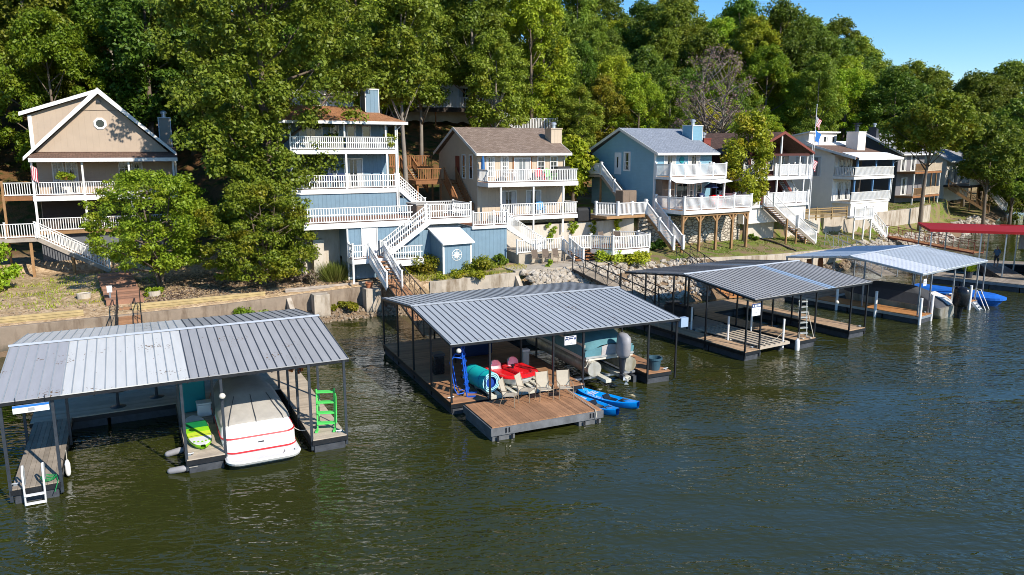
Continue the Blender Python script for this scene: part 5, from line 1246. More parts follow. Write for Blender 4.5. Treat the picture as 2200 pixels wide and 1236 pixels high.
slider(H, .9, 2.5, 7.8, 9.6, -.04); slider(H, 4.0, 5.6, 7.8, 9.6, -.04); slider(H, 1.6, 3.2, 4.8, 6.8, -.04)
chimney_part(H, .6, 3.2, 1.6, 4.2, 9., 13.2, 'dark_gray_siding', 'dark_gray_siding', 'galvanised')
# --- 8: half hidden white house with dark deck and stairs
H = H8 = thing('shore_house', 'white house half hidden by trees with dark deck and white stairs', 'house', (62.5, 108.5, 3.), 43)
body_gable(H, 0, 11, 0, 9, 3, 8.8, 11.4, 'offwhite_wall'); gable_x(H, 0, 11, -.7, 9.7, 8.8, 11.6, 'shingle_gray', .4)
deck_part(H, -.5, -3.4, 11, 0, 5.4, 'dark_wood_wall', 'deck_gray', .3)
rail_part(H, [(-.4, -3.3, 5.4), (3, -3.3, 5.4), (6, -3.3, 5.4), (9, -3.3, 5.4), (11, -3.3, 5.4)], 1.0, 'white_paint', pitch=.2, bal=.1)
stair_part(H, (4.6, -3.8, 5.4), (6.0, -6.4, 1.9), 1.4, 'white_paint', 'white_paint', 'white_paint', True); stair_part(H, (-1.6, -1.0, 5.2), (-.2, -6, 1.8), 1.2, 'deck_brown', 'treated_wood', 'treated_wood', True, name='wood_staircase')
for x in (1., 4., 7., 10.): post_part(H, x, -3.2, 1.8, 5.2, .14, 'treated_wood'); slider(H, x-.5, x+.6, 5.6, 7.6, 0)
# --- the houses up the slope
H = thing('upper_house', 'pale house with white railed deck half hidden by trees above the beige house', 'house', (-13.0, 87.5, 13.), 12)
MB().box(0, 0, 13., 13, 6, 18.6).build('wall', 'offwhite_wall', H); MB().slab([(-.6, -.8, 18.7), (13.6, -.8, 18.7), (13.6, 6.6, 19.4), (-.6, 6.6, 19.4)], .2).build('roof', 'shingle_gray', H)
deck_part(H, -.5, -2.6, 13.5, 0, 15.1, 'dark_wood_wall', 'deck_gray', .5)
rail_part(H, [(-.4, -2.5, 15.1), (3, -2.5, 15.1), (6.5, -2.5, 15.1), (10, -2.5, 15.1), (13.4, -2.5, 15.1)], 1.15, pitch=.17, bal=.07)
for x in (0., 4, 8, 13): post_part(H, x, -2.3, 11., 14.7, .16, 'cedar')
for x in (1, 4, 7, 10): slider(H, x, x+1.5, 15.3, 17.4, 0)
stair_part(H, (8.6, -2.7, 15.1), (10.2, -6.8, 11.8), 1.2, 'deck_tan', 'cedar', 'cedar', True)
t = thing('wood_stairs', 'orange brown wooden stairs and landing left of the beige house', 'stairs', (-10.3, 65.2, 6.4), 20)
m = MB(); boards(m, 0, 0, 3.6, 2.2, 8.9); m.build('landing', 'cedar', t)
rail_part(t, [(0, .05, 8.9), (.5, .05, 8.9)], 1.0, 'cedar', posts=False); rail_part(t, [(2.0, .05, 8.9), (3.6, .05, 8.9)], 1.0, 'cedar', posts=False); rail_part(t, [(0, 2.1, 8.9), (3.6, 2.1, 8.9)], 1.0, 'cedar', pitch=.2, bal=.09, posts=False)
stair_part(t, (1.2, 0, 8.9), (1.9, -2.6, 7.0), 1.1, 'deck_tan', 'cedar', 'cedar', True, name='flight')
for x in (.1, 3.5): post_part(t, x, .1, 5.5, 8.8, .14, 'cedar')
t = thing('picket_fence', 'white picket fence in shade above the beige house roof', 'fence', (.4, 78., 12.6), 14)
zf = max(ground(.4, 78), 12.2)
rail_part(t, [(0, 0, zf+.2), (2.2, 0, zf+.2), (4.4, 0, zf+.2)], 1.2, pitch=.17, bal=.07, name='picket_panel'); rail_part(t, [(-1.8, .4, zf+1.3), (0, 0, zf+.2)], 1.1, pitch=.17, bal=.07, name='picket_panel')
def car(name, label, x, y, z, rz, paint):
    t = thing(name, label, 'car', (x, y, z), rz)
    MB().prism([(-2.2, z+.35), (2.2, z+.35), (2.25, z+.7), (2.0, z+.92), (1.0, z+1.0), (.45, z+1.48), (-1.2, z+1.5), (-1.9, z+1.05), (-2.25, z+.98)], 'y', -.85, .85).build('body', paint, t, fix=True, bevel=.08)
    for s in (-1, 1): MB().prism([(.85, z+1.0), (.4, z+1.4), (-1.1, z+1.42), (-1.6, z+1.05)], 'y', s*.853-.005, s*.853+.005).build('side_window', 'glass', t, fix=True)
    MB().prism([(1.04, z+1.01), (.5, z+1.46), (.53, z+1.48), (1.08, z+1.02)], 'y', -.7, .7).build('windscreen', 'glass', t, fix=True)
    for a in (-1.35, 1.35):
        for s in (-1, 1):
            w_ = MB(); w_.tube([(a, s*.72, z+.33), (a, s*.9, z+.33)], .33, 14); k = w_.build('wheel', 'tyre', t)
    return t
for (x, y, rz, p, lab) in ((20.3, 93.5, 20, 'car_blue', 'blue parked car behind the light blue house roof'), (24.3, 95., 28, 'car_white', 'white parked car behind the light blue house chimney')):
    car('parked_car', lab, x, y, ground(x, y)+.05, rz, p)
t = thing('garden_wall', 'brown timber wall with yellow rail behind the light blue house chimney', 'wall', (23.0, 88.0, 9.0), 24)
MB().box(0, 0, 8.5, 7.5, .3, 11.3).build('panel', 'redbrown_siding', t); MB().box(0, -.05, 11.3, 7.5, .35, 11.9).build('top_rail', 'yellow_timber', t)
# ------------------------------------------------------------------ boat docks
def dock(name, label, O, a, W, D, ze, zr, panels, decks, posts, post_mat='black_steel', cap='flash_gray', wood='deck_brown', fl='float_black', over=.0, post_w=.09, zd=.5, ridge=None, pitch=.3, frame='black_steel', hip=None):
    t = thing(name, label, 'boat dock', (O[0], O[1], 0), a); yr = ridge or D/2
    def roof_z(y): return ze+(zr-ze)*(y/yr if y <= yr else (D-y)/(D-yr))
    for (sl, x0, x1, mt, seam, lab) in panels:
        m = MB(); m.use(mt); y0, y1, z0, z1 = (0, yr, ze, zr) if sl == 'front' else (D, yr, ze, zr)
        ns = max(1, int(round((x1-x0)/(3*pitch))))
        for i in range(ns):
            a_, b_ = x0+(x1-x0)*i/ns, x0+(x1-x0)*(i+1)/ns; j = random.uniform(0, .006)
            q = [(a_, y0, z0+j), (b_, y0, z0+j), (b_, y1, z1+j), (a_, y1, z1+j)]; m.slab(q if sl == 'front' else q[::-1], .03)
        m.use(seam); n = max(1, int(round((x1-x0)/pitch)))
        for i in range(n+(1 if x1 > W-.05 else 0)):
            x = min(max(x0+(x1-x0)*i/n, x0+.03), x1-.03)
            m.prism([(x-.033, 0), (x-.02, .05), (x+.02, .05), (x+.033, 0)], 'y', 0, 1) if False else m.beam((x, y0, z0+.008), (x, y1, z1+.008), .03, .03)
        m.build('roof_panel', None, t, label=lab)
    if hip:
        for q in ([(0, 0, ze), (W, 0, ze), (W-hip, yr, zr), (hip, yr, zr)], [(W, D, ze), (0, D, ze), (hip, yr, zr), (W-hip, yr, zr)], [(0, D, ze), (0, 0, ze), (hip, yr, zr)], [(W, 0, ze), (W, D, ze), (W-hip, yr, zr)]): MB().slab(q, .04).build('roof_panel', cap, t, fix=True)
    m = MB(); m.prism([(yr-.13, zr+.012), (yr, zr+.06), (yr+.13, zr+.012), (yr, zr+.03)], 'x', (hip or 0)-.03, W-(hip or 0)+.03); m.build('ridge_cap', cap, t, fix=True)
    m = MB()
    for y in (0.03, D-.03): m.beam((0, y, ze-.085), (W, y, ze-.085), .05, .09)
    for x in (0.03, W-.03): m.beam((x, 0, ze-.08), (x, yr, (ze if hip else zr)-.08), .05, .085); m.beam((x, D, ze-.08), (x, yr, (ze if hip else zr)-.08), .05, .085)
    n = max(2, int(W/2.4))
    for i in range(1, n): x = W*i/n; m.beam((x, .05, ze-.13), (x, D-.05, ze-.13), .05, .08); hip or (m.beam((x, 0.05, ze-.09), (x, yr, zr-.09), .05, .07), m.beam((x, D-.05, ze-.09), (x, yr, zr-.09), .05, .07))
    m.build('roof_frame', frame, t)
    for d in decks:
        x0, y0, x1, y1, al = d[:5]; wd = d[5] if len(d) > 5 else wood
        m = MB(); boards(m, x0, y0, x1, y1, zd, .04, al); k = m.build('deck', wd, t)
        m = MB(); e = .03
        m.box(x0-e, y0-e, zd-.2, x1+e, y0, zd-.045); m.box(x0-e, y1, zd-.2, x1+e, y1+e, zd-.045); m.box(x0-e, y0, zd-.2, x0, y1, zd-.046); m.box(x1, y0, zd-.2, x1+e, y1, zd-.046)
        m.build('deck_frame', frame, k)
        m = MB(); Lx, Ly = x1-x0, y1-y0
        if Lx > Ly: nn = max(1, int(Lx/2.2)); [m.box(x0+Lx*i/nn+.05, y0+.04, -.3, x0+Lx*(i+1)/nn-.05, y1-.04, zd-.21) for i in range(nn)]
        else: nn = max(1, int(Ly/2.2)); [m.box(x0+.04, y0+Ly*i/nn+.05, -.3, x1-.04, y0+Ly*(i+1)/nn-.05, zd-.21) for i in range(nn)]
        m.build('float', fl, k, bevel=.03)
    for p in posts:
        x, y = p; MB().box(x-post_w/2, y-post_w/2, .1, x+post_w/2, y+post_w/2, (ze if hip else roof_z(y))-.05).build('post', post_mat, t)
    return t
DA = dock('boat_dock', 'grey and white metal roofed boat dock with pale decking at lower left', (-15.1, 20.57), 27, 10.5, 9.3, 3.25, 3.85,
  [('front', 0, 1.75, 'roof_mid_gray', 'seam_pale', 'mid grey roof panels'), ('front', 1.75, 5.3, 'roof_pale', 'seam_pale', 'pale white roof panels'), ('front', 5.3, 10.5, 'roof_dark_gray', 'seam_shadow', 'dark grey roof panels'),
   ('back', 0, 5.6, 'roof_pale', 'seam_pale', 'pale white roof panels'), ('back', 5.6, 10.5, 'roof_dark_gray', 'seam_shadow', 'dark grey roof panels')],
  [(.22, .1, 1.45, 6.3, 'y', 'deck_gray'), (5.05, .05, 6.22, 6.3, 'x'), (9.1, -.1, 10.28, 6.3, 'x'), (.1, 6.3, 10.35, 9.25, 'x')],
  [(.2, .12), (1.5, .2), (1.5, 4.4), (.2, 4.4), (5.05, .12), (6.25, .12), (5.05, 3.4), (6.2, 3.2), (9.08, .0), (10.3, .0), (9.08, 2.3), (9.08, 4.2), (10.3, 4.4), (10.3, 9.2), (.15, 9.2), (5.2, 6.4), (9.08, 6.4), (3.4, 9.2), (7, 9.2)],
  'dark_steel', wood='deck_tan', post_w=.085)
DB = dock('boat_dock', 'slate grey metal roofed boat dock with brown decking in the middle', (-2.42, 28.35), 24.8, 11.1, 10.3, 2.95, 3.5,
  [('front', 0, 11.1, 'roof_slate_blue', 'seam_shadow', None), ('back', 0, 11.1, 'roof_slate_blue', 'seam_shadow', None)],
  [(.02, .05, 1.6, 3.3, 'x'), (4.65, .05, 6.1, 3.3, 'x'), (.02, 3.3, 6.1, 8.6, 'x'), (.02, 8.6, 11.0, 10.25, 'x'), (9.45, .1, 10.75, 8.6, 'x')],
  [(.05, .1), (1.72, .1), (4.66, .15), (6.12, .15), (9.46, .1), (11.0, .12), (.05, 2.6), (.05, 5.1), (.05, 7.6), (.05, 10.2), (4.6, 3.2), (6.1, 4.6), (9.46, 4.6), (11.0, 4.6), (11.0, 10.2), (2.8, 10.2), (5.6, 10.2), (8.4, 10.2), (2.2, 5.4), (6.1, 8.4)], cap='roof_slate_blue', post_w=.075)
MB().box(11.1, -.06, 2.52, 11.5, .2, 2.95).build('corner_box', 'roof_sky_blue', DB)
DC = dock('boat_dock', 'ash grey roofed boat dock with one blue roof strip', (12.1, 36.3), 31.5, 9.65, 10.0, 3.15, 3.7,
  [('front', 0, 5.7, 'roof_ash', 'seam_shadow', None), ('front', 5.7, 6.35, 'roof_sky_blue', 'seam_mid', 'blue roof strip'), ('front', 6.35, 9.65, 'roof_ash', 'seam_shadow', None),
   ('back', 0, 5.7, 'roof_dark_gray', 'seam_shadow', None), ('back', 5.7, 6.35, 'roof_sky_blue', 'seam_mid', 'blue roof strip'), ('back', 6.35, 9.65, 'roof_dark_gray', 'seam_shadow', None)],
  [(-.45, .05, .6, 7.6, 'y'), (3.7, .1, 5.1, 7.6, 'x'), (8.05, .1, 9.5, 7.6, 'y'), (-.45, 7.6, 9.6, 9.9, 'x')],
  [(-.42, .1), (.62, .1), (3.72, .15), (5.08, .2), (8.07, .15), (9.5, .15), (-.42, 2.8), (-.42, 5.3), (-.42, 7.6), (-.42, 9.85), (2.4, 9.85), (5.0, 9.85), (9.5, 4.5), (9.5, 9.85), (8.07, 4.), (3.72, 4.4), (5.08, 3.0), (.62, 5.2)], wood='deck_warm', post_w=.075)
DD = dock('boat_dock', 'pale blue and silver roofed boat dock with orange boards and white bumper poles', (24.8, 44.3), 37, 9.3, 9.3, 3.1, 3.65,
  [('front', 0, 3.0, 'roof_silver', 'roof_silver', 'silver roof panels'), ('front', 3.0, 9.3, 'roof_pale_blue', 'seam_pale', 'pale blue roof panels'), ('back', 0, 4, 'roof_pale_blue', 'roof_pale_blue', None), ('back', 4, 9.3, 'roof_sky_blue', 'roof_sky_blue', None)],
  [(-.15, -.1, 1.45, 6.8, 'y', 'deck_orange'), (6.9, .0, 8.2, 6.8, 'y', 'deck_orange'), (-.1, 6.8, 9.2, 9.2, 'x')],
  [(.0, .1), (1.4, .1), (4.6, .1), (6.1, .1), (8.15, .1), (9.2, .1), (.0, 3.6), (0, 9.2), (3.2, 9.2), (6.2, 9.2), (9.2, 9.2), (6.9, 3.6), (8.9, 4.6)], 'gray_steel', wood='deck_gray', post_w=.08, frame='galvanised')
DE = dock('boat_dock', 'large boat dock with low deep red roof at the right edge', (33.6, 59.6), -20, 20., 6., 4.15, 4.4, [],
  [(.1, 7.6, 19.8, 9.9, 'x', 'deck_gray'), (5.2, .1, 7.0, 7.6, 'y', 'deck_gray'), (11.5, .1, 13., 7.6, 'y', 'deck_gray')],
  [(.12, .12), (.12, 5.85), (2.2, 5.85), (3.6, .12), (5.3, .12), (7., .12), (7., 4.0), (9.4, .12), (11.6, .12), (5.2, 5.), (13., 5), (14, .12), (19.8, .12), (19.8, 5.85), (9, 5.85), (14, 5.85)], 'gray_steel', 'roof_red', post_w=.09, zd=.62, frame='dark_steel', hip=5.5)
for q in ((-.04, -.05, 20.04, -.002), (-.04, 6.002, 20.04, 6.05), (-.05, 0, -.002, 6), (20.002, 0, 20.05, 6)): MB().box(q[0], q[1], 3.97, q[2], q[3], 4.17).build('red_fascia', 'roof_red', DE)
for k in range(5): MB().box(7.6+k*.62, 5.7, 2.2, 8.16+k*.62, 5.74, 4.0).build('side_curtain', ('roof_mid_gray', 'sign_white', 'roof_pale_blue', 'sign_white', 'roof_mid_gray')[k], DE)
t = thing('floating_walkway', 'grey boarded floating walkway in front of the red roofed dock', 'walkway', (33.4, 58.4, 0), -43.5)
m = MB(); boards(m, 0, 0, 9.8, 2.3, .62, .04, 'y'); m.build('deck', 'deck_gray', t); MB().box(-.03, -.04, .38, 9.83, -.005, .57).build('rim', 'gray_steel', t); MB().box(-.04, 0, .38, -.005, 2.3, .57).build('rim', 'gray_steel', t)
for k in range(5): MB().box(.05+k*1.96, .03, -.25, 1.95+k*1.96, 2.25, .37).build('float', 'float_black', t, bevel=.03)
# swim platform in front of the middle dock
t = thing('swim_platform', 'brown boarded floating platform with grey floats in front of the middle dock', 'platform', (-2.42, 28.35, 0), 24.8)
m = MB(); boards(m, .42, -3.15, 5.05, -.42, .55, .04, 'y'); m.build('deck', 'deck_brown', t)
m = MB(); m.box(.36, -3.2, .22, 5.11, -3.14, .51); m.box(.36, -.42, .22, 5.11, -.36, .51); m.box(.36, -3.14, .22, .42, -.42, .51); m.box(5.05, -3.14, .22, 5.11, -.42, .51); k = m.build('frame', 'float_gray', t)
for x0, x1 in ((.42, 1.35), (4.05, 5.05)): MB().box(x0, -3.13, -.25, x1, -.45, .22).build('float', 'float_gray', t, bevel=.03)
for x in (.62, 1.18, 4.25, 4.85): MB().box(x-.035, -3.24, -.05, x+.035, -3.205, .2).build('float_strap', 'plastic_black', t)
for x in (.95, 1.08, 4.52, 4.65): MB().box(x-.02, -3.24, .3, x+.02, -3.205, .48).build('hinge_bolt', 'plastic_black', t)

# gangways
def gangway(label, p, q, w=1.1, wood='deck_brown', steel='black_steel', h=1.0, bays=6):
    p, q = Vector(p), Vector(q); d = q-p; L = math.hypot(d.x, d.y); rz = math.degrees(math.atan2(d.y, d.x))
    t = thing('gangway', label, 'gangway', (p.x, p.y, p.z), rz); s = (q.z-p.z)/L
    f = lambda x, y, z: (x, y, p.z+s*x+z)
    m = MB(); n = int(L/.15)
    for i in range(n): x = L*(i+.5)/n; m.beam(f(x, -w/2, .0), f(x, w/2, .0), .14, .04)
    m.build('deck', wood, t)
    m = MB()
    for y in (-w/2-.03, w/2+.03): m.beam(f(0, y, -.06), f(L, y, -.06), .06, .14)
    for i in range(bays): m.beam(f(L*i/bays, -w/2, -.1), f(L*(i+1)/bays, w/2, -.1), .04, .05)
    m.build('beam', steel, t)
    for y in (-w/2-.03, w/2+.03):
        m = MB(); m.beam(f(0, y, h), f(L, y, h), .045, .045); m.beam(f(0, y, h*.5), f(L, y, h*.5), .02, .02)
        for i in range(bays+1): m.beam(f(L*i/bays, y, -.05), f(L*i/bays, y, h), .04, .04)
        for i in range(bays):
            a, b = (0, h) if i % 2 else (h, 0); m.beam(f(L*i/bays, y, a), f(L*(i+1)/bays, y, b), .02, .02)
        m.build('truss_rail', steel, t)
    return t
gangway('black railed gangway behind the grey and white roofed dock', (-22.2, 42.3, 1.5), (-16.6, 31.2, .62), bays=8)
gangway('black railed brown gangway from the seawall to the middle dock', (-8.0, 48.9, 1.98), (-4.2, 39.2, .62), bays=8)
gangway('long grey boarded gangway from the patio towards the blue striped dock', (4.7, 51.6, 2.3), (9.6, 45.6, .62), 1.2, 'deck_gray', bays=7)
gangway('orange boarded gangway from the lawn to the blue striped dock', (13.3, 57.4, 2.12), (15.2, 49.4, .62), 1.1, 'deck_orange', bays=7)
gangway('grey steel truss gangway from the lawn behind the pale blue dock', (29.6, 68.6, 1.65), (29.9, 58.2, .65), 1.2, 'deck_gray', 'gray_steel', 1.25, 6)
gangway('rusty brown gangway across the boulders to the red roofed dock', (40.6, 81.6, 1.25), (44.6, 70.6, .75), 1.2, 'cedar', 'red_trim', 1.0, 7)
# brown garden steps left of the multi stemmed tree
p, q = Vector((-26.9, 49.6, 2.1)), Vector((-22.6, 42.7, 1.55)); d = q-p; L = math.hypot(d.x, d.y)
t = thing('garden_steps', 'brown boarded garden steps leading down to the left gangway', 'steps', p, math.degrees(math.atan2(d.y, d.x)))
for i in range(7):
    x0 = L*i/7; z = p.z+(q.z-p.z)*i/7+.22; m = MB(); boards(m, x0, -1.0, x0+L/7-.22, 1.0, z, .05, 'y'); m.box(x0+L/7-.26, -1.0, z-.3, x0+L/7-.2, 1.0, z-.05); m.build('step', 'step_brown', t)
for k, (x, y, lab) in enumerate(((-25.9, 44.2, 'round grey stone planter left of the brown garden steps'), (-22.0, 44.9, 'round grey stone planter right of the brown garden steps'))):
    z = ground(x, y); t = thing('planter', lab, 'planter', (x, y, z)); MB().lathe([(.36, z-.05), (.4, z+.3), (.34, z+.31), (.32, z+.22)], (0, 0), 18).build('bowl', 'concrete_pale', t, smooth=False)
    MB().lathe([(.31, z+.2), (.31, z+.24)], (0, 0), 18).build('soil', 'bark', t)
t = thing('flower_pot', 'terracotta flower pot on the concrete pier', 'pot', (-9.2, 47.2, 1.7))
MB().lathe([(.16, 1.7), (.25, 2.0), (.28, 2.0), (.28, 2.08), (.23, 2.08), (.21, 1.95)], (0, 0), 18).build('pot', 'terracotta', t)
t = thing('meter_box', 'white electric meter box on a post by the brown garden steps', 'meter box', (-23.7, 43.1, 1.5), 20)
MB().box(-.04, -.04, 1.4, .04, .04, 2.3).build('post', 'gray_steel', t); MB().box(-.14, -.1, 2.2, .14, -.04, 2.6).build('box', 'white_vinyl', t, bevel=.015)
t = thing('meter_box', 'white electric meter box beside the blue house shore stairs', 'meter box', (-8.15, 48.9, 1.9), 20)
MB().box(-.04, -.04, 1.8, .04, .04, 2.7).build('post', 'gray_steel', t); MB().box(-.16, -.1, 2.6, .16, -.04, 3.05).build('box', 'white_vinyl', t, bevel=.015)
t = thing('drain_hose', 'black drain hose lying across the lawn under the pale wall', 'hose', (22.0, 66.8, 2.5))
pts = []
for i in range(14):
    u = i/13; x, y = 22.0+2.9*u+.4*math.sin(u*5), 67.2-4.3*u**1.3; pts.append((x-22.0, y-66.8, ground(x, y)+.08+.4*max(0, .2-u)))
MB().tube(pts, .085, 8).build('pipe', 'plastic_black', t, smooth=True)

# ------------------------------------------------------------------ boats
def outline(y0, y1, hw, rs=.35, bow=.45, n=7, stern_curve=.0):
    """closed plan of a hull: stern at y0 with rounded corners, pointed bow at y1 (points anticlockwise)"""
    L = y1-y0; yb = y1-L*bow; P = []
    for i in range(n): a = math.pi/2*i/(n-1); P.append((hw-rs+rs*math.sin(a), y0+rs-rs*math.cos(a)))
    for i in range(1, n+3): u = i/(n+2); P.append((hw*math.cos(u*math.pi/2)**.75 if u < 1 else .02, yb+(y1-yb)*math.sin(u*math.pi/2)))
    Q = [(-x, y) for x, y in P[::-1]]
    return P+Q
def loft(m, rings, cap0=True, cap1=True):
    k = len(m.v); n = len(rings[0])
    for r in rings: m.v += [tuple(p) for p in r]
    for i in range(len(rings)-1):
        for j in range(n): m.f.append([k+i*n+j, k+i*n+(j+1) % n, k+(i+1)*n+(j+1) % n, k+(i+1)*n+j]); m.m.append(m.cur)
    if cap0: m.f.append([k+j for j in reversed(range(n))]); m.m.append(m.cur)
    if cap1: e = k+(len(rings)-1)*n; m.f.append([e+j for j in range(n)]); m.m.append(m.cur)
    return m
def ring(y0, y1, hw, z, rs=.35, bow=.45, sheer=0.):
    return [(x, y, z+sheer*max(0, (y-y0)/(y1-y0)-.4)) for x, y in outline(y0, y1, hw, rs, bow)]
def outboard(t, x, y, z, s=1., cowl='plastic_black', leg='plastic_black', prop='aluminium'):
    """outboard motor: cowling, midsection, gearcase, propeller; faces -y"""
    m = MB(); prof = [(-.12, .0, .2, .26), (.0, .0, .24, .34), (.45, -.03, .24, .36), (.68, -.02, .22, .33), (.78, .03, .16, .24), (.8, .04, .06, .1)]
    loft(m, [[(x+a*s*math.cos(q)*(1 if abs(math.cos(q)) < .7 else .92), y+(oy+b*math.sin(q))*s, z+dz*s) for q in [2*math.pi*j/14 for j in range(14)]] for dz, oy, a, b in prof]); o = m.build('motor_cowl', cowl, t, smooth=True)
    m = MB(); loft(m, [[(x+a*s*math.cos(q), y+(oy+b*math.sin(q))*s, z+dz*s) for q in [2*math.pi*j/10 for j in range(10)]] for dz, oy, a, b in [(-.02, .02, .16, .22), (-.4, .05, .1, .17), (-.75, .04, .07, .13), (-.95, .0, .06, .2)]]); m.tube([(x, y+.28*s, z-.98*s), (x, y+.1*s, z-.98*s), (x, y-.25*s, z-.98*s)], [.02*s, .075*s, .06*s], 10); m.box(x-.13*s, y-.2*s, z-.82*s, x+.13*s, y+.15*s, z-.8*s); m.build('motor_leg', leg, t, smooth=False)
    m = MB()
    for k in range(3):
        a = 2.1*k; m.sheet([[(x+.04*s*math.cos(a), y-.27*s, z-.98*s+.04*s*math.sin(a)), (x+.04*s*math.cos(a+.9), y-.33*s, z-.98*s+.04*s*math.sin(a+.9))], [(x+.19*s*math.cos(a+.1), y-.25*s, z-.98*s+.19*s*math.sin(a+.1)), (x+.19*s*math.cos(a+.9), y-.34*s, z-.98*s+.19*s*math.sin(a+.9))]])
    m.tube([(x, y-.24*s, z-.98*s), (x, y-.38*s, z-.98*s)], [.06*s, .04*s], 8); m.build('propeller', prop, t)
def place(root, x, y, z): return local(root, x, y, z)
# white runabout with red stripes
t = thing('motor_boat', 'white motor boat with red stripes under a grey canvas cover', 'boat', place(DA, 7.42, .0, 0), 27)
hw = 1.2
m = MB(); loft(m, [ring(.1, 6.6, .75, -.2, .25), ring(-.2, 6.9, 1.08, .08, .35), ring(-.62, 7.1, 1.2, .24, .45), ring(-.68, 7.15, 1.22, .33, .48), ring(-.62, 7.1, 1.16, .37, .48)]); m.build('hull', 'gelcoat', t, fix=True, smooth=False)
m = MB(); loft(m, [ring(.12, 7.15, hw-.03, .365, .4), ring(.3, 7.2, hw, .5, .42), ring(.42, 7.2, hw+.02, .6, .42, sheer=.2), ring(.56, 7.2, hw+.04, .72, .42, sheer=.25)]); m.build('transom', 'gelcoat', t, fix=True)
m = MB(); loft(m, [ring(.1, 7.16, hw+.0, .385, .4), ring(.15, 7.17, hw+.012, .425, .4)], False, False); m.build('lower_stripe', 'boat_red', t, fix=True)
m = MB(); loft(m, [ring(.545, 7.22, hw+.05, .725, .42, sheer=.25), ring(.56, 7.22, hw+.05, .76, .42, sheer=.25)], True, True); m.build('upper_stripe', 'boat_red', t, fix=True)
m = MB(); loft(m, [ring(.6, 7.2, hw+.02, .76, .42, sheer=.25), ring(1.05, 7.15, hw-.06, .98, .45, sheer=.2), ring(1.35, 7.1, hw-.12, 1.04, .45, sheer=.2)]); m.build('sun_deck', 'gelcoat', t, fix=True)
m = MB(); loft(m, [ring(1.2, 7.12, hw-.0, .95, .35, .6, sheer=.2), ring(1.32, 7.0, hw-.04, 1.1, .38, .6, sheer=.15), ring(1.9, 6.6, hw-.2, 1.3, .45, .65), ring(2.5, 5.9, hw-.42, 1.62, .45, .6), ring(2.9, 5.0, hw-.75, 1.74, .3, .5), ring(3.2, 4.4, .15, 1.78, .12)]); m.build('canvas_cover', 'canvas_gray', t, fix=True, smooth=True)
m = MB(); m.tube([(.62, -.5, .39), (.98, -.46, .39), (1.02, -.2, .39), (.7, -.22, .39), (.62, -.5, .39)], .018, 6); m.build('boarding_step', 'galvanised', t)
for x in (-.75, 0, .75): MB().tube([(x*1.25, 1.22, .98), (x*1.2, 1.3, 1.13), (x, 1.9, 1.33), (x*.75, 2.5, 1.645)], .014, 5).build('cover_seam', 'canvas_charcoal', t)
MB().box(-.08, .36, .57, .12, .42, .6).build('name_badge', 'plastic_dark', t)
# pontoon boat on the middle dock lift
t = thing('pontoon_boat', 'pontoon boat with teal and silver cover and grey outboard', 'boat', place(DB, 7.75, .35, 0), 24.8)
for x in (-.92, .92):
    m = MB(); m.tube([(x, .0, .98), (x, .12, .98), (x, 6.2, .98), (x, 6.8, 1.08), (x, 7.1, 1.2)], [.34, .34, .34, .24, .08], 24); m.build('pontoon', 'pontoon_alu', t)
MB().box(-1.22, .25, 1.3, 1.22, 6.9, 1.42).build('deck', 'gelcoat_cream', t); MB().box(-1.24, .2, 1.42, 1.24, .26, 1.5).build('stern_rail', 'aluminium', t)
for x in (-1.22, 1.18): MB().box(x, .4, 1.42, x+.04, 6.7, 2.0).build('side_panel', 'gelcoat_cream', t)
m = MB(); m.use('canvas_teal')
secs = []
for y, top, dr in ((.28, 1.98, .25), (.55, 2.2, .2), (1.5, 2.42, .15), (3.2, 2.5, .15), (5, 2.4, .15), (6.6, 2.1, .2)):
    secs.append([(-1.27, y, 1.46), (-1.27, y, 1.82), (-1.0, y, top-dr), (-.45, y, top-.04), (0, y, top), (.45, y, top-.04), (1.0, y, top-dr), (1.27, y, 1.82), (1.27, y, 1.46)])
m.sheet(secs)
for x0, x1, mt in ((-1.27, -.42, 'canvas_teal'), (-.42, .55, 'canvas_silver'), (.55, 1.27, 'canvas_teal')):
    m.use(mt); top = lambda x: 1.98-(.25 if abs(x) > .99 else .04 if abs(x) > .3 else .0)
    m.sheet([[(x0+(x1-x0)*i/5, .27-.05*j/3+.02*math.sin(9*i), 1.46+(1.98-.16*abs(x0+(x1-x0)*i/5)-1.46)*j/3) for i in range(6)] for j in range(4)])
m.build('canvas_cover', None, t, smooth=True)
outboard(t, .34, -.3, 1.62, 1.15, 'motor_gray', 'plastic_dark')
t = thing('boat_lift', 'wooden bunk boat lift under the pontoon boat', 'boat lift', place(DB, 7.75, .2, 0), 24.8)
for x in (-.5, .5): MB().box(x-.14, -.35, .45, x+.14, 6.8, .6).build('bunk', 'slat_white', t)
for y in (.8, 5.6): MB().box(-1.6, y-.08, .36, 1.6, y+.08, .45).build('cross_beam', 'galvanised', t)
for x in (-1.45, 1.3): MB().box(x, .4, -.2, x+.2, 6, .3).build('lift_tank', 'float_black', t)
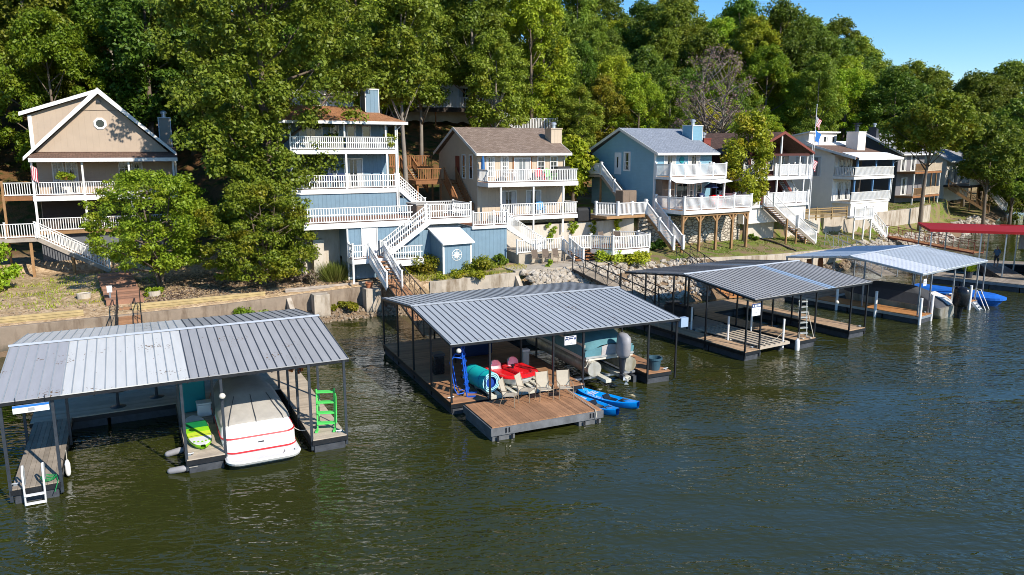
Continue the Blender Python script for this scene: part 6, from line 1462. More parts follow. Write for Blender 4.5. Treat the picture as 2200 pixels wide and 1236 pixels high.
# boat with black outboard in the pale blue dock
t = thing('fishing_boat', 'grey hulled fishing boat with charcoal cover and big black outboard', 'boat', place(DD, 3.25, -.55, 0), 37)
m = MB(); loft(m, [ring(.3, 6.6, .7, -.15, .15), ring(.25, 6.9, 1.05, .25, .15), ring(.2, 7.1, 1.15, .72, .15, sheer=.25)]); m.build('hull', 'pontoon_alu', t, fix=True)
m = MB(); loft(m, [ring(.35, 7.1, 1.17, .73, .15, sheer=.25), ring(.6, 6.9, 1.05, .95, .2, sheer=.2), ring(1.6, 6., .8, 1.4, .3), ring(2.4, 5, .3, 1.7, .2)]); m.build('canvas_cover', 'canvas_charcoal', t, fix=True, smooth=False)
m = MB()
for k in range(9): x = .15+k*.1; m.tube([(x, .3, .78), (x+.12, .9, 1.12), (x+.02, 1.6, 1.38)], .028, 5)
m.build('cover_strap', 'gelcoat', t)
MB().tube([(.85, .45, .75), (.85, .5, 1.4), (.2, .55, 1.45)], .04, 8).build('ladder_rail', 'gelcoat', t)
outboard(t, .35, -.25, .95, 1.35, 'plastic_black', 'plastic_black')
# blue covered boat moored outside
t = thing('covered_boat', 'low boat under a bright blue cover beside the pale blue dock', 'boat', place(DD, 9.7, 5.3, 0), 217)
m = MB(); loft(m, [ring(.2, 5.9, .7, -.15, .2), ring(.1, 6.2, .95, .2, .2), ring(.0, 6.4, 1.05, .4, .2, sheer=.2)]); m.build('hull', 'canvas_blue', t, fix=True)
m = MB(); loft(m, [ring(-.03, 6.5, 1.1, .34, .2, sheer=.2), ring(-.02, 6.5, 1.1, .5, .2, sheer=.2), ring(.5, 5.9, .7, .72, .3, sheer=.1), ring(1.5, 4.9, .25, .78, .2)]); m.build('canvas_cover', 'canvas_blue', t, fix=True)
# boat under the red roof
t = thing('ski_boat', 'dark hulled boat with white top edge under the red roof', 'boat', place(DE, 9.3, .3, 0), -20)
m = MB(); loft(m, [ring(.2, 6.6, .8, -.15, .2), ring(.1, 6.9, 1.1, .5, .2), ring(.0, 7.1, 1.2, 1.0, .2, sheer=.25)]); m.build('hull', 'plastic_black', t, fix=True)
m = MB(); loft(m, [ring(-.02, 7.12, 1.22, 1.0, .2, sheer=.25), ring(-.02, 7.12, 1.22, 1.1, .2, sheer=.25), ring(.3, 6.9, 1.0, 1.14, .2, sheer=.25)]); m.build('gunwale', 'gelcoat', t, fix=True)
m = MB(); m.sheet([[(-1.0, 3.6, 1.1), (0, 4.0, 1.1), (1.0, 3.6, 1.1)], [(-.85, 3.2, 1.65), (0, 3.5, 1.68), (.85, 3.2, 1.65)]]); m.build('windscreen', 'glass', t)
# kayaks, pedal boat, paddle board
def kayak(label, x, y, rz, L=3.0):
    t = thing('kayak', label, 'kayak', place(DB, x, y, -.07), 24.8+rz, 'bright blue kayaks')
    N_ = 15
    def sec(u):
        w = .41*math.sin(math.pi*min(1, max(0, .04+.92*u)))**.62; k = abs(2*u-1)
        return w, -.1+.16*k**3, .2+.12*k**2.5
    m = MB(); rows = []
    for i in range(N_):
        u = i/(N_-1); w, zb, zt_ = sec(u); yy = L*(u-.5)
        rows.append([(-w, yy, zt_), (-w*.9, yy, zb+.1), (-w*.45, yy, zb), (w*.45, yy, zb), (w*.9, yy, zb+.1), (w, yy, zt_)])
    m.sheet(rows); m.build('hull', 'kayak_blue', t, smooth=True)
    m = MB(); rows = []
    for i in range(N_):
        u = i/(N_-1); w, zb, zt_ = sec(u); yy = L*(u-.5); dip = .13 if .25 < u < .8 else 0
        rows.append([(-w, yy, zt_), (-w*.8, yy, zt_+.025), (-w*.6, yy, zt_-dip), (0, yy, zt_+.03-dip*1.2), (w*.6, yy, zt_-dip), (w*.8, yy, zt_+.025), (w, yy, zt_)])
    m.sheet(rows); m.build('deck', 'kayak_blue', t, smooth=True)
    MB().prism([(-.45, .12), (-.05, .1), (-.02, .13), (.1, .3), (.05, .31), (-.08, .17), (-.45, .16)], 'x', -.2, .2).build('seat', 'plastic_black', t)
    m = MB(); [m.box(-.22, y, .215, .22, y+.05, .235) for y in (.55, .68, .81)]; m.build('bungee_pad', 'flash_gray', t)
    m = MB(); m.box(-.18, -1.05, .225, .18, -.7, .25); m.build('hatch', 'plastic_black', t)
    return t
kayak('blue kayak floating farther out beside the swim platform', 6.55, -1.1, 24.5, 3.1)
kayak('blue kayak tucked closer in against the swim platform corner', 5.62, -1.55, 16, 2.7)
t = thing('pedal_boat', 'red and white pedal boat resting on the slatted lift', 'pedal boat', place(DB, 3.35, 1.55, .64), 24.8+190)
z = .66; m = MB(); loft(m, [[(x*.72, y*.8, z) for x, y in outline(-.85, 1.05, .8, .35, .35)], [(x*.9, y*.95, z+.2) for x, y in outline(-.85, 1.05, .84, .35, .35)], [(x, y, z+.36) for x, y in outline(-.88, 1.08, .9, .35, .35)]], True, False); m.build('hull', 'plastic_white', t, fix=True, smooth=False)
m = MB(); O_ = outline(-.95, 1.15, .97, .38, .35); I_ = outline(-.74, .9, .72, .3, .35)
loft(m, [[(x, y, z+.35) for x, y in O_], [(x, y, z+.42) for x, y in O_], [(x*.93, y*.93, z+.47) for x, y in O_], [(x, y, z+.44) for x, y in I_], [(x*.9, y*.9, z+.2) for x, y in I_]]); m.build('deck', 'plastic_red', t, fix=True)
MB().box(-.12, -.6, z+.2, .12, .75, z+.5).build('console', 'plastic_red', t, bevel=.04)
MB().lathe([(.05, z+.5), (.05, z+.62), (.1, z+.63), (.1, z+.66)], (0, .1), 10).build('steering_knob', 'plastic_black', t)
for sx in (-.46, .46):
    m = MB(); rows = []
    for i in range(7):
        a = math.pi*i/6; rows.append([(sx-.3*math.cos(a), -.5-.16*math.sin(a), z+.28), (sx-.27*math.cos(a), -.55-.2*math.sin(a), z+.62+.12*math.sin(a)), (sx-.22*math.cos(a), -.5-.14*math.sin(a), z+.64+.14*math.sin(a))])
    m.sheet(rows); k = m.build('seat_back', 'plastic_white', t, smooth=True)
    MB().box(sx-.26, -.5, z+.22, sx+.26, -.05, z+.32).build('seat', 'plastic_red', t, bevel=.04)
MB().tube([(.0, -.97, z+.12), (.0, -.8, z+.12)], .13, 12).build('paddle_wheel', 'plastic_dark', t)
t = thing('paddle_board', 'lime green and white paddle board lying on the pale dock', 'paddle board', place(DA, 5.55, 2.3, .5), 27+2)
def sup(m, u0, u1, w=.4, L=3.2, z0=.55, z1=.68, n=10):
    top = []; bot = []
    for i in range(n+1):
        u = u0+(u1-u0)*i/n; k = abs(2*u-1); ww = w*(1-k**3.2*.96)**.5; y = L*(u-.5); top.append([(-ww, y, z1), (-ww*.6, y, z1+.012), (ww*.6, y, z1+.012), (ww, y, z1)]); bot.append([(-ww, y, z1), (-ww*1.02, y, (z0+z1)/2), (-ww*.8, y, z0), (ww*.8, y, z0), (ww*1.02, y, (z0+z1)/2), (ww, y, z1)])
    return top, bot
m = MB(); tp, bt = sup(m, 0, 1, n=24); m.sheet([r[::-1] for r in bt]); m.build('rail_band', 'sup_green', t, smooth=True)
for (u0, u1, mt, nm) in ((0, .26, 'plastic_white', 'tail_pad'), (.26, .3, 'sup_yellow', 'stripe'), (.3, .31, 'plastic_dark', 'stripe'), (.31, .42, 'sup_yellow', 'deck_pad'), (.42, .56, 'sup_green', 'deck_pad'), (.56, .78, 'sup_dark_green', 'deck_pad'), (.78, 1, 'plastic_white', 'nose')):
    m = MB(); tp, _ = sup(m, u0, u1, w=.385, n=6); m.sheet(tp); m.build(nm, mt, t)
m = MB()
for i in range(5): m.box(-.26+i*.12, -1.36+.05*abs(i-2), .697, -.2+i*.12, -1.24+.05*abs(i-2), .7)
m.build('grip_marks', 'sup_green', t)
# ------------------------------------------------------------------ things on the docks
t = thing('slatted_lift', 'cream slatted floating lift carrying the pedal boat and teal roll', 'boat lift', place(DB, 1.68, .1, 0), 24.8)
for i in range(9): MB().box(.05+i*.325, .02, .54, .22+i*.325, 3.15, .6).build('slat', 'slat_white', t)
m = MB(); [m.box(.0, y, .38, 2.9, y+.1, .535) for y in (.05, 1.5, 2.95)]; m.build('cross_beam', 'slat_white', t)
m = MB(); m.box(.1, .3, -.2, .5, 2.9, .37); m.box(2.3, .3, -.2, 2.8, 2.9, .37); m.build('float', 'float_black', t)
# teal roll
t = thing('foam_roll', 'rolled teal foam water mat with blue core on the lift', 'foam mat', place(DB, 1.92, .42, .6), 24.8+100)
N_ = 26; ax = 1.55; cz = 1.02
m = MB(); m.use('foam_teal'); m.tube([(0, 0, cz), (ax, 0, cz)], .42, N_, False); m.build('outer_layer', None, t, smooth=True)
for xx in (0., ax):
    for r0, r1 in ((.37, .42), (.30, .345), (.245, .275)):
        m = MB()
        for i in range(N_):
            a0, a1 = 2*math.pi*i/N_, 2*math.pi*(i+1)/N_
            m.add([(xx, r0*math.cos(a0), cz+r0*math.sin(a0)), (xx, r1*math.cos(a0), cz+r1*math.sin(a0)), (xx, r1*math.cos(a1), cz+r1*math.sin(a1)), (xx, r0*math.cos(a1), cz+r0*math.sin(a1))], [(0, 1, 2, 3)])
        m.build('edge_ring', 'foam_edge', t, fix=True)
m = MB(); m.tube([(.02, 0, cz), (ax-.02, 0, cz)], .37, N_, False); m.tube([(.02, 0, cz), (ax-.02, 0, cz)], .245, N_, False); m.tube([(.12, 0, cz), (.14, 0, cz)], .24, N_); m.build('core', 'foam_blue', t)
m = MB(); [m.tube([(x, 0, cz), (x+.03, 0, cz)], .425, N_, False) for x in (.35, 1.15)]; m.build('strap', 'foam_blue', t)
# sling chairs on the swim platform
for (x, y, rz, lab) in ((2.0, -1.2, 48, 'tan sling chair nearest the teal foam roll'), (2.85, -.9, 40, 'tan sling chair second from the teal foam roll'), (3.6, -1.1, -8, 'tan sling chair in front of the pedal boat, third from the teal roll'), (4.45, -1.25, -14, 'tan sling chair nearest the kayaks')):
    p = place(DB, x, y, .555); patio_chair(lab, p[0], p[1], .555, 24.8+rz, 'tan sling chairs on the swim platform', 'sling_tan', 'frame_tan')
def boat_ladder(name, label, loc, rz, material, h, w, n, tilt=.12, loops=True, step=.16, drop=0., feet=True):
    z = loc[2]; t = thing(name, label, 'ladder', loc, rz)
    f = lambda x, zz: (x, tilt*zz, z+zz)
    for s in (-1, 1): MB().tube([f(s*w/2, -drop), f(s*w/2, h)], .03, 8).build('side_rail', material, t)
    for i in range(n):
        zz = -drop+.25+(h+drop-.35)*i/(n-1); c = f(0, zz); MB().box(-w/2, c[1]-step/2, c[2]-.03, w/2, c[1]+step/2, c[2]+.02).build('step', material, t)
    if loops:
        for s in (-1, 1):
            MB().tube([f(s*w/2, h*.78), (s*w/2, tilt*h+.32, z+h*.8), (s*w/2, tilt*h+.48, z+h*.7), (s*w/2, .5, z+.3), (s*w/2, .38, z+.1), (s*w/2, .12, z+.18)], .026, 8).build('grab_rail', material, t, smooth=True)
    if feet:
        for s in (-1, 1): MB().beam((s*w/2, -.05, z+.02), (s*w/2, -.35, z+.04), .09, .05).build('foot', material, t)
    return t
p = place(DB, 1.0, .75, .5); boat_ladder('dock_ladder', 'bright blue swim ladder swung up beside the teal roll', p, 24.8+62, 'ladder_blue', 2.1, .5, 7, .1)
p = place(DA, 9.75, .7, .5); boat_ladder('dock_ladder', 'bright green four step swim ladder standing on the pale dock finger', p, 27-20, 'ladder_green', 1.5, .62, 4, .08, step=.2)
t = thing('swim_ladder', 'white swim ladder hanging into the water at the left dock end', 'ladder', place(DA, .82, .0, 0), 27)
for s in (-.26, .26): MB().tube([(s, .25, .52), (s, .2, 1.15), (s, .02, 1.2), (s, -.1, 1.0), (s, -.14, -.35)], .03, 8).build('side_rail', 'plastic_white', t, smooth=True)
for z in (-.22, .05, .32): MB().box(-.26, -.2, z-.02, .26, -.08, z+.02).build('step', 'plastic_white', t)
t = boat_ladder('dock_ladder', 'grey aluminium swim ladder folded up on the blue striped dock finger', place(DC, 4.5, .45, .5), 31.5-14, 'aluminium', 2.05, .48, 7, .1, False, .2)
m = MB(); [m.tube([(s*.45, -.3, .55), (s*.3, .12, 1.9)], .02, 6) for s in (-1, 1)]; m.build('brace', 'rope', t)
t = thing('swim_ladder', 'white boarding steps with handrails at the pale blue dock corner', 'ladder', place(DD, 7.85, -.15, 0), 37)
for s in (-.27, .27): MB().tube([(s, .3, .5), (s, .25, 1.25), (s, -.05, 1.25), (s, -.75, -.15)], .028, 8).build('handrail', 'plastic_white', t)
for i in range(4): MB().box(-.75, -.15-.15*i, .4-.17*i, -.32, .0-.15*i, .44-.17*i).build('step', 'plastic_white', t)
m = MB(); [m.beam((x, .0, .5), (x, -.65, -.2), .04, .14) for x in (-.77, -.3)]; m.build('stringer', 'plastic_white', t)
# tub, cooler, covered things in the shade
t = thing('tub_planter', 'dark blue plastic tub on the middle dock right finger', 'tub', place(DB, 10.15, .55, .5))
MB().lathe([(.24, .5), (.31, 1.0), (.36, 1.0), (.36, 1.08), (.31, 1.08), (.29, .9), (.24, .6)], (0, 0), 24).build('tub', 'tub_blue', t, smooth=False)
def block(name, label, cat, root, x, y, z, w, d, h, material, lid=None, bev=.05):
    t = thing(name, label, cat, place(root, x, y, z), deg(root))
    MB().box(-w/2, -d/2, z, w/2, d/2, z+h*(.86 if lid else 1)).build('body', material, t, bevel=bev)
    if lid: MB().box(-w/2-.02, -d/2-.02, z+h*.865, w/2+.02, d/2+.02, z+h).build('lid', lid, t, bevel=.03)
    return t
block('covered_sofa', 'dark navy covered seat deep in the shade of the middle dock', 'sofa', DB, 3.4, 6.4, .5, 2.0, .9, .95, 'navy_fabric', None, .15)
block('trash_bin', 'black bin in the shade near the blue ladder', 'bin', DB, .9, 4.2, .5, .5, .5, .95, 'plastic_black', 'plastic_dark')
block('storage_tube', 'white translucent storage box behind the pedal boat', 'box', DB, 4.95, 3.5, .5, .34, .3, .85, 'curtain', 'plastic_white')
block('storage_box', 'tall teal storage box in the shade behind the paddle board', 'box', DA, 5.62, 5.2, .5, .9, .7, 1.5, 'teal_dark', 'teal_dark')
block('cooler', 'white cooler box behind the paddle board nose', 'cooler', DA, 5.95, 4.3, .5, .5, .45, .55, 'plastic_white', 'plastic_white')
block('jet_ski', 'dark covered water scooter on the blue striped dock', 'water scooter', DC, 1.3, 6.6, .62, .9, 1.9, .95, 'grill_black', None, .25)
block('dock_box', 'blue dock box against the back of the blue striped dock', 'box', DC, 2.6, 8.4, .5, .9, .5, .8, 'canvas_blue', 'plastic_dark')
def dark_table(label, x, y):
    t = thing('round_table', label, 'table', place(DA, x, y, .5), 0, 'tables under the left dock roof')
    MB().lathe([(.5, 1.2), (.5, 1.24)], (0, 0), 20).build('table_top', 'plastic_dark', t); MB().lathe([(.3, .5), (.06, .56), (.05, 1.2)], (0, 0), 12).build('pedestal', 'plastic_dark', t)
dark_table('dark round table under the left dock roof nearer the water', 3.0, 6.9); dark_table('dark round table under the left dock roof farther back', 4.4, 7.5)
# lift in the blue striped dock
t = thing('slatted_lift', 'weathered empty slatted lift in the blue striped dock', 'boat lift', place(DC, .75, .2, 0), 31.5)
for i in range(6): MB().box(.1+i*.38, .0, .52, .32+i*.38, 4.6, .58).build('slat', 'deck_tan', t)
m = MB(); [m.box(.0, y, .38, 2.4, y+.12, .515) for y in (.05, 2.2, 4.4)]; m.build('cross_beam', 'slat_white', t); m = MB(); m.box(.1, .3, -.2, .5, 4.4, .37); m.box(1.9, .3, -.2, 2.3, 4.4, .37); m.build('float', 'float_black', t)
MB().box(.05, -.02, .4, 2.35, .03, .52).build('front_beam', 'deck_tan', t)
t = thing('floating_slab', 'grey carpeted float in the second slip of the blue striped dock', 'float', place(DC, 1.4, 5.2, 0), 31.5)
MB().box(-.8, -.0, -.2, 2.2, 2.2, .42).build('float', 'float_gray', t, bevel=.04); MB().box(-.8, 0, .425, 2.2, 2.2, .45).build('carpet', 'canvas_gray', t)
for k, (x, y, lab) in enumerate(((.75, 2.3, 'white guide pole at the back left of the empty lift'), (2.75, .35, 'white guide pole at the front right of the empty lift'), (.75, 5.0, 'white guide pole far left behind the empty lift'), (3.6, 3.2, 'white guide pole near the aluminium ladder finger'))):
    t = thing('guide_pole', lab, 'pole', place(DC, x, y, .3), 0, 'white guide poles of the boat lift'); MB().tube([(0, 0, .2), (0, 0, 1.75)], .055, 10).build('pole', 'white_vinyl', t)
for k, (x, y, lab) in enumerate(((-.2, -.15, 'white bumper pole at the front corner of the orange boarded finger'), (1.5, -.05, 'white bumper pole between the orange finger and the fishing boat'), (-.2, 2.6, 'blue white bumper pole halfway along the orange finger'), (-.2, 5.2, 'blue white bumper pole farthest back on the orange finger'), (6.85, -.1, 'white bumper pole by the white boarding steps'))):
    t = thing('bumper_pole', lab, 'bumper pole', place(DD, x, y, 0), 0, 'white bumper poles of the pale blue dock'); MB().tube([(0, 0, -.25), (0, 0, 1.65)], .085, 12).build('pole', 'white_vinyl', t)
def fender(label, root, x, y, z, material, ang=0., L=.6, r=.11, tilt=0.):
    t = thing('boat_fender', label, 'fender', place(root, x, y, z), deg(root)+ang, 'boat fenders')
    t.rotation_euler[0] = R(tilt); MB().lathe([(.03, z-L/2-.05), (r*.8, z-L/2), (r, z-L/2+.08), (r, z+L/2-.08), (r*.7, z+L/2), (.03, z+L/2+.06)], (0, 0), 14).build('body', material, t, smooth=True); MB().tube([(0, 0, z+L/2), (0, 0, z+L/2+.4)], .012, 5).build('rope', 'rope', t); return t
fender('grey fender at the left side of the pale finger, nearer the water', DA, 4.75, .3, .12, 'motor_gray', 60, tilt=78); fender('grey fender at the left side of the pale finger, farther back', DA, 4.75, 1.9, .14, 'motor_gray', 70, tilt=74)
fender('white fender on the right side of the grey boarded finger', DA, 1.58, 1.5, .35, 'white_vinyl', 0, .45, .08); fender('teal fender hanging beside the motor boat', DA, 6.42, 1.2, .62, 'teal_plastic', 0, .55, .14); fender('white fender at the end of the aluminium ladder finger', DC, 3.62, .1, .25, 'white_vinyl', 0, .65, .12)
# signs and lamps
def sign(label, root, x, y, z, w, h, rows, base='sign_white'):
    t = thing('dock_sign', label, 'sign', place(root, x, y, z), deg(root))
    MB().box(-w/2, -.02, z, w/2, .0, z+h).build('board', base, t)
    m = MB()
    for (a, b, c, d, mt) in rows: m.use(mt); m.box(-w/2+w*a, -.026, z+h*c, -w/2+w*b, -.0205, z+h*d)
    m.build('lettering', None, t)
    m = MB(); [m.tube([(s*w*.4, -.01, z+h), (s*w*.4, -.01, z+h+.25)], .01, 5) for s in (-1, 1)]; m.build('hanger', 'black_steel', t)
    return t
sign('white sign with rows of dark lettering under the middle dock eave', DB, 5.35, -.06, 2.36, .56, .38, [(.08, .34, .82, .95, 'sign_ink'), (.38, .78, .84, .96, 'sign_ink'), (.05, .3, .6, .76, 'sign_ink'), (.36, .74, .62, .78, 'sign_ink'), (.82, .96, .55, .8, 'flag_navy'), (.06, .14, .48, .58, 'sign_ink'), (.3, .33, .48, .7, 'sign_ink'), (.5, .64, .2, .26, 'sign_grey'), (.46, .7, .1, .16, 'sign_grey')])
sign('white sign with blue lettered header at the blue striped dock corner', DC, .12, .02, 2.3, .62, .62, [(.0, 1., .7, 1., 'flag_navy')])
s_ = [o for o in bpy.data.objects if o.name.startswith('dock_sign')][-1]; z = 2.3
for a, b in ((.06, .2), (.3, .42), (.45, .56), (.6, .72), (.75, .94)): MB().box(-.31+.62*a, -.031, z+.47, -.31+.62*b, -.0265, z+.57).build('header_letter', 'roof_pale_blue', s_)
m = MB(); [m.box(-.31+.62*a, -.0262, z+.62*c, -.31+.62*b, -.0212, z+.62*c+.03) for a, b, c in ((.2, .3, .5), (.5, .58, .52), (.7, .84, .48), (.4, .6, .25))]; m.build('small_letters', 'sign_grey', s_)
sign('white board with blue top under the left dock eave', DA, .98, -.04, 2.86, .92, .24, [(.0, 1., .72, 1., 'flag_blue'), (.42, .6, .18, .6, 'sign_grey')])
sign('small white sign under the pale blue dock front corner', DD, .2, -.05, 2.35, .4, .42, [(.15, .85, .6, .8, 'sign_grey'), (.2, .7, .25, .4, 'sign_grey')])
sign('small pale green sign under the pale blue dock back', DD, 7.6, 3.2, 2.0, .6, .42, [(.15, .85, .4, .6, 'sign_white')], 'sign_green')
for (root, x, y, z, lab) in ((DB, .35, .1, 2.55, 'round white lamp at the left front of the middle dock'), (DB, 10.3, 1.4, 2.55, 'round white lamp under the right end of the middle dock roof'), (DA, 6.25, .0, 2.45, 'small cream lamp on the post beside the motor boat'), (DC, 6.6, .1, 2.2, 'small white lamp on a post of the blue striped dock')):
    t = thing('dock_lamp', lab, 'lamp', place(root, x, y, z), deg(root)); MB().lathe([(.03, z), (.09, z+.03), (.11, z+.1), (.07, z+.17), (.03, z+.19)], (0, -.08), 12).build('globe', 'gelcoat_cream', t, smooth=True); MB().box(-.03, -.05, z+.05, .03, .05, z+.12).build('bracket', 'plastic_dark', t)
t = thing('flower_basket', 'orange flower wreath hanging by the left dock right finger', 'flowers', place(DA, 9.2, 3.0, 2.0), 27)
rng = np.random.default_rng(91); a = rng.uniform(0, 6.28, 26); C = np.stack([.2*np.cos(a), rng.normal(0, .05, 26), .3+.2*np.sin(a)], 1)
for nm, mt, pr in (('blossoms', 'pumpkin', 34), ('greenery', 'leaf_dry', 16)):
    o = bpy.data.objects.new(nm, quad_mesh(nm, clumps(C, np.full(26, .11), pr, .045, rng), mt)); COL.objects.link(o); o.parent = t
for k, x in enumerate((2.2, 3.6, 5.1)):
    t = thing('hanging_towel', ['tan towel hanging at the back left of the pale blue dock', 'reddish towel hanging in the middle back of the pale blue dock', 'brown towel hanging at the back right of the pale blue dock'][k], 'towel', place(DD, x-1.6, 8.9, 1.9), 37)
    m = MB(); m.sheet([[(i*.13, .03*math.sin(i*1.7+j), 2.75-.26*j) for i in range(6)] for j in range(4)]); m.build('cloth', ['tan_sheet', 'terracotta', 'terracotta'][k], t)
    MB().tube([(-.2, 0, 2.76), (.9, 0, 2.76)], .012, 5).build('line', 'rope', t)
t = thing('potted_palm', 'leafy green potted plant at the red roofed dock edge', 'plant', (35.6, 57.3, .62))
MB().lathe([(.25, .62), (.33, 1.1), (.28, 1.1), (.25, .9)], (0, 0), 14).build('pot', 'plastic_dark', t)
rng = np.random.default_rng(93); n = 260; a = rng.uniform(0, 6.28, n); le = rng.uniform(.4, .9, n); w_ = np.stack([-np.sin(a), np.cos(a), np.zeros(n)], 1)*.035
p0 = np.stack([0*a, 0*a, np.full(n, .45)], 1); p1 = np.stack([np.cos(a)*le*.8, np.sin(a)*le*.8, .5+le*rng.uniform(.1, 1, n)], 1)
o = bpy.data.objects.new('foliage', quad_mesh('foliage', np.stack([p0-w_, p0+w_, p1+w_*.3, p1-w_*.3], 1).reshape(-1, 3), 'leaf_bright')); COL.objects.link(o); o.parent = t
t = thing('mooring_rope', 'pale rope hanging from the swim platform corner cleat', 'rope', place(DB, 4.85, -.6, .55), 24.8)
MB().tube([(0, .6, 1.1), (.02, .2, .7), (.0, -.6, .6), (-.05, -1.6, .585), (-.1, -2.6, .585), (-.1, -2.68, .3)], .018, 6).build('strand', 'rope', t)

def rope(label, pts):
    o = pts[0]; t = thing('mooring_rope', label, 'rope', o); P = []
    for a, b in zip(pts, pts[1:]):
        for i in range(6):
            u = i/6; P.append((a[0]+(b[0]-a[0])*u-o[0], a[1]+(b[1]-a[1])*u-o[1], a[2]+(b[2]-a[2])*u-.35*math.sin(math.pi*u)*.5))
    P.append((pts[-1][0]-o[0], pts[-1][1]-o[1], pts[-1][2])); MB().tube(P, .014, 5).build('strand', 'rope', t)
rope('pale mooring line from the pale finger post to the motor boat', [place(DA, 6.2, .3, .9), place(DA, 6.55, .9, .85)])
rope('pale mooring line from the green ladder finger to the motor boat', [place(DA, 9.1, .3, .8), place(DA, 8.5, 1.0, .85)])
rope('pale mooring line from the middle dock post to the pontoon boat', [place(DB, 6.12, .15, 1.2), place(DB, 6.7, .6, 1.45)])
rope('pale mooring line from the kayaks to the middle dock', [place(DB, 6.0, .1, .55), place(DB, 6.1, -.3, .3), place(DB, 6.2, -.9, .25)])
rope('thin mooring line across the empty lift of the blue striped dock', [place(DC, .62, .1, 1.0), place(DC, 1.6, .5, .62), place(DC, 2.75, .35, 1.1)])
t = thing('hose_coil', 'green hose coiled on the grey boarded finger end', 'hose', place(DA, 1.15, .35, .5), 20)
for k in range(1): MB().tube([(.16*math.cos(a_)*(1+.02*a_), .16*math.sin(a_)*(1+.02*a_), .52+.006*a_) for a_ in [i*.45 for i in range(44)]]+[(.3, -.2, .53), (.25, -.5, .3)], .013, 5).build('hose', 'sup_dark_green', t)
for (root, x, y, lab) in ((DA, .3, .35, 'beside the white swim ladder'), (DA, 5.15, .4, 'in front of the paddle board'), (DA, 10.1, .2, 'at the foot of the green ladder'), (DB, .2, .6, 'near the foot of the blue ladder'), (DB, 10.6, .3, 'right of the dark blue tub'), (DC, .45, .4, 'left of the empty slatted lift'), (DC, 9.35, .35, 'on the right finger of the blue striped dock'), (DD, 1.2, .2, 'on the orange boarded finger end')):
    t = thing('dock_cleat', 'small steel cleat '+lab, 'cleat', place(root, x, y, .5), deg(root), 'dock cleats'); MB().tube([(-.13, 0, .57), (.13, 0, .57)], .022, 6).box(-.05, -.03, .5, .05, .03, .57).build('cleat', 'gray_steel', t)

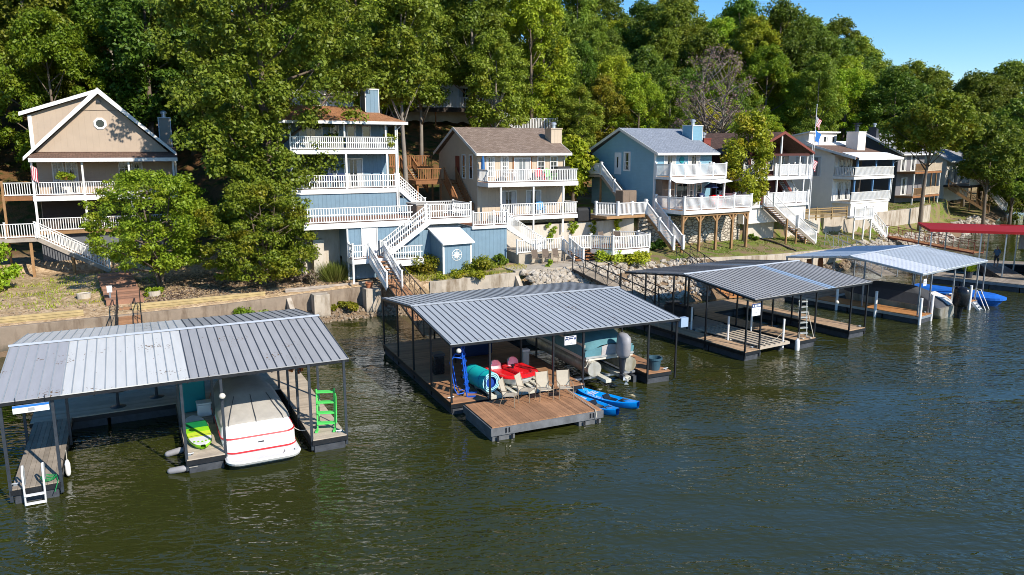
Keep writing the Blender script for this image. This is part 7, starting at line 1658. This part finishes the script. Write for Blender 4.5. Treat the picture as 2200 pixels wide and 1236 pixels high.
# ------------------------------------------------------------------ person in the shade of the red roofed dock
def person(label, root, x, y, z, rz):
    import bmesh
    t = thing('person', label, 'person', place(root, x, y, z), deg(root)+rz)
    J = {'pel': (0, 0, .95), 'spi': (0, .01, 1.12), 'che': (0, .0, 1.34), 'nek': (0, -.01, 1.5), 'hd1': (0, -.03, 1.6), 'hd2': (0, -.02, 1.74)}
    for s, k in ((-1, 'l'), (1, 'r')):
        J.update({'hip'+k: (s*.1, 0, .9), 'kne'+k: (s*.12, -.03+.06*(s > 0), .5), 'ank'+k: (s*.13, .04, .09), 'toe'+k: (s*.15, -.14, .03), 'sho'+k: (s*.19, .0, 1.42), 'elb'+k: (s*.27, .03, 1.14), 'wri'+k: (s*.24, -.14, .93), 'plm'+k: (s*.235, -.19, .86)})
        for f_ in range(5): J['f%d%s' % (f_, k)] = (s*(.235+(.015*(f_-1.5) if f_ < 4 else -.045)), -.2-.012*f_ if f_ < 4 else -.23, (.77+.006*abs(f_-1)) if f_ < 4 else .83)
    Rr = dict(pel=.14, spi=.13, che=.15, nek=.06, hd1=.085, hd2=.085, hip=.1, kne=.062, ank=.045, toe=.035, sho=.065, elb=.045, wri=.03, plm=.035, f=.009)
    E_ = [('pel', 'spi'), ('spi', 'che'), ('che', 'nek'), ('nek', 'hd1'), ('hd1', 'hd2')]
    for k in 'lr':
        E_ += [('pel', 'hip'+k), ('hip'+k, 'kne'+k), ('kne'+k, 'ank'+k), ('ank'+k, 'toe'+k), ('che', 'sho'+k), ('sho'+k, 'elb'+k), ('elb'+k, 'wri'+k), ('wri'+k, 'plm'+k)]+[('plm'+k, 'f%d%s' % (f_, k)) for f_ in range(5)]
    names = list(J); me = bpy.data.meshes.new('body'); me.from_pydata([J[n] for n in names], [(names.index(a), names.index(b)) for a, b in E_], [])
    for m_ in ('skin', 'shirt_blue', 'shorts_gray'): me.materials.append(MATS[m_])
    o = bpy.data.objects.new('body', me); COL.objects.link(o); o.parent = t
    sk = o.modifiers.new('skin', 'SKIN'); sd_ = me.skin_vertices[0].data if me.skin_vertices else None
    if sd_ is None: return t
    for i, n in enumerate(names):
        key = n if n in Rr else ('f' if n[0] == 'f' else n[:3]); r_ = Rr[key]; sd_[i].radius = (r_*1.15, r_*.85) if n in ('che', 'spi', 'pel') else (r_, r_); sd_[i].use_root = (n == 'pel')
    ss = o.modifiers.new('smooth', 'SUBSURF'); ss.levels = 1; ss.render_levels = 2
    dg = bpy.context.evaluated_depsgraph_get(); ev = o.evaluated_get(dg); m2 = bpy.data.meshes.new_from_object(ev)
    o.modifiers.clear(); o.data = m2; m2.materials.clear()
    m2.materials.append(MATS['skin'])
    def shell(nm, mt, test, off):
        bm = bmesh.new(); bm.from_mesh(m2); bmesh.ops.delete(bm, geom=[f for f in bm.faces if not test(f.calc_center_median())], context='FACES')
        for v in bm.verts: v.co += v.normal*off
        q = bpy.data.meshes.new(nm); bm.to_mesh(q); bm.free(); q.materials.clear(); q.materials.append(MATS[mt])
        for p_ in q.polygons: p_.use_smooth = True; p_.material_index = 0
        c = bpy.data.objects.new(nm, q); COL.objects.link(c); c.parent = t
    for p_ in m2.polygons: p_.use_smooth = True; p_.material_index = 0
    shell('shirt', 'shirt_blue', lambda c: .93 < c.z < 1.5 and (abs(c.x) < .21 or c.z > 1.2), .014)
    shell('shorts', 'shorts_gray', lambda c: .52 < c.z < 1.0 and abs(c.x) < .225 and not (abs(c.x) > .2 and c.y < -.08), .018)
    shell('hair', 'hair', lambda c: c.z > 1.7 or (c.z > 1.6 and c.y > .02), .012)
    return t
person('person in a blue shirt standing on the red roofed dock', DE, 6.1, 5.6, .63, -40)
